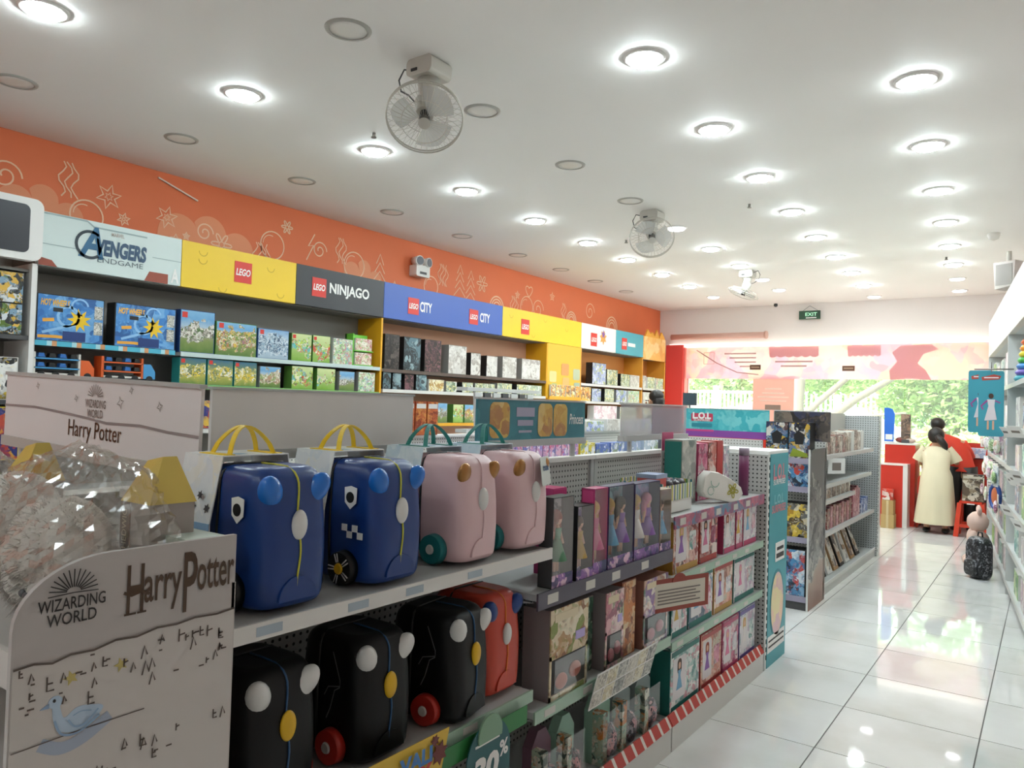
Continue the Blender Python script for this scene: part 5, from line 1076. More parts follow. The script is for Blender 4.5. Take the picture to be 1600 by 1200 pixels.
# ---------------------------------------------------------------- goods on the bay with the pink top edge
GT = 'goods on the pink-edged top shelf'
PRED = print_mat('print_red_doll', ['#b5483f', '#c46a5a', '#d8b0a4', '#8a2f2c', '#e2d2c8', '#4a3a3a'], 18); PPK2 = print_mat('print_pink_doll', ['#c4587a', '#d88aa0', '#e6ccd0', '#8a2a50', '#b0a8a4'], 18)
PTL = print_mat('print_teal_doll', ['#d8dcd8', '#a8c4bc', '#c98a94', '#5a8f8a', '#e6e2dc'], 20); PBEI2 = print_mat('print_peach_doll', ['#d8a48c', '#c4705a', '#e6d0c0', '#9a5a48', '#b8b09a'], 18)
PWHT = print_mat('print_white_doll', ['#dcd8d6', '#c8c4c8', '#b89ab0', '#9ab0b4', '#e8e4e0'], 22)
B_RED = M('carton_red', '#a83a34', 0.45); B_PNK = M('carton_rose_pink', '#b8446a', 0.45); B_OCH = M('carton_ochre', '#b58a3a', 0.45); B_DT = M('carton_deep_teal', '#1f6a62', 0.45)
t = thing('pen_tray', 'striped cardboard tray of small goods on the pink-edged shelf', 'tray', (-1.5, 3.53, 1.09), PI / 2)
STR = stripes_mat('tray_stripes', ['#3f7f8a', '#d8d4c4', '#6a9a5a', '#c9b44a', '#e2ded2', '#5a6a9a', '#b5c26a', '#dcd8c8'], 'X', 0.012)
MB().box(-0.16, 0.20, 0.0, 0.22, 0.0, 0.09).obj('tray_box', B_WHT, t)
MB().box(-0.163, 0.203, -0.004, 0.0, 0.06, 0.135).obj('striped_wall', STR, t); MB().box(-0.163, 0.203, 0.22, 0.224, 0.06, 0.16).obj('striped_wall', STR, t)
for q_ in (-0.167, 0.203): MB().box(q_, q_ + 0.004, -0.004, 0.224, 0.05, 0.148).obj('striped_end', stripes_mat('tray_stripes_y', ['#3f7f8a', '#d8d4c4', '#6a9a5a', '#c9b44a', '#e2ded2', '#5a6a9a', '#b5c26a', '#dcd8c8'], 'Y', 0.012), t)
t2 = thing('lunch_box', 'small coral tub with a blue lid in the striped tray', 'tub', (-1.6, 3.46, 1.181), PI / 2)
MB().box(-0.06, 0.06, -0.05, 0.05, 0, 0.075).obj('tub', M('coral_tub', '#d4605a', 0.4), t2); MB().box(-0.064, 0.064, -0.054, 0.054, 0.075, 0.095).obj('lid', M('lid_blue_grey', '#9aa8c4', 0.4), t2)
for k in range(5):
    tag(fluff((0, 0, 0.03), (0.035, 0.03, 0.03), 0.25, k * 2.3, 14, 10).obj('keyring_toy', M(['charm_dark', 'charm_plum'][k % 2], ['#3a3238', '#6a4a5a'][k % 2], 0.35), None, (-1.56 - 0.04 * (k % 2), 3.555 + k * 0.038, 1.181)),
        f'small dark charm in the striped tray, {ORD[k]} from the tub', 'charm', 'charms in the striped tray')
t3 = thing('sale_sign', 'pink and white sale sign reading 50 on the pink-edged shelf', 'sale sign', (-1.74, 3.95, 1.087), PI / 2)
MB().box(-0.075, 0.075, -0.003, 0, 0.1, 0.38).obj('board', PAPER, t3); MB().box(-0.075, 0.075, -0.005, -0.003, 0.28, 0.38).obj('pink_top', M('sign_pink', '#b84a72', 0.45), t3)
text(t3, '50', 0, 0.245, 0.1, 0.05, TXT, -0.0045, bold=0.05); MB().box(-0.05, 0.05, -0.0045, -0.003, 0.2, 0.21).box(-0.04, 0.04, -0.0045, -0.003, 0.17, 0.18).obj('small_print', TXT, t3); MB().box(-0.02, 0.02, -0.02, 0.02, 0, 0.1).obj('stand', CLEAR, t3)
carton('tall_box', 'tall grey box with a teal spine on the pink-edged shelf', 'toy box', GT, -1.6, 3.93, 1.087, 0.2, 0.1, 0.345, PI / 2, M('carton_stone', '#9a9a94', 0.45), print_mat('print_stone', ['#a8a8a0', '#8a8a84', '#c4c2b8', '#6f7a74'], 16), side=M('spine_teal', '#1f7a72', 0.45))
for k, (y0, y1, h, bd, fr, ds) in enumerate(((4.06, 4.2, 0.32, B_PNK, PPK2, 'pink-and-green'), (4.21, 4.34, 0.325, B_RED, PRED, 'red'), (4.35, 4.45, 0.33, B_RED, M('plain_red_print', '#b5403a', 0.4), 'plain red'), (4.46, 4.56, 0.3, B_WHT, PWHT, 'white'))):
    carton('doll_carton', f'{ds} carton on the pink-edged top shelf, {ORD[k]} after the tall grey box', 'toy box', GT, -1.6, (y0 + y1) / 2, 1.087, y1 - y0, 0.1, h, PI / 2, bd, fr)
t = thing('purple_tube', 'slim plum tube standing at the end of the pink-edged shelf', 'tube', (-1.52, 4.6, 1.087))
MB().cyl((0, 0, 0), (0, 0, 0.24), 0.03, n=20).obj('tube', M('plum', '#6a2450', 0.4), t); MB().cyl((0, 0, 0.24), (0, 0, 0.285), 0.031, n=20).obj('cap', M('mauve_cap', '#8a7a88', 0.4), t)
t = thing('printed_pouch', 'white pouch with a flower print lying tilted on the pink-edged shelf', 'pouch', (-1.5, 4.1, 1.094), PI / 2 - 0.45)
t.rotation_euler = (0.0, 0.2, PI / 2 - 0.45)
pp = [(-0.15, 0.03), (-0.12, 0.005), (0.08, 0.005), (0.14, 0.03), (0.165, 0.07), (0.14, 0.105), (0.06, 0.135), (-0.05, 0.155), (-0.12, 0.15), (-0.155, 0.11)]
MB().loft([[(x * 0.93, -0.03, z * 0.93 + 0.005) for x, z in pp], [(x, -0.018, z) for x, z in pp], [(x, 0.018, z) for x, z in pp], [(x * 0.93, 0.03, z * 0.93 + 0.005) for x, z in pp]]).obj('pouch_body', M('bag_white', '#dedad2', 0.5), t)
MB().ribbon(flower(0.07, 0.075, 0.042, 5), 0.007, -0.031, closed=True).ribbon(flower(0.07, 0.075, 0.02, 5), 0.006, -0.031, closed=True).obj('flower_print', M('olive_print', '#a8a03a', 0.5), t, fix=False)
MB().ribbon(arc(-0.07, 0.1, 0.03, PI, 2 * PI, 8), 0.005, -0.031).ribbon(arc(-0.09, 0.045, 0.022, 0, 6), 0.004, -0.031).obj('line_print', M('mint_print', '#8fb4a4', 0.5), t, fix=False)
tag(MB().box(-0.07, 0.07, -0.06, 0.06, 0, 0.006).obj('brown_flap', M('kraft_flap', '#6a5030', 0.6), None, (-1.55, 4.36, 1.13), (0.6, 0.5, 1.2)), 'folded brown card flap behind the white bag', 'card')
GZ = [('on the pink-edged bay\'s second shelf', 0.801, [(3.42, 3.75, 0.28, B_OCH, PRED, 'red and ochre'), (3.76, 4.02, 0.27, B_RED, PRED, 'plain red'), (4.11, 4.3, 0.265, B_PNK, PTL, 'teal-topped pink'), (4.315, 4.43, 0.262, B_PNK, PPK2, 'rose-sided'), (4.44, 4.69, 0.265, B_PNK, PWHT, 'white')]),
      ('on the pink-edged bay\'s third shelf', 0.496, [(3.42, 3.62, 0.24, B_DT, PTL, 'deep teal'), (3.63, 3.97, 0.265, B_DT, print_mat('print_girl_blue', ['#d8d4cc', '#6a8aa4', '#c98a94', '#4a5a70', '#e6e0d8'], 14), 'white and blue'), (3.98, 4.28, 0.26, B_OCH, PBEI2, 'peach with yellow edge'), (4.29, 4.67, 0.255, B_DT, PWHT, 'white and teal')]),
      ('on the pink-edged bay\'s base shelf', 0.131, [(3.42, 3.8, 0.305, B_DT, PTL, 'white and teal'), (3.81, 4.12, 0.295, B_RED, PBEI2, 'salmon'), (4.13, 4.4, 0.295, B_PNK, PPK2, 'pink'), (4.41, 4.7, 0.3, M('carton_violet', '#6a5a9a', 0.45), PWHT, 'violet and white')])]
for where, z, its in GZ:
    for k, (y0, y1, h, bd, fr, ds) in enumerate(its):
        o = carton('doll_carton', f'{ds} doll carton, {ORD[k]} from left {where}', 'toy box', 'doll cartons in the pink-edged bay', -1.465, (y0 + y1) / 2, z, y1 - y0 - 0.008, 0.1, h, PI / 2, bd, fr, (bd, 0.01, 0.12), False)
        panel(o, 'title_band', 0, h * 0.93, (y1 - y0) * 0.9, h * 0.08, bd if bd != B_OCH else B_RED, -0.052, 0.0015)
        fx_ = -(y1 - y0) * 0.2; fs = h / 0.3; hm = (HB, HN, HR, HP_)[(k + int(z * 10)) % 4]; dm = (DA, DB, DF, DD, DC)[(k * 2 + int(z * 10)) % 5]
        panel(o, 'window_print', fx_, h * 0.52, (y1 - y0) * 0.4, h * 0.66, M('pale_window_print', '#d6cfcf', 0.4), -0.0521, 0.0006, 0.01)
        hp_ = panel(o, 'hair_print', fx_, h * 0.7, 0.05 * fs, 0.07 * fs, hm, -0.0527, 0.0004, 0.02); panel(o, 'face_print', fx_, h * 0.71, 0.026 * fs, 0.032 * fs, SKIN, -0.0531, 0.0004, 0.012)
        MB().prism([(-0.035 * fs, 0), (0.035 * fs, 0), (0.012 * fs, 0.06 * fs), (0.018 * fs, 0.09 * fs), (-0.018 * fs, 0.09 * fs), (-0.012 * fs, 0.06 * fs)], -0.0533, -0.0527).obj('dress_print', dm, o, (fx_, 0, h * 0.34))
        panel(o, 'accessory_print', (y1 - y0) * 0.24, h * 0.5, (y1 - y0) * 0.26, h * 0.34, [PTL, PPK2, PWHT][k % 3], -0.0525, 0.0006, 0.012)

# ---------------------------------------------------------------- second gondola farther down the aisle
t = thing('gondola_bay', 'farther gondola bay stacked with slim boxes, ending in a tall perforated wing', 'gondola shelf', (-1.6, 6.95, 0), PI / 2, 'gondola shelf bays beside the aisle')
W2 = 2.45
MB().box(0, W2, 0, 0.012, 0, 0.07).obj('kick_plate', KICK, t); bs = MB().box(0, W2, 0.012, 0.34, 0.06, 0.085).obj('base_deck', GREYM, t); MB().box(0, W2, -0.006, 0.006, 0.07, 0.1).obj('price_rail', LW, bs)
MB().box(0, W2, 0.34, 0.355, 0.085, 1.4).obj('pegboard', PEGX, t)
for (z, x1) in ((1.222, W2 - 0.15), (0.965, W2 - 0.25), (0.82, 1.35), (0.535, W2 - 0.05)):
    s = MB().box(0, x1, 0.01, 0.33, z - 0.02, z).obj('shelf', GREYM, t); MB().box(0, x1, 0.002, 0.01, z - 0.035, z + 0.003).obj('price_rail', M('silver_rail', '#c2bfba', 0.3), s)
MB().box(W2, W2 + 0.02, -0.02, 0.6, 0.0, 1.58).obj('wing', peg_mat('pegboard_wing2', '#b4b5b4', 'x'), t)
MB().box(W2 + 0.02, W2 + 0.17, -0.022, 0.1, 0.0, 1.58).obj('end_post', LGREY, t)
sl = MB()
for k in range(30): sl.box(W2 + 0.025, W2 + 0.04, -0.024, -0.02, 0.05 + k * 0.05, 0.08 + k * 0.05)
sl.obj('post_slots', BLACK, t)
MB().box(0, W2, 0.36, 1.0, 0, 0.1).box(0, W2, 0.36, 0.9, 0.8, 0.82).obj('rear_shelves', GREYM, t)
MB().box(-0.3, W2, 0.335, 0.347, 1.40, 1.6).obj('header_panel', noisy('stone_header', '#b9b3aa', 0.05, 4, 0.5), t)
# slim boxes on its shelves
SB = [print_mat('print_slim%d' % k, c, 24) for k, c in enumerate((['#8a7060', '#b59a84', '#5a463c', '#d8c8b8'], ['#a8988a', '#c9bcae', '#7a6a60', '#e2dad0'], ['#7a5a50', '#9a4a44', '#c4a494', '#4a3a34']))]
def slim_row(y0, n, dy, z, h, where, pals, d=0.16, x=-1.64, grp='slim boxes on the farther gondola'):
    for k in range(n):
        bd = pals[k % len(pals)]
        carton('slim_box', f'slim box {ORD[k]} from left, {where}, farther gondola', 'toy box', grp, x, y0 + k * dy, z, dy * 0.88, d, h * (1 + 0.05 * ((k * 7) % 3 - 1)), PI / 2, bd, bd)
slim_row(7.12, 10, 0.1, 1.223, 0.16, 'top shelf', SB)
slim_row(8.17, 5, 0.16, 1.223, 0.2, 'right part of top shelf', [SB[1], B_WHT, SB[0]])
slim_row(7.15, 12, 0.095, 0.821, 0.13, 'between the upper shelves', SB[:2])
slim_row(7.35, 9, 0.115, 0.536, 0.2, 'third shelf', [SB[2], print_mat('print_rose_slim', ['#c4848c', '#a85a68', '#dab4b4', '#8a4a54'], 20)])
slim_row(8.42, 4, 0.09, 0.536, 0.3, 'tall pink stack on third shelf', [print_mat('print_rose_slim', ['#c4848c'], 20)])
slim_row(8.85, 3, 0.13, 0.536, 0.15, 'right end of third shelf', [print_mat('print_blue_slim', ['#3a5a9a', '#6a84b8', '#d8dce6', '#2a3f70'], 24)])
for k in range(7):
    o = tag(MB().box(-0.09, 0.09, -0.012, 0.012, 0, 0.34).obj('picture_frame', [B_BLK, B_WHT, M('tan_board', '#a8835a', 0.5)][k % 3], None, (-1.68, 7.35 + k * 0.25, 0.09), (-0.35, 0.0, PI / 2)),
            f'leaning board set on the base of the farther gondola, {ORD[k]} from the left', 'board game', 'leaning boards on the farther gondola')
    panel(o, 'face_print', 0, 0.17, 0.14, 0.28, print_mat('print_board_set', ['#e2ded4', '#1a1a1a', '#a8835a', '#e2ded4', '#2a2422'], 12), -0.012, 0.001)
t = thing('price_flag', 'white price flag jutting from the farther gondola', 'price tag', (-1.58, 7.35, 1.13), PI / 2 - 0.6)
MB().box(-0.1, 0.1, -0.002, 0, -0.08, 0.06).obj('card', PAPER, t); MB().box(-0.05, 0.05, -0.0035, -0.002, -0.05, 0.02).obj('print', M('grey_text', '#7a7068', 0.5), t)
# end display of the second gondola facing the entrance
t = thing('end_display', 'end display of robot toys with a rounded grey picture side panel', 'display stand', (-1.57, 6.38, 0), PI / 2)
P_GSIDE = print_mat('print_grey_robot', ['#4a4a4c', '#6a6866', '#8a8886', '#2f2f32', '#a8a29a'], 7, warp=0.16, bands=[(0, '#8a5a48'), (0.25, '#a08a7a'), (0.3, '#b8b4ae'), (0.5, '#6a6a6a'), (1, '#4f4d4c')], cover=0.7)
MB().prism(side_poly(0.0, 0.55, 1.30, 0.13), 0, 0.012).obj('side_panel', P_GSIDE, t)
MB().prism(side_poly(-0.004, 0.0, 1.30, 0.003), -0.001, 0.014).obj('panel_edge', LGREY, t)
for z in (1.215, 0.985, 0.575, 0.1):
    s = MB().box(0.02, 0.5, 0.014, 0.39, z - 0.02, z).obj('shelf', GREYM, t); MB().box(0.008, 0.02, 0.014, 0.39, z - 0.035, z + 0.01).obj('price_rail', M('lilac_rail', '#9a94a8', 0.4), s)
MB().box(0.5, 0.52, 0.0, 0.395, 0, 1.36).obj('back_board', peg_mat('pegboard_wing3', '#d2d1cd', 'x'), t); MB().box(0.02, 0.5, 0.02, 0.39, 0.0, 0.06).obj('base', DGREY, t)
P_ROB = print_mat('print_robot', ['#1c1e26', '#2f3a5a', '#6a7a9a', '#c9a43a', '#d8d4cc', '#5a3a34', '#3a6a8a'], 20); P_ROBY = print_mat('print_robot_gold', ['#1c1a18', '#b58a2a', '#e0c04a', '#4a3a20', '#d8d0b8', '#6a6a6a'], 18); P_ROBB = print_mat('print_robot_blue', ['#4a8ab8', '#d8e2e8', '#2a5a8a', '#c4483a', '#1c2a3a', '#8ab4d0'], 18)
for k, (x0, x1, z, h, pr, ds) in enumerate(((-1.94, -1.76, 1.216, 0.3, P_ROB, 'dark robot box with a lime base, left on top of'), (-1.755, -1.585, 1.216, 0.3, P_ROB, 'dark robot box with a lime base, right on top of'),
    (-1.95, -1.76, 0.986, 0.2, P_ROBB, 'pale blue robot box on the upper left of'), (-1.755, -1.59, 0.986, 0.2, P_ROBB, 'pale blue robot box on the upper right of'), (-1.95, -1.765, 0.576, 0.28, P_ROBY, 'gold robot box on the middle left of'), (-1.755, -1.59, 0.576, 0.28, P_ROBY, 'gold robot box on the middle right of'),
    (-1.96, -1.78, 0.101, 0.38, P_ROBB, 'tall blue robot box at the bottom left of'), (-1.775, -1.605, 0.101, 0.38, P_ROBB, 'tall blue robot box at the bottom right of'))):
    o = carton('robot_box', ds + ' the robot end display', 'toy box', 'robot boxes on the end display', (x0 + x1) / 2, 6.42, z, x1 - x0, 0.16, h, 0, B_BLK, pr)
    if z > 1.2:
        MB().prism([(-0.075, 0.02), (0.075, 0.02), (0.06, 0.05), (-0.05, 0.09)], -0.083, -0.081).obj('lime_print', M('lime_print', '#8a9a2a', 0.45), o); MB().prism([(-0.03, 0.12), (0.03, 0.12), (0.045, 0.2), (0, 0.23), (-0.045, 0.2)], -0.083, -0.081).obj('shield_print', B_BLK, o)
# header boards over the end display
def xheader(x0, x1, y, mat, label, z0=1.355, z1=1.605):
    t = thing('header_board', label, 'header board', (x0, y, 1.36), 0, 'header boards on the farther gondola')
    W = x1 - x0; MB().box(0, W, -0.006, 0.006, 0.0, z1 - 1.36).obj('panel', mat, t); MB().box(0, W, -0.01, 0.01, z1 - 1.36, z1 - 1.352).obj('top_edge', LGREY, t)
    return t
t = xheader(-2.69, -1.93, 6.47, print_mat('print_aqua_waves', ['#3fb0bc', '#5ac2ca', '#46b6c0', '#7acfd2'], 12), 'aqua wave-patterned header board with a purple base band')
MB().box(0, 0.76, -0.008, -0.006, 0.0, 0.06).obj('purple_print', M('purple_band', '#8a4aa0', 0.45), t)
text(t, 'L.O.L', 0.17, 0.185, 0.17, 0.06, WTXT, -0.0105, bold=0.05); panel(t, 'pink_banner_print', 0.17, 0.17, 0.2, 0.07, M('lol_red', '#c8405a', 0.45), -0.006, 0.002, 0.01)
text(t, 'SURPRISE!', 0.17, 0.145, 0.15, 0.018, WTXT, -0.0105); panel(t, 'caption_print', 0.17, 0.1, 0.19, 0.035, M('deep_teal_print', '#2f8a9a', 0.45), -0.006, 0.0015, 0.008); panel(t, 'caption_print', 0.15, 0.055, 0.26, 0.018, M('hot_pink_print', '#d04a8a', 0.45), -0.008, 0.0015, 0.006)
xheader(-1.925, -1.47, 6.60, print_mat('print_brown_header', ['#4a4440', '#6a5f58', '#2f2c2c', '#8a7a6c', '#3a3f5a'], 9, warp=0.12), 'dark brown picture header board above the robot end display')
tag(MB().box(-2.7, -1.98, 6.46, 6.48, 0.0, 1.355).obj('perforated_panel', peg_mat('pegboard_world', '#d2d1cd', 'y', '#77756f')), 'white perforated panel under the aqua header board', 'perforated panel')

# ---------------------------------------------------------------- middle gondola row seen over the top
t = thing('gondola_bay', 'long gondola in the middle of the shop, seen above the near shelves', 'gondola shelf', (-3.42, 2.6, 0), PI / 2, 'gondola shelf bays beside the aisle')
L3 = 5.6
MB().box(0, L3, 0, 0.9, 0, 0.12).obj('base_deck', KICK, t); MB().box(0, L3, 0.42, 0.45, 0.12, 1.33).obj('pegboard', PEGW, t)
for z in (1.12, 0.75, 0.42):
    s = MB().box(0, L3, 0.02, 0.42, z - 0.022, z).obj('shelf', LGREY, t); MB().box(0, L3, 0.01, 0.02, z - 0.035, z + 0.004).obj('price_rail', LW, s)
    MB().box(0, L3, 0.45, 0.86, z - 0.022, z).obj('shelf', LGREY, t)
MB().box(0, L3, 0.38, 0.49, 1.33, 1.345).obj('top_rail', WHITE, t)
PM = print_mat('print_pony', ['#b58ab0', '#8a7ab8', '#d8a4b8', '#e2d4dc', '#c45a78', '#6a6aa8'], 22)
for k in range(13):
    carton('window_toy_box', f'lilac and pink toy box in the middle row, {ORD[k]} from the left', 'toy box', 'lilac boxes in the middle row', -3.44, 4.66 + k * 0.098, 1.121, 0.09, 0.1, 0.15 + 0.01 * (k % 3), PI / 2, M('carton_lilac', '#9a8ab0', 0.45), PM)
for k, (y, w, h, c, ds) in enumerate(((5.99, 0.15, 0.16, '#d9c23a', 'yellow'), (6.13, 0.12, 0.14, '#c9b42a', 'small yellow'), (6.34, 0.26, 0.125, '#4a62a8', 'blue'), (6.64, 0.28, 0.13, '#5a70b0', 'second blue'), (7.0, 0.3, 0.14, '#8a98b8', 'grey-blue'), (7.4, 0.35, 0.15, '#a9b4c4', 'pale blue'))):
    carton('window_toy_box', f'{ds} toy box at the right of the middle row', 'toy box', 'boxes right in the middle row', -3.44, y, 1.121, w, 0.12, h, PI / 2, M('carton_%s' % c[1:], c, 0.45), print_mat('print_mid_%s' % c[1:], [c, '#d8d8e0', c, '#7a8a6a'], 18))
for k in range(3):
    o = carton('orange_box', f'tall orange box standing on the middle row, {["left","middle","right"][k]} of three', 'toy box', 'tall orange boxes', -3.78, 4.03 + k * 0.13, 1.347, 0.12, 0.1, 0.25, PI / 2, M('carton_orange', '#b5532c', 0.45), print_mat('print_orange_tall', ['#b5532c', '#c96a3a', '#8a3a22', '#d9904a'], 24))
    panel(o, 'title_band', 0, 0.215, 0.1, 0.035, PAPER, -0.052, 0.0015)
for k in range(4):
    tag(MB().box(-0.15, 0.15, -0.1, 0.1, 0, 0.028).obj('flat_pack', M(['pack_violet', 'pack_lilac'][k % 2], ['#5a3a6a', '#b49ac0'][k % 2], 0.45), None, (-3.55, 4.45, 1.121 + k * 0.03), (0, 0, PI / 2)),
        f'flat purple pack in the small pile on the middle row, {ORD[k]} from the bottom', 'toy pack', 'pile of flat purple packs')
for k in range(6):
    carton('top_box', f'pale box on top of the middle row, {ORD[k]} from the left', 'toy box', 'pale boxes topping the middle row', -3.75, 5.9 + k * 0.42, 1.347, 0.36, 0.2, 0.1 + 0.02 * (k % 2), PI / 2, B_WHT, [P_PALE, PWHT, P_LAV][k % 3])
t = thing('wire_rack', 'white slotted rack behind the teal header board', 'rack', (-3.9, 4.85, 1.347), PI / 2)
MB().box(0, 1.1, 0, 0.12, 0, 0.03).box(0, 1.1, 0, 0.12, 0.35, 0.38).obj('rack_frame', LGREY, t)
for k in range(7): MB().prism([(0.12 + k * 0.13, 0.05), (0.21 + k * 0.13, 0.05), (0.19 + k * 0.13, 0.34), (0.10 + k * 0.13, 0.34)], 0.0, 0.02).obj('slat', DGREY if k % 2 else LGREY, t)

# ---------------------------------------------------------------- right-hand shelving (turned six degrees)
RZ = -PI / 2 + math.radians(6.03)
def rs(u, v, z): # u along the run from Y=6.2 (away from the camera), v depth into the shelf
    d = Vector((-0.105, 0.9945)); n = Vector((0.9945, 0.105)); p = Vector((-0.098, 6.2)) + d * u + n * v
    return (p.x, p.y, z)
t = thing('wall_shelf_unit', 'pale grey shelving along the right side with white price flags', 'shelf unit', rs(0, 0, 0), math.radians(6.03))
# local frame: y along the run, x into the shelf
LR = 5.2
for k, y in enumerate((0.0, 2.1, 5.17)): MB().box(0.0, 0.42, y, y + 0.03, 0, 2.42).obj('upright', LGREY, t)
MB().box(0.42, 0.44, 0, LR, 0, 2.75).obj('back_panel', LGREY, t)
MB().box(0.0, 0.05, 0.0, LR, 2.37, 2.80).obj('fascia', M('cream_fascia', '#ddd6cc', 0.5), t); MB().box(0.05, 0.42, 0, LR, 2.37, 2.39).obj('canopy_board', LGREY, t)
RSH = (1.905, 1.52, 1.17, 0.82, 0.47, 0.12)
for z in RSH:
    for (a0, a1) in ((0.03, 2.1), (2.13, 5.17)):
        s = MB().box(0.01, 0.42, a0, a1, z - 0.02, z).obj('shelf', LGREY, t); MB().box(0.0, 0.01, a0, a1, z - 0.035, z + 0.005).obj('price_rail', M('silver_rail', '#c2bfba', 0.3), s)
RB = [print_mat('print_right%d' % k, c, 16) for k, c in enumerate((['#2f8a8a', '#d8e2dc', '#1f5a6a', '#8ab89a'], ['#c4a4b4', '#e2d4d8', '#a87a94', '#d8c8b0'], ['#5a9a4a', '#8ac45a', '#2f6a3a', '#d8d4b0'], ['#6a7a9a', '#c4ccd8', '#3a4a6a', '#d8a48a'], ['#dcd6d2', '#c0b4b4', '#e8e4e0', '#a89aa4']))]
n = 0
for zi, z in enumerate(RSH):
    for k in range(8):
        u = 0.22 + k * 0.6
        if abs(u - 2.1) < 0.24 or u > 4.95: continue
        p = rs(u, 0.03, z + 0.001)
        h = 0.26 if z < 1.9 else 0.34
        if z > 1.9 and u < 2.4: continue
        carton('shelf_toy_box', f'toy box on the right-hand shelving, {ORD[k]} along the {["top","second","third","fourth","fifth","bottom"][zi]} shelf', 'toy box', 'boxes on the right-hand shelving', p[0], p[1], p[2], 0.36, 0.2, h * (0.8 + 0.2 * ((k * 5 + zi) % 3) / 2), RZ, B_WHT, RB[(k + zi * 2) % 5])
# rainbow stacking toy
t = thing('rainbow_stacker', 'rainbow-coloured stacking toy at the right edge', 'stacking toy', rs(1.3, 0.12, 1.906))
for k, c in enumerate(('#3fa0b0', '#6a5aa8', '#3f7fc0', '#4aa84a', '#d8c43a', '#e0902a', '#d05a2a')):
    MB().lathe([(0.03, 0), (0.12 - k * 0.008, 0.002), (0.135 - k * 0.008, 0.025), (0.12 - k * 0.008, 0.048), (0.03, 0.05)], (0, 0, k * 0.05), 24).obj('ring', M('ring_%d' % k, c, 0.35), t)
MB().ell((0, 0, 0.365), (0.03, 0.03, 0.03), 14, 8).obj('knob', M('ring_6', '#d05a2a', 0.35), t)
for k, (u, z, an) in enumerate(((0.6, 1.19, 0.4), (0.9, 1.15, 0.3), (0.75, 1.52, 0.5), (1.2, 1.12, 0.2), (1.5, 0.84, 0.4), (1.75, 1.5, 0.3), (0.5, 0.84, 0.3))):
    o = tag(MB().box(-0.08, 0.08, -0.001, 0.001, -0.05, 0.05).obj('price_flag', PAPER, None, rs(u, -0.035, z - 0.02), (0.5, 0.0, RZ + an)), f'white price flag on the right-hand shelf edge, {ORD[k]} counting outwards', 'price tag', 'price flags on the right-hand shelving')
    MB().box(-0.05, 0.05, -0.0015, -0.001, -0.01, 0.01).obj('flag_print', M('grey_text', '#7a7068', 0.5), o)
# carded packs, plush and a backpack hanging along the front of the right-hand run
HK = [print_mat('print_hang%d' % k, c, 26) for k, c in enumerate((['#e6e2e0', '#d8b4c0', '#c9c4c4', '#b0849a'], ['#d4d8da', '#9ab0bc', '#e6e6e4', '#6a7a8a'], ['#e8dcd4', '#d8a890', '#c4d0b4', '#f0eae6'], ['#c8d4b0', '#8aa86a', '#e2e4d8', '#5a7a4a'], ['#e0c8d0', '#c46a8a', '#f0e4e6', '#8a4a6a']))]
n = 0
for r_, z in enumerate((1.35, 1.05, 0.78)):
    for k in range(6):
        u = 2.35 + k * 0.42; p = rs(u, -0.05 - 0.02 * ((k + r_) % 2), z)
        o = thing('hanging_pack', f'small carded toy pack, {ORD[k]} along the {["upper","middle","lower"][r_]} peg row on the right', 'toy pack', p, RZ + 0.5 - 0.25 * ((k * 3 + r_) % 3), 'packs on the right-hand pegs')
        MB().prism(rbox_poly(0.14, 0.2, 0.015), -0.002, 0.002).obj('card', HK[(k + r_) % 5], o)
        fluff((0, -0.018, -0.02), (0.05, 0.018, 0.06), 0.2, k + r_ * 7.0, 16, 10).obj('toy', HK[(k + r_ + 2) % 5], o)
        MB().cyl((0, 0.0, 0.085), (0, 0.1, 0.09), 0.003, n=6).obj('peg', DGREY, o)
def soft(label, p, c, s_):
    t = thing('plush_toy', label, 'plush toy', p, RZ, 'plush hanging on the right'); m = M('soft_' + c[1:], c, 0.9)
    fluff((0, 0, 0.13 * s_), (0.1 * s_, 0.08 * s_, 0.14 * s_), 0.1, 1.0, 24, 16).obj('body', m, t); fluff((0, -0.01, 0.33 * s_), (0.085 * s_, 0.075 * s_, 0.08 * s_), 0.06, 2.0, 24, 16).obj('head', m, t)
    for q in (-1, 1): MB().ell((q * 0.06 * s_, 0, 0.42 * s_), (0.028 * s_, 0.018 * s_, 0.035 * s_), 12, 8).obj('ear', m, t); MB().ell((q * 0.09 * s_, -0.04 * s_, 0.2 * s_), (0.035 * s_, 0.04 * s_, 0.07 * s_), 12, 8).obj('arm', m, t); MB().ell((q * 0.06 * s_, -0.05 * s_, 0.03 * s_), (0.045 * s_, 0.06 * s_, 0.04 * s_), 12, 8).obj('leg', m, t)
soft('big pale pink plush leaning on the right-hand shelving', rs(3.55, -0.15, 0.004), '#dcbcae', 1.4)
t = thing('backpack', 'black dotted backpack standing low by the right-hand shelving', 'backpack', rs(2.75, -0.17, 0.004), RZ + 0.5)
BDOT = print_mat('print_dotted', ['#17171a', '#17171a', '#17171a', '#17171a', '#8a8a90'], 30)
MB().loft([[(x * f_, y, z * f_ + 0.2 * (1 - f_)) for x, z in rbox_poly(0.26, 0.42, 0.09, z=0.2)] for y, f_ in ((-0.08, 0.82), (-0.06, 0.96), (0, 1.0), (0.05, 0.96), (0.06, 0.85))]).obj('bag_body', BDOT, t)
MB().loft([[(x * f_, y, z * f_ + 0.1 * (1 - f_)) for x, z in rbox_poly(0.2, 0.17, 0.05, z=0.1)] for y, f_ in ((-0.11, 0.85), (-0.095, 0.98), (-0.07, 1.0))]).obj('pocket', BDOT, t)
MB().tube([(-0.04, 0, 0.4), (-0.03, 0, 0.45), (0.03, 0, 0.45), (0.04, 0, 0.4)], 0.008, 8).obj('top_loop', B_BLK, t)
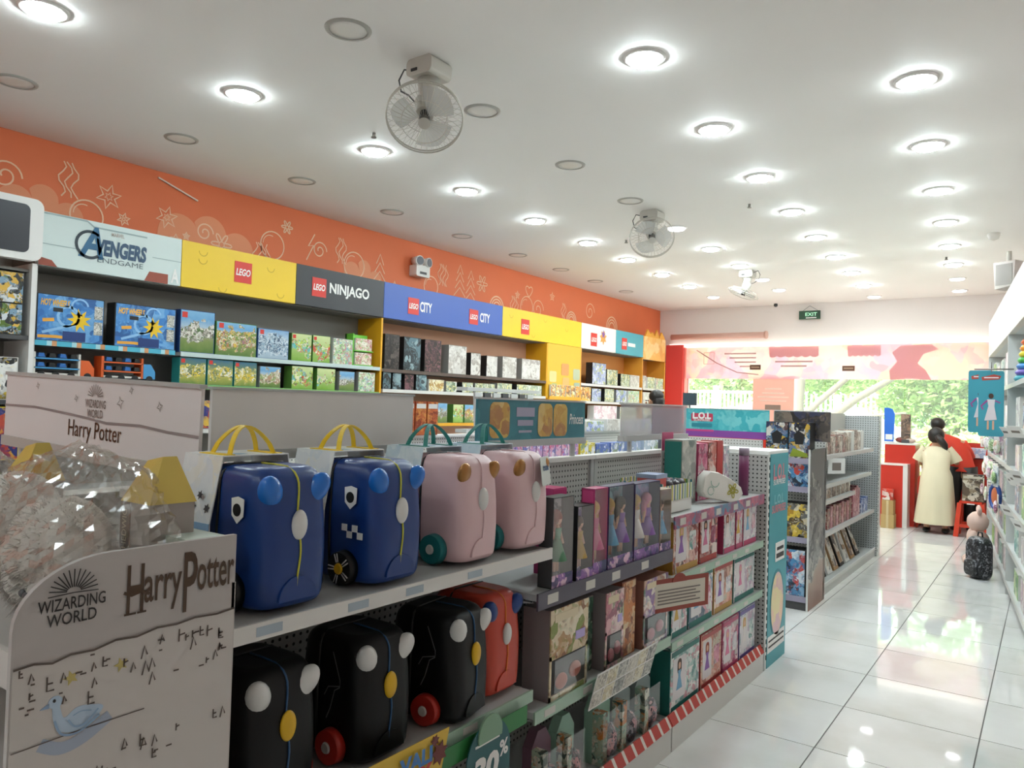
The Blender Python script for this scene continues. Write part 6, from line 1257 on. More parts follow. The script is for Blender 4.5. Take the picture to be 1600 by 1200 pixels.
t = thing('ring_toy', 'blue ring toy with an orange centre hanging on the right', 'toy', rs(2.55, -0.06, 0.74), RZ + 0.4)
MB().tube([(0.085 * math.cos(a), 0, 0.1 + 0.11 * math.sin(a)) for a in [2 * PI * i / 24 for i in range(24)]], 0.02, 8, True).obj('ring', M('ring_blue', '#2f4f9a', 0.4), t); MB().ell((0, 0, 0.1), (0.065, 0.02, 0.09), 16, 10).obj('centre', M('ring_orange', '#d8784a', 0.5), t)
# teal carded toys on a peg rod
for k, (x, y, z0) in enumerate(((-0.43, 8.0, 1.435), (-0.535, 8.35, 1.46))):
    t = thing('carded_costume', ['teal header card of a dress-up set hanging on the rod, front one', 'teal header card of a dress-up set half hidden behind the front one'][k], 'hanging card', (x, y, z0), 0, 'teal cards on the rod')
    MB().prism(rbox_poly(0.195, 0.585, 0.02, z=0.2925), -0.004, 0).obj('card', M('card_teal', '#3f98aa', 0.45), t)
    MB().prism([(-0.07, 0.5), (0.06, 0.51), (0.075, 0.54), (0.02, 0.555), (-0.075, 0.53)], -0.006, -0.004).obj('title_print', M('title_red', '#b5483a', 0.45), t)
    MB().box(-0.055, 0.055, -0.0075, -0.006, 0.52, 0.53).obj('title_line', PAPER, t)
    f = MB().prism([(-0.05, 0.14), (0.045, 0.15), (0.025, 0.27), (0.03, 0.33), (-0.03, 0.33), (-0.02, 0.27)], -0.0065, -0.004).obj('dress_print', M('dress_print', '#dcd2d6', 0.5), t)
    MB().prism([(0.0 + 0.02 * math.cos(a), 0.36 + 0.024 * math.sin(a)) for a in [2 * PI * i / 14 for i in range(14)]], -0.0065, -0.004).obj('hair_print', HN, f); MB().box(-0.03, -0.015, -0.0065, -0.004, 0.06, 0.14).box(0.01, 0.025, -0.0065, -0.004, 0.06, 0.14).obj('leg_print', SKIN, f); MB().ribbon([(-0.03, 0.32), (-0.075, 0.27), (-0.06, 0.24)], 0.014, -0.005).ribbon([(0.03, 0.32), (0.07, 0.3)], 0.012, -0.005).obj('arm_print', M('magenta_sleeve', '#9a4a8a', 0.5), f, fix=False)
tag(MB().cyl((-0.56, 7.98, 2.035), (-0.26, 7.98, 2.035), 0.006, n=8).cyl((-0.56, 8.36, 2.055), (-0.26, 8.36, 2.055), 0.006, n=8).cyl((-0.43, 7.98, 2.035), (-0.43, 7.998, 2.01), 0.004, n=6).cyl((-0.43, 7.98, 2.035), (-0.43, 7.98, 2.1), 0.005, n=6).obj('peg_rod', M('rod_steel', '#8a8682', 0.3, 0.6)), 'thin steel rod carrying the teal cards', 'rod')

# ---------------------------------------------------------------- counters by the window
CRED = noisy('counter_red', '#c5301f', 0.04, 3, 0.35); CTOP = M('counter_top_white', '#e2dcd6', 0.35)
t = thing('service_counter', 'red service counter block left of the woman, white side edge', 'counter', (-1.98, 12.3, 0))
MB().box(0, 0.4, 0, 0.5, 0, 1.17).obj('body', CRED, t); MB().box(-0.01, 0.42, -0.01, 0.51, 1.17, 1.195).obj('top', CTOP, t)
lw = MB().box(-0.02, 0.28, -0.25, 0.0, 0, 0.88).obj('lower_cabinet', CRED, t); MB().box(-0.03, 0.34, -0.26, 0.0, 0.88, 0.9).obj('ledge', CTOP, lw); MB().box(0.28, 0.34, -0.25, 0.0, 0, 0.88).obj('side_board', CTOP, lw)
t = thing('service_counter', 'long red service counter in front of the window, right part', 'counter', (-1.55, 12.75, 0))
MB().box(0, 0.9, 0, 0.5, 0, 1.0).obj('body', CRED, t); MB().box(-0.01, 0.91, -0.02, 0.51, 1.0, 1.02).obj('top', M('counter_top_dark', '#5a2a24', 0.4), t)
MB().box(0.45, 0.9, 0.4, 0.43, 1.02, 1.22).obj('upstand', CRED, t); MB().box(0.0, 0.45, 0.4, 0.43, 1.02, 1.1).obj('upstand', CRED, t)
t = thing('service_counter', 'red checkout counter at the left end of the window', 'counter', (-5.5, 12.3, 0))
MB().box(0, 2.0, 0, 0.6, 0, 1.3).obj('body', CRED, t); MB().box(-0.02, 2.02, -0.02, 0.62, 1.3, 1.33).obj('top', CTOP, t)
t = thing('monitor', 'small dark monitor on the checkout by the red column', 'monitor', (-5.1, 12.5, 1.331), 0.15)
MB().box(-0.12, 0.12, -0.015, 0.015, 0.33, 0.55).obj('screen_case', DGREY, t); MB().box(-0.105, 0.105, -0.017, -0.015, 0.345, 0.535).obj('screen', M('monitor_screen', '#3f4f5a', 0.2), t); MB().cyl((0, 0, 0.02), (0, 0, 0.34), 0.015, n=10).obj('stem', DGREY, t); MB().cyl((0, 0, 0), (0, 0, 0.02), 0.09, n=20).obj('foot', DGREY, t)
t = thing('counter_sign', 'blue rounded sign standing on the red counter', 'sign', (-1.93, 12.35, 1.196))
MB().prism([(-0.07, 0.0), (0.06, 0.0), (0.07, 0.42), (0.04, 0.49), (-0.01, 0.51), (-0.07, 0.51)], -0.006, 0.006).obj('blue_panel', M('sign_blue', '#2f6fd0', 0.35), t); MB().box(-0.06, 0.06, -0.05, 0.05, 0.0, 0.015).obj('foot', CTOP, t); MB().box(-0.05, 0.045, -0.008, -0.006, 0.04, 0.12).obj('pale_print', PAPER, t)
t = thing('counter_board', 'small brown portrait board on the red counter', 'board', (-1.72, 12.4, 1.196))
MB().box(-0.065, 0.065, -0.006, 0.006, 0.05, 0.42).obj('panel', print_mat('print_brown_board', ['#6a5a50', '#8a6a58', '#4a3f3a', '#a88a74'], 12), t); MB().box(-0.05, 0.05, -0.04, 0.04, 0, 0.05).obj('stand', DGREY, t)
for k, (x, y, s, c) in enumerate(((-1.78, 12.45, 0.06, '#8a3a34'), (-1.66, 12.42, 0.05, '#c9b4a8'))):
    tag(fluff((0, 0, s * 0.7), (s * 1.4, s, s * 0.7), 0.15, k * 4.0, 18, 12).obj('small_parcel', M('parcel_%d' % k, c, 0.6), None, (x, y, 1.196)), ['maroon bundle lying on the red counter', 'pale bundle lying on the red counter'][k], 'bundle')
for k, (z, w, h, c) in enumerate(((0.001, 0.17, 0.19, '#b99a64'), (0.192, 0.15, 0.2, '#b08c58'))):
    o = tag(MB().box(-w / 2, w / 2, -0.1, 0.1, 0, h).obj('cardboard_box', noisy('kraft_%d' % k, c, 0.08, 8, 0.7), None, (-1.86, 11.94, z)), ['brown cardboard box on the floor by the red counter', 'brown cardboard box stacked on the other beside the red counter'][k], 'cardboard box', 'cardboard boxes by the counter')
    MB().box(-0.015, 0.015, -0.1015, -0.1, 0, h).obj('tape', M('tape', '#c9b48a', 0.3), o)
tag(MB().box(-0.07, 0.07, -0.05, 0.05, 0, 0.15).obj('red_carton', print_mat('print_red_white', ['#c5402f', '#e2dcd6', '#c5402f', '#b03a2a'], 9), None, (-1.87, 11.95, 0.394)), 'small red and white carton on top of the cardboard boxes', 'carton')
RCH = M('red_plastic', '#cf3d22', 0.35)
t = thing('plastic_chair', 'orange-red plastic chair tucked behind the woman', 'chair', (-1.375, 12.45, 0))
MB().box(-0.17, 0.17, -0.17, 0.17, 0.42, 0.45).obj('seat', RCH, t); MB().prism(rbox_poly(0.34, 0.3, 0.06, z=0.6), -0.17, -0.145).obj('backrest', RCH, t)
for sx in (-1, 1):
    for sy in (-1, 1): MB().cyl((sx * 0.17, sy * 0.17, 0), (sx * 0.14, sy * 0.14, 0.43), 0.018, n=10).obj('leg', RCH, t)
t = thing('plastic_stool', 'red plastic stool carrying a dark game box', 'stool', (-0.85, 11.95, 0))
MB().box(-0.13, 0.13, -0.13, 0.13, 0.445, 0.475).obj('seat', RCH, t); MB().box(-0.045, 0.045, -0.14, -0.135, 0.435, 0.45).obj('label_plate', PAPER, t)
for sx in (-1, 1):
    for sy in (-1, 1):
        MB().add([(sx * 0.13 + a * 0.025, sy * 0.13 + c * 0.025, 0.45) for a, c in ((-1, -1), (1, -1), (1, 1), (-1, 1))] + [(sx * 0.165 + a * 0.03, sy * 0.165 + c * 0.03, 0) for a, c in ((-1, -1), (1, -1), (1, 1), (-1, 1))], [(0, 1, 2, 3), (7, 6, 5, 4), (0, 4, 5, 1), (1, 5, 6, 2), (2, 6, 7, 3), (3, 7, 4, 0)]).obj('leg', RCH, t)
    MB().box(-0.16, 0.16, sx * 0.155 - 0.012, sx * 0.155 + 0.012, 0.13, 0.17).obj('stretcher', RCH, t)
    MB().box(sx * 0.145 - 0.01, sx * 0.145 + 0.01, -0.14, 0.14, 0.38, 0.44).obj('apron', RCH, t)
o = carton('game_box', 'dark game box with a pale picture on the red stool', 'toy box', None, -0.83, 11.85, 0.476, 0.25, 0.12, 0.36, 0, M('game_box_brown', '#3a2f2a', 0.45), print_mat('print_game', ['#3a322c', '#5a4a3c', '#2a2420', '#8a7a64', '#c9bfae'], 14))
panel(o, 'title_band', 0, 0.32, 0.22, 0.03, M('game_title', '#b8b0a0', 0.5), -0.062, 0.001)
tag(MB().prism([(-0.11, 0), (0.11, 0), (0.13, 0.14), (-0.13, 0.14)], -0.06, 0.06).obj('white_bag', print_mat('print_white_blue_bag', ['#d8d8e0', '#e6e6ea', '#9aa8c8', '#c8a8b0'], 16), None, (-0.86, 12.7, 1.022)), 'blue and white pack on the counter right of the man', 'pack')
tag(MB().prism([(-0.1, 0), (0.1, 0), (0.13, 0.5), (-0.13, 0.5)], -0.1, 0.1).obj('dark_bin', M('bin_dark', '#3f3a3a', 0.5), None, (-0.66, 12.4, 0.0)), 'dark bin standing behind the red stool', 'bin')

# ---------------------------------------------------------------- people
def skin_mesh(V, Ed, R):
    me = bpy.data.meshes.new('body'); me.from_pydata(V, Ed, []); o = bpy.data.objects.new('tmp_body', me); COL.objects.link(o)
    md = o.modifiers.new('skin', 'SKIN'); md.use_smooth_shade = True
    for i, r in enumerate(R):
        sv = me.skin_vertices[0].data[i]; sv.radius = r if isinstance(r, tuple) else (r, r); sv.use_root = (i == 0)
    sb = o.modifiers.new('sub', 'SUBSURF'); sb.levels = 2; sb.render_levels = 2
    dg = bpy.context.evaluated_depsgraph_get(); dg.update()
    out = bpy.data.meshes.new_from_object(o.evaluated_get(dg)); bpy.data.objects.remove(o)
    for p in out.polygons: p.use_smooth = True
    return out
PSK = M('person_skin', '#b98a6c', 0.55)
def person_body(t, J):
    """J: joint dictionary in the thing's frame -> one continuous skinned body with hands and feet"""
    V = []; R = []; Ed = []
    def add(p, r, par=None):
        V.append(tuple(p)); R.append(r); i = len(V) - 1
        if par is not None: Ed.append((par, i))
        return i
    pe = add(J['pelvis'], (0.12, 0.095)); wa = add(J['waist'], (0.105, 0.085), pe); ch = add(J['chest'], (0.125, 0.095), wa); ne = add(J['neck'], 0.045, ch)
    h1 = add(J['head'] - Vector((0, 0, 0.045)), 0.062, ne); add(J['head'] + Vector((0, 0, 0.055)), 0.078, h1)
    for s in ('l', 'r'):
        sh = add(J['shoulder_' + s], 0.05, ch); el = add(J['elbow_' + s], 0.036, sh); wr_ = add(J['wrist_' + s], 0.025, el)
        d = (J['wrist_' + s] - J['elbow_' + s]).normalized(); sd = d.cross(Vector((0, 0, 1))).normalized()
        pm = add(J['wrist_' + s] + d * 0.05, (0.03, 0.016), wr_)
        for q, (o_, ln) in enumerate(((-0.03, 0.06), (-0.01, 0.075), (0.01, 0.07), (0.028, 0.055))):
            k1 = add(J['wrist_' + s] + d * 0.085 + sd * o_, 0.008, pm); add(J['wrist_' + s] + d * (0.085 + ln * 0.7) + sd * o_ * 1.2 + Vector((0, 0, -0.015)), 0.007, k1)
        k1 = add(J['wrist_' + s] + d * 0.04 + sd * (0.045 if s == 'l' else -0.045), 0.009, pm)
        hp = add(J['hip_' + s], (0.085, 0.085), pe); kn = add(J['knee_' + s], 0.055, hp); an = add(J['ankle_' + s], 0.038, kn); add(J['toe_' + s], 0.032, an)
    o = link('body', skin_mesh(V, Ed, R), t); o.data.materials.append(PSK)
    return o
def face(parent, c, fwd):
    f = Vector(fwd).normalized(); s = f.cross(Vector((0, 0, 1))).normalized(); c = Vector(c)
    for q in (-1, 1): MB().ell(c + f * 0.076 + s * q * 0.028 + Vector((0, 0, 0.01)), (0.012, 0.012, 0.008), 10, 6).obj('eye', BLACK, parent)
    MB().ell(c + f * 0.088 + Vector((0, 0, -0.02)), (0.011, 0.011, 0.02), 10, 6).obj('nose', PSK, parent); MB().ell(c + f * 0.076 + Vector((0, 0, -0.058)), (0.02, 0.02, 0.006), 10, 6).obj('mouth', M('lip', '#9a5a50', 0.5), parent)
    for q in (-1, 1): MB().ell(c + s * q * 0.08, (0.014, 0.014, 0.026), 10, 6).obj('ear', PSK, parent)
def ring(cx, cy, z, rx, ry, n=26, wob=0.0, ph=0.0): return [(cx + rx * (1 + wob * math.sin(7 * a + ph)) * math.cos(a), cy + ry * (1 + wob * math.sin(7 * a + ph)) * math.sin(a), z) for a in [2 * PI * i / n for i in range(n)]]
VV = lambda *a: Vector(a)
# woman in the cream dress, seen from behind
t = thing('person', 'woman in a long cream dress seen from behind, bending to the counter', 'person', (-1.275, 11.9, 0))
bd = person_body(t, dict(pelvis=VV(0, 0, 0.78), waist=VV(0.0, 0.03, 0.93), chest=VV(0.0, 0.10, 1.07), neck=VV(-0.02, 0.17, 1.18), head=VV(-0.02, 0.21, 1.31),
    shoulder_l=VV(-0.15, 0.11, 1.12), elbow_l=VV(-0.215, 0.2, 0.92), wrist_l=VV(-0.17, 0.42, 0.98), shoulder_r=VV(0.15, 0.11, 1.12), elbow_r=VV(0.24, 0.24, 0.95), wrist_r=VV(0.12, 0.46, 1.04),
    hip_l=VV(-0.085, 0, 0.7), knee_l=VV(-0.09, 0.02, 0.42), ankle_l=VV(-0.10, -0.01, 0.075), toe_l=VV(-0.11, 0.11, 0.03), hip_r=VV(0.085, 0, 0.7), knee_r=VV(0.09, 0.04, 0.42), ankle_r=VV(0.12, 0.0, 0.075), toe_r=VV(0.13, 0.12, 0.03)))
face(bd, (-0.02, 0.22, 1.31), (0, 1, -0.25))
DRS = noisy('dress_cream', '#d9cdae', 0.06, 9, 0.8, stretch=(1, 1, 0.15))
MB().loft([ring(-0.015, 0.15, 1.185, 0.065, 0.055), ring(0, 0.125, 1.165, 0.15, 0.085), ring(0, 0.11, 1.10, 0.19, 0.12), ring(0, 0.08, 0.98, 0.17, 0.125), ring(0, 0.04, 0.88, 0.165, 0.125, wob=0.01), ring(0.01, 0.01, 0.78, 0.195, 0.155, wob=0.02), ring(0.01, 0, 0.55, 0.215, 0.175, wob=0.035), ring(0, 0, 0.3, 0.24, 0.19, wob=0.05), ring(-0.005, 0, 0.13, 0.255, 0.2, wob=0.06)], False).obj('dress', DRS, t)
for s in (-1, 1): MB().loft([[(s * 0.14 + 0.062 * math.cos(a) * 0.6, 0.11 + 0.06 * math.sin(a), 1.155 + 0.04 * math.cos(a) * s) for a in [2 * PI * i / 16 for i in range(16)]], [(s * 0.215 + 0.07 * math.cos(a), 0.15 + 0.066 * math.sin(a), 1.02 + 0.035 * math.cos(a) * s) for a in [2 * PI * i / 16 for i in range(16)]], [(s * 0.235 + 0.072 * math.cos(a), 0.16 + 0.068 * math.sin(a), 0.97 + 0.035 * math.cos(a) * s) for a in [2 * PI * i / 16 for i in range(16)]]], False).obj('sleeve', DRS, t)
HAIR = noisy('hair_dark', '#1d1714', 0.2, 30, 0.45, stretch=(1, 1, 0.2))
hr = MB().ell((-0.02, 0.185, 1.335), (0.105, 0.105, 0.115), 20, 14).obj('hair', HAIR, t)
MB().tube([(0.0, 0.09, 1.33), (0.05, 0.06, 1.27), (0.10, 0.06, 1.2), (0.13, 0.07, 1.13)], [0.035, 0.05, 0.045, 0.012], 12).obj('ponytail', HAIR, hr)
for sx, yy in ((-0.105, 0.04), (0.125, 0.05)): MB().ell((sx, yy, 0.04), (0.05, 0.13, 0.04), 14, 8).obj('shoe', B_BLK, t)
# man in the red shirt, leaning left over the counter
t = thing('person', 'person in a red shirt leaning left over the counter behind the woman', 'person', (-1.0, 12.38, 0))
bd = person_body(t, dict(pelvis=VV(0, 0, 0.84), waist=VV(-0.03, 0.03, 0.97), chest=VV(-0.14, 0.12, 1.17), neck=VV(-0.25, 0.17, 1.33), head=VV(-0.33, 0.2, 1.46),
    shoulder_l=VV(-0.30, 0.14, 1.25), elbow_l=VV(-0.42, 0.2, 1.05), wrist_l=VV(-0.4, 0.36, 1.07), shoulder_r=VV(0.0, 0.1, 1.22), elbow_r=VV(0.09, 0.2, 0.99), wrist_r=VV(-0.02, 0.38, 1.07),
    hip_l=VV(-0.09, 0, 0.78), knee_l=VV(-0.1, 0.02, 0.45), ankle_l=VV(-0.1, 0, 0.08), toe_l=VV(-0.1, 0.12, 0.035), hip_r=VV(0.09, 0, 0.78), knee_r=VV(0.1, 0.02, 0.45), ankle_r=VV(0.1, 0, 0.08), toe_r=VV(0.1, 0.12, 0.035)))
face(bd, (-0.33, 0.21, 1.46), (-0.3, 1, -0.4))
SHIRT = noisy('shirt_red', '#c8341c', 0.08, 9, 0.75)
MB().loft([ring(-0.25, 0.165, 1.345, 0.055, 0.05), ring(-0.2, 0.14, 1.30, 0.14, 0.09), ring(-0.155, 0.12, 1.22, 0.2, 0.125), ring(-0.11, 0.10, 1.12, 0.195, 0.13), ring(-0.04, 0.04, 0.98, 0.175, 0.13), ring(0.0, 0.01, 0.84, 0.175, 0.135)], False).obj('shirt', SHIRT, t)
for sd, pts in (('l', [(-0.28, 0.14, 1.25), (-0.37, 0.17, 1.14), (-0.41, 0.2, 1.07)]), ('r', [(-0.02, 0.1, 1.23), (0.05, 0.15, 1.11), (0.085, 0.19, 1.02)])): MB().tube(pts, [0.075, 0.068, 0.066], 14).obj('sleeve', SHIRT, t)
for s in (-1, 1): MB().tube([(s * 0.07, 0, 0.9), (s * 0.09, 0, 0.72), (s * 0.1, 0.02, 0.42), (s * 0.1, 0, 0.08)], [0.12, 0.105, 0.08, 0.07], 16).obj('trouser_leg', B_BLK, t)
MB().ell((-0.33, 0.185, 1.49), (0.098, 0.1, 0.095), 20, 14).obj('hair', HAIR, t)
for s in (-1, 1): MB().ell((s * 0.1, 0.05, 0.035), (0.045, 0.13, 0.035), 14, 8).obj('shoe', B_BLK, t)
# member of staff whose head shows above the middle shelves
t = thing('person', 'dark-haired person whose head shows above the shelves near the checkout', 'person', (-3.98, 8.75, 0))
bd = person_body(t, dict(pelvis=VV(0, 0, 1.0), waist=VV(0, 0, 1.15), chest=VV(-0.02, 0, 1.36), neck=VV(-0.04, 0, 1.52), head=VV(-0.07, 0, 1.68),
    shoulder_l=VV(-0.03, -0.17, 1.45), elbow_l=VV(-0.1, -0.22, 1.17), wrist_l=VV(-0.33, -0.15, 1.1), shoulder_r=VV(-0.03, 0.17, 1.45), elbow_r=VV(-0.1, 0.22, 1.17), wrist_r=VV(-0.33, 0.15, 1.1),
    hip_l=VV(0, -0.09, 0.92), knee_l=VV(0, -0.1, 0.5), ankle_l=VV(0, -0.1, 0.08), toe_l=VV(-0.13, -0.1, 0.035), hip_r=VV(0, 0.09, 0.92), knee_r=VV(0, 0.1, 0.5), ankle_r=VV(0, 0.1, 0.08), toe_r=VV(-0.13, 0.1, 0.035)))
face(bd, (-0.08, 0, 1.68), (-1, 0, 0))
MB().loft([ring(-0.04, 0, 1.52, 0.055, 0.06), ring(-0.03, 0, 1.48, 0.09, 0.17), ring(-0.02, 0, 1.36, 0.13, 0.2), ring(0, 0, 1.15, 0.12, 0.175), ring(0, 0, 0.95, 0.13, 0.18)], False).obj('shirt', M('shirt_grey', '#4a4a52', 0.8), t)
for s in (-1, 1):
    MB().tube([(-0.03, s * 0.17, 1.45), (-0.07, s * 0.2, 1.3), (-0.1, s * 0.22, 1.2)], [0.075, 0.066, 0.062], 12).obj('sleeve', M('shirt_grey', '#4a4a52', 0.8), t)
    MB().tube([(0, s * 0.08, 1.02), (0, s * 0.1, 0.5), (0, s * 0.1, 0.06)], [0.115, 0.085, 0.07], 14).obj('trouser_leg', B_BLK, t); MB().ell((-0.05, s * 0.1, 0.035), (0.13, 0.045, 0.035), 14, 8).obj('shoe', B_BLK, t)
MB().ell((-0.03, 0, 1.745), (0.095, 0.092, 0.085), 20, 14).ell((0.0, 0, 1.68), (0.075, 0.088, 0.09), 18, 12).obj('hair', HAIR, t)

# ---------------------------------------------------------------- banner, poster and stickers on the window
def film_print(name, cols, scale, frac):
    m = print_mat(name, cols, scale, 0.6, 0.12)
    translucent(m, bsdf(m).inputs['Base Color'].links[0].from_socket, frac); return m
t = thing('window_banner', 'long pale pink printed banner across the top of the window', 'banner', (-3.28, 13.96, 2.19))
MB().box(-2.5, 2.52, -0.001, 0.001, 0.0, 0.6).obj('sheet', film_print('banner_pink', ['#f0d4d6', '#f2dcda', '#ecc6cc', '#f4e2de', '#ead0da', '#f1dccf'], 2.6, 0.6), t)
BPK2 = M('banner_rose', '#eebfc2', 0.6); translucent(BPK2, lin('#f0c8ca'), 0.5)
for (x0, x1) in ((-0.92, -0.05), (0.42, 0.95)):
    n = 6; w = (x1 - x0) / n; pts = [(x0, 0.58), (x1, 0.58)] + [(x1 - w * (k // 8) - w * (k % 8) / 8, 0.42 - 0.03 * math.sin(PI * (k % 8) / 8)) for k in range(n * 8)]
    MB().prism(pts, -0.003, -0.0015).obj('awning_print', BPK2, t)
TXP = M('banner_text', '#c9a0a0', 0.6)
b = MB()
for k in range(4): b.box(-1.75 + 0.1 * k, -1.15, -0.003, -0.0015, 0.46 - k * 0.08, 0.485 - k * 0.08)
b.box(-0.8, -0.15, -0.003, -0.0015, 0.3, 0.33); b.box(-0.7, -0.25, -0.003, -0.0015, 0.22, 0.25); b.ribbon([(-2.15, 0.5), (-1.95, 0.5), (-1.95, 0.28), (-2.15, 0.28)], 0.012, -0.001, closed=True); b.ribbon([(-2.3, 0.55), (-1.9, 0.3), (-1.5, 0.12), (-1.1, 0.08)], 0.02, -0.001)
b.obj('line_print', TXP, t, fix=False)
MB().prism([(1.1, 0.0), (1.42, 0.02), (1.7, 0.0), (1.62, 0.16), (1.5, 0.27), (1.58, 0.42), (1.8, 0.5), (1.7, 0.58), (1.25, 0.57), (1.12, 0.45), (1.2, 0.3), (1.08, 0.15)], -0.003, -0.0015).obj('rose_print', BPK2, t)
for k, (x, z) in enumerate(((-4.44, 2.405), (-2.835, 2.38))):
    o = tag(MB().box(-0.1, 0.1, -0.002, 0, -0.045, 0.045).obj('window_sticker', M('sticker_brown', '#6a4a38', 0.5), None, (x, 13.955, z)), ['brown rectangular sticker on the left of the pink banner', 'brown rectangular sticker at the middle of the pink banner'][k], 'sticker')
    MB().box(-0.075, 0.075, -0.003, -0.002, -0.008, 0.012).obj('sticker_line', M('sticker_tan', '#b59a80', 0.5), o)
t = thing('window_poster', 'faded salmon poster on the glass below the banner', 'poster', (-4.12, 14.0, 1.3))
mm = M('poster_salmon', '#e0b8ae', 0.6); translucent(mm, lin('#e6c6bc'), 0.5)
MB().box(-0.37, 0.37, -0.001, 0.001, 0, 0.92).obj('sheet', mm, t)
b = MB()
for k, (x0, x1, z) in enumerate(((-0.2, 0.2, 0.62), (-0.28, 0.28, 0.55), (-0.24, 0.24, 0.48), (-0.15, 0.15, 0.7))): b.box(x0, x1, -0.0025, -0.001, z, z + 0.025)
b.obj('text_lines', M('poster_cream', '#eadccf', 0.6), t); MB().box(-0.14, 0.14, -0.003, -0.001, 0.33, 0.42).obj('plate_print', M('poster_plate', '#8f8578', 0.6), t)

# ---------------------------------------------------------------- outside: street, white fence, trees
ground = MB().box(-40, 30, 14.35, 60, -0.3, -0.15).obj('ground', noisy('street_ground', '#d8d4ca', 0.08, 1.0, 0.8)); struct(ground)
FW = M('fence_white', '#dfe2e2', 0.5)
for k in range(2):
    t = thing('white_fence', ['white picket fence outside, left of the poster', 'white picket fence outside, behind the tree trunk'][k], 'fence', ((-9.6, 23, -0.15), (-6.8, 22.6, -0.15))[k], (0, 0.04)[k], 'white fences across the street')
    L = 2.4 if k == 0 else 4.2
    for z in (0.7, 2.28): MB().box(0, L, -0.03, 0.03, z, z + 0.07).obj('rail', FW, t)
    pm_ = MB().box(-0.025, 0.025, -0.02, 0.02, 0.1, 2.36).mesh('picket', FW)
    for q in range(int(L / 0.13)): link('picket', pm_, t, (0.06 + q * 0.13, -0.04, 0))
    for x in (0.0, L * 0.45, L): MB().box(x - 0.07, x + 0.07, -0.07, 0.07, 0, 2.5).obj('post', FW, t)
leafms = []
for nm, c in (('leaf_bright', '#bccf90'), ('leaf_mid', '#9cba74'), ('leaf_dark', '#7fa35e')):
    m = M(nm, c, 0.55, 0, 0.3); translucent(m, lin(c), 0.45); leafms.append(m)
BARK = noisy('bark', '#6f685e', 0.15, 6, 0.85, stretch=(1, 1, 0.3))
def crown(parent, name, blobs, n, seed, mi, size=0.13):
    rr = random.Random(seed); v = []; f = []
    for k in range(n):
        c, r = rr.choice(blobs); d = Vector((rr.gauss(0, 1), rr.gauss(0, 1), rr.gauss(0, 1))).normalized() * (rr.random() ** 0.4)
        p = Vector(c) + Vector((d.x * r[0], d.y * r[1], d.z * r[2]))
        a = Vector((rr.gauss(0, 1), rr.gauss(0, 1), rr.gauss(0, 0.6))).normalized(); b_ = a.orthogonal().normalized(); s = size * rr.uniform(0.6, 1.3); i = len(v)
        v += [p - a * s, p + b_ * s * 0.45, p + a * s, p - b_ * s * 0.45]; f.append((i, i + 1, i + 2, i + 3))
    me = bpy.data.meshes.new(name); me.from_pydata([tuple(q) for q in v], [], f); me.materials.append(leafms[mi])
    o = link(name, me, parent); o['kind'] = 'stuff'; return o
def tree(x, y, label, trunk, blobs, n, seed, size=0.13):
    t = thing('street_tree', label, 'tree', (x, y, -0.15), 0, 'trees outside the window')
    b = MB()
    for pts, r in trunk: b.tube(pts, r, 10)
    b.obj('trunk', BARK, t)
    for mi in range(3): crown(t, 'foliage', blobs, n // 3, seed + mi, mi, size)
    return t
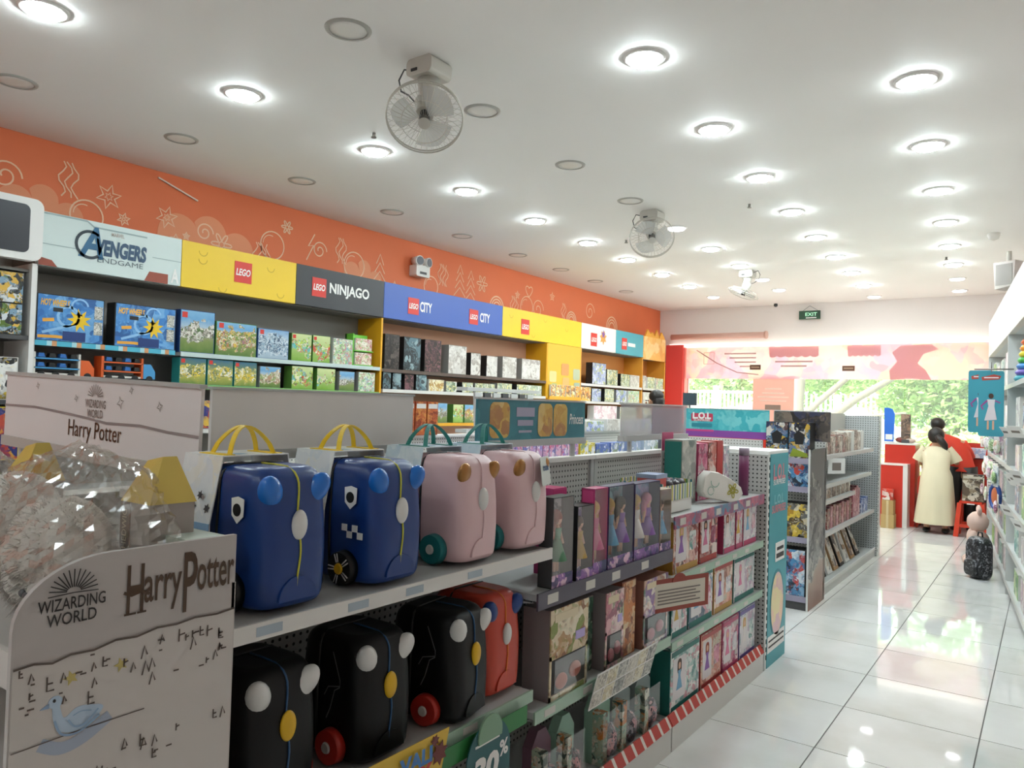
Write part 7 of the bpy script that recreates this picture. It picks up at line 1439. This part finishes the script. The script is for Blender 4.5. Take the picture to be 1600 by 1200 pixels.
tree(-5.0, 19, 'branching tree with a pale trunk just outside the window', [([(0, 0, 0), (0.03, 0, 1.2), (0.0, 0, 2.0), (0.08, 0, 2.9), (0.0, 0, 4.2)], [0.2, 0.16, 0.14, 0.12, 0.06]), ([(0.02, 0, 1.5), (0.45, 0.1, 2.0), (1.1, 0.1, 2.6), (1.9, 0.2, 3.6)], [0.1, 0.08, 0.07, 0.04]), ([(0.6, 0, 1.5), (1.3, 0.1, 2.1), (2.15, 0.1, 2.65), (3.1, 0.2, 3.5)], [0.1, 0.09, 0.07, 0.04]), ([(0.02, 0, 1.2), (0.6, 0, 1.5), (1.9, -0.1, 1.75), (2.4, -0.2, 1.8)], [0.1, 0.07, 0.04, 0.02])],
     [((0.5, 0.3, 4.2), (2.2, 1.2, 1.2)), ((2.6, 0.2, 3.9), (1.6, 1.1, 0.9)), ((-1.2, 0.4, 3.9), (1.3, 1.0, 0.8)), ((0.4, 1.5, 2.7), (1.6, 0.6, 0.5))], 7000, 1, 0.09)
tree(-0.9, 20.5, 'leafy bright green tree filling the right half of the window', [([(0, 0, 0), (0.05, 0, 1.5), (0.0, 0, 3.0)], [0.16, 0.13, 0.08])],
     [((0, 0, 3.0), (2.2, 1.3, 1.4)), ((-1.3, -0.3, 2.2), (1.3, 0.9, 0.9)), ((0.8, -0.5, 1.8), (1.3, 0.9, 0.9)), ((-0.2, -0.6, 1.4), (1.3, 0.7, 0.6))], 15000, 5, 0.09)
tree(-7.9, 25.5, 'pale green tree behind the white fence', [([(0, 0, 0), (0.05, 0, 2), (0, 0, 3.4)], [0.16, 0.13, 0.08])], [((0, 0, 3.2), (2.6, 1.2, 1.3)), ((-1.5, 0, 2.6), (1.4, 0.9, 0.8)), ((1.7, 0, 2.6), (1.4, 0.9, 0.8))], 4500, 9, 0.16)
tree(-3.6, 26.5, 'round bright tree far behind the branching trunk', [([(0, 0, 0), (0.05, 0, 2), (0, 0, 3.2)], [0.16, 0.13, 0.08])], [((0, 0, 3.0), (2.4, 1.2, 1.5)), ((1.6, 0, 2.0), (1.4, 0.9, 0.8))], 4500, 13, 0.16)
for k, (x, y, w) in enumerate(((-7.0, 21.5, 0.9), (-5.0, 22.0, 0.8), (-2.6, 19.5, 0.9), (-0.4, 18.3, 1.0), (-1.6, 18.6, 0.8))):
    t = thing('street_shrub', f'low street shrub outside the window, {ORD[k]} of five', 'shrub', (x, y, -0.15), 0, 'shrubs outside the window')
    crown(t, 'foliage', [((0, 0, 0.7), (w, 0.6, 0.6)), ((w * 0.5, 0, 1.1), (w * 0.6, 0.5, 0.5))], 900, 40 + k, k % 2, 0.1); MB().tube([(0, 0, 0), (0.02, 0, 0.8)], 0.03, 8).obj('stem', BARK, t)
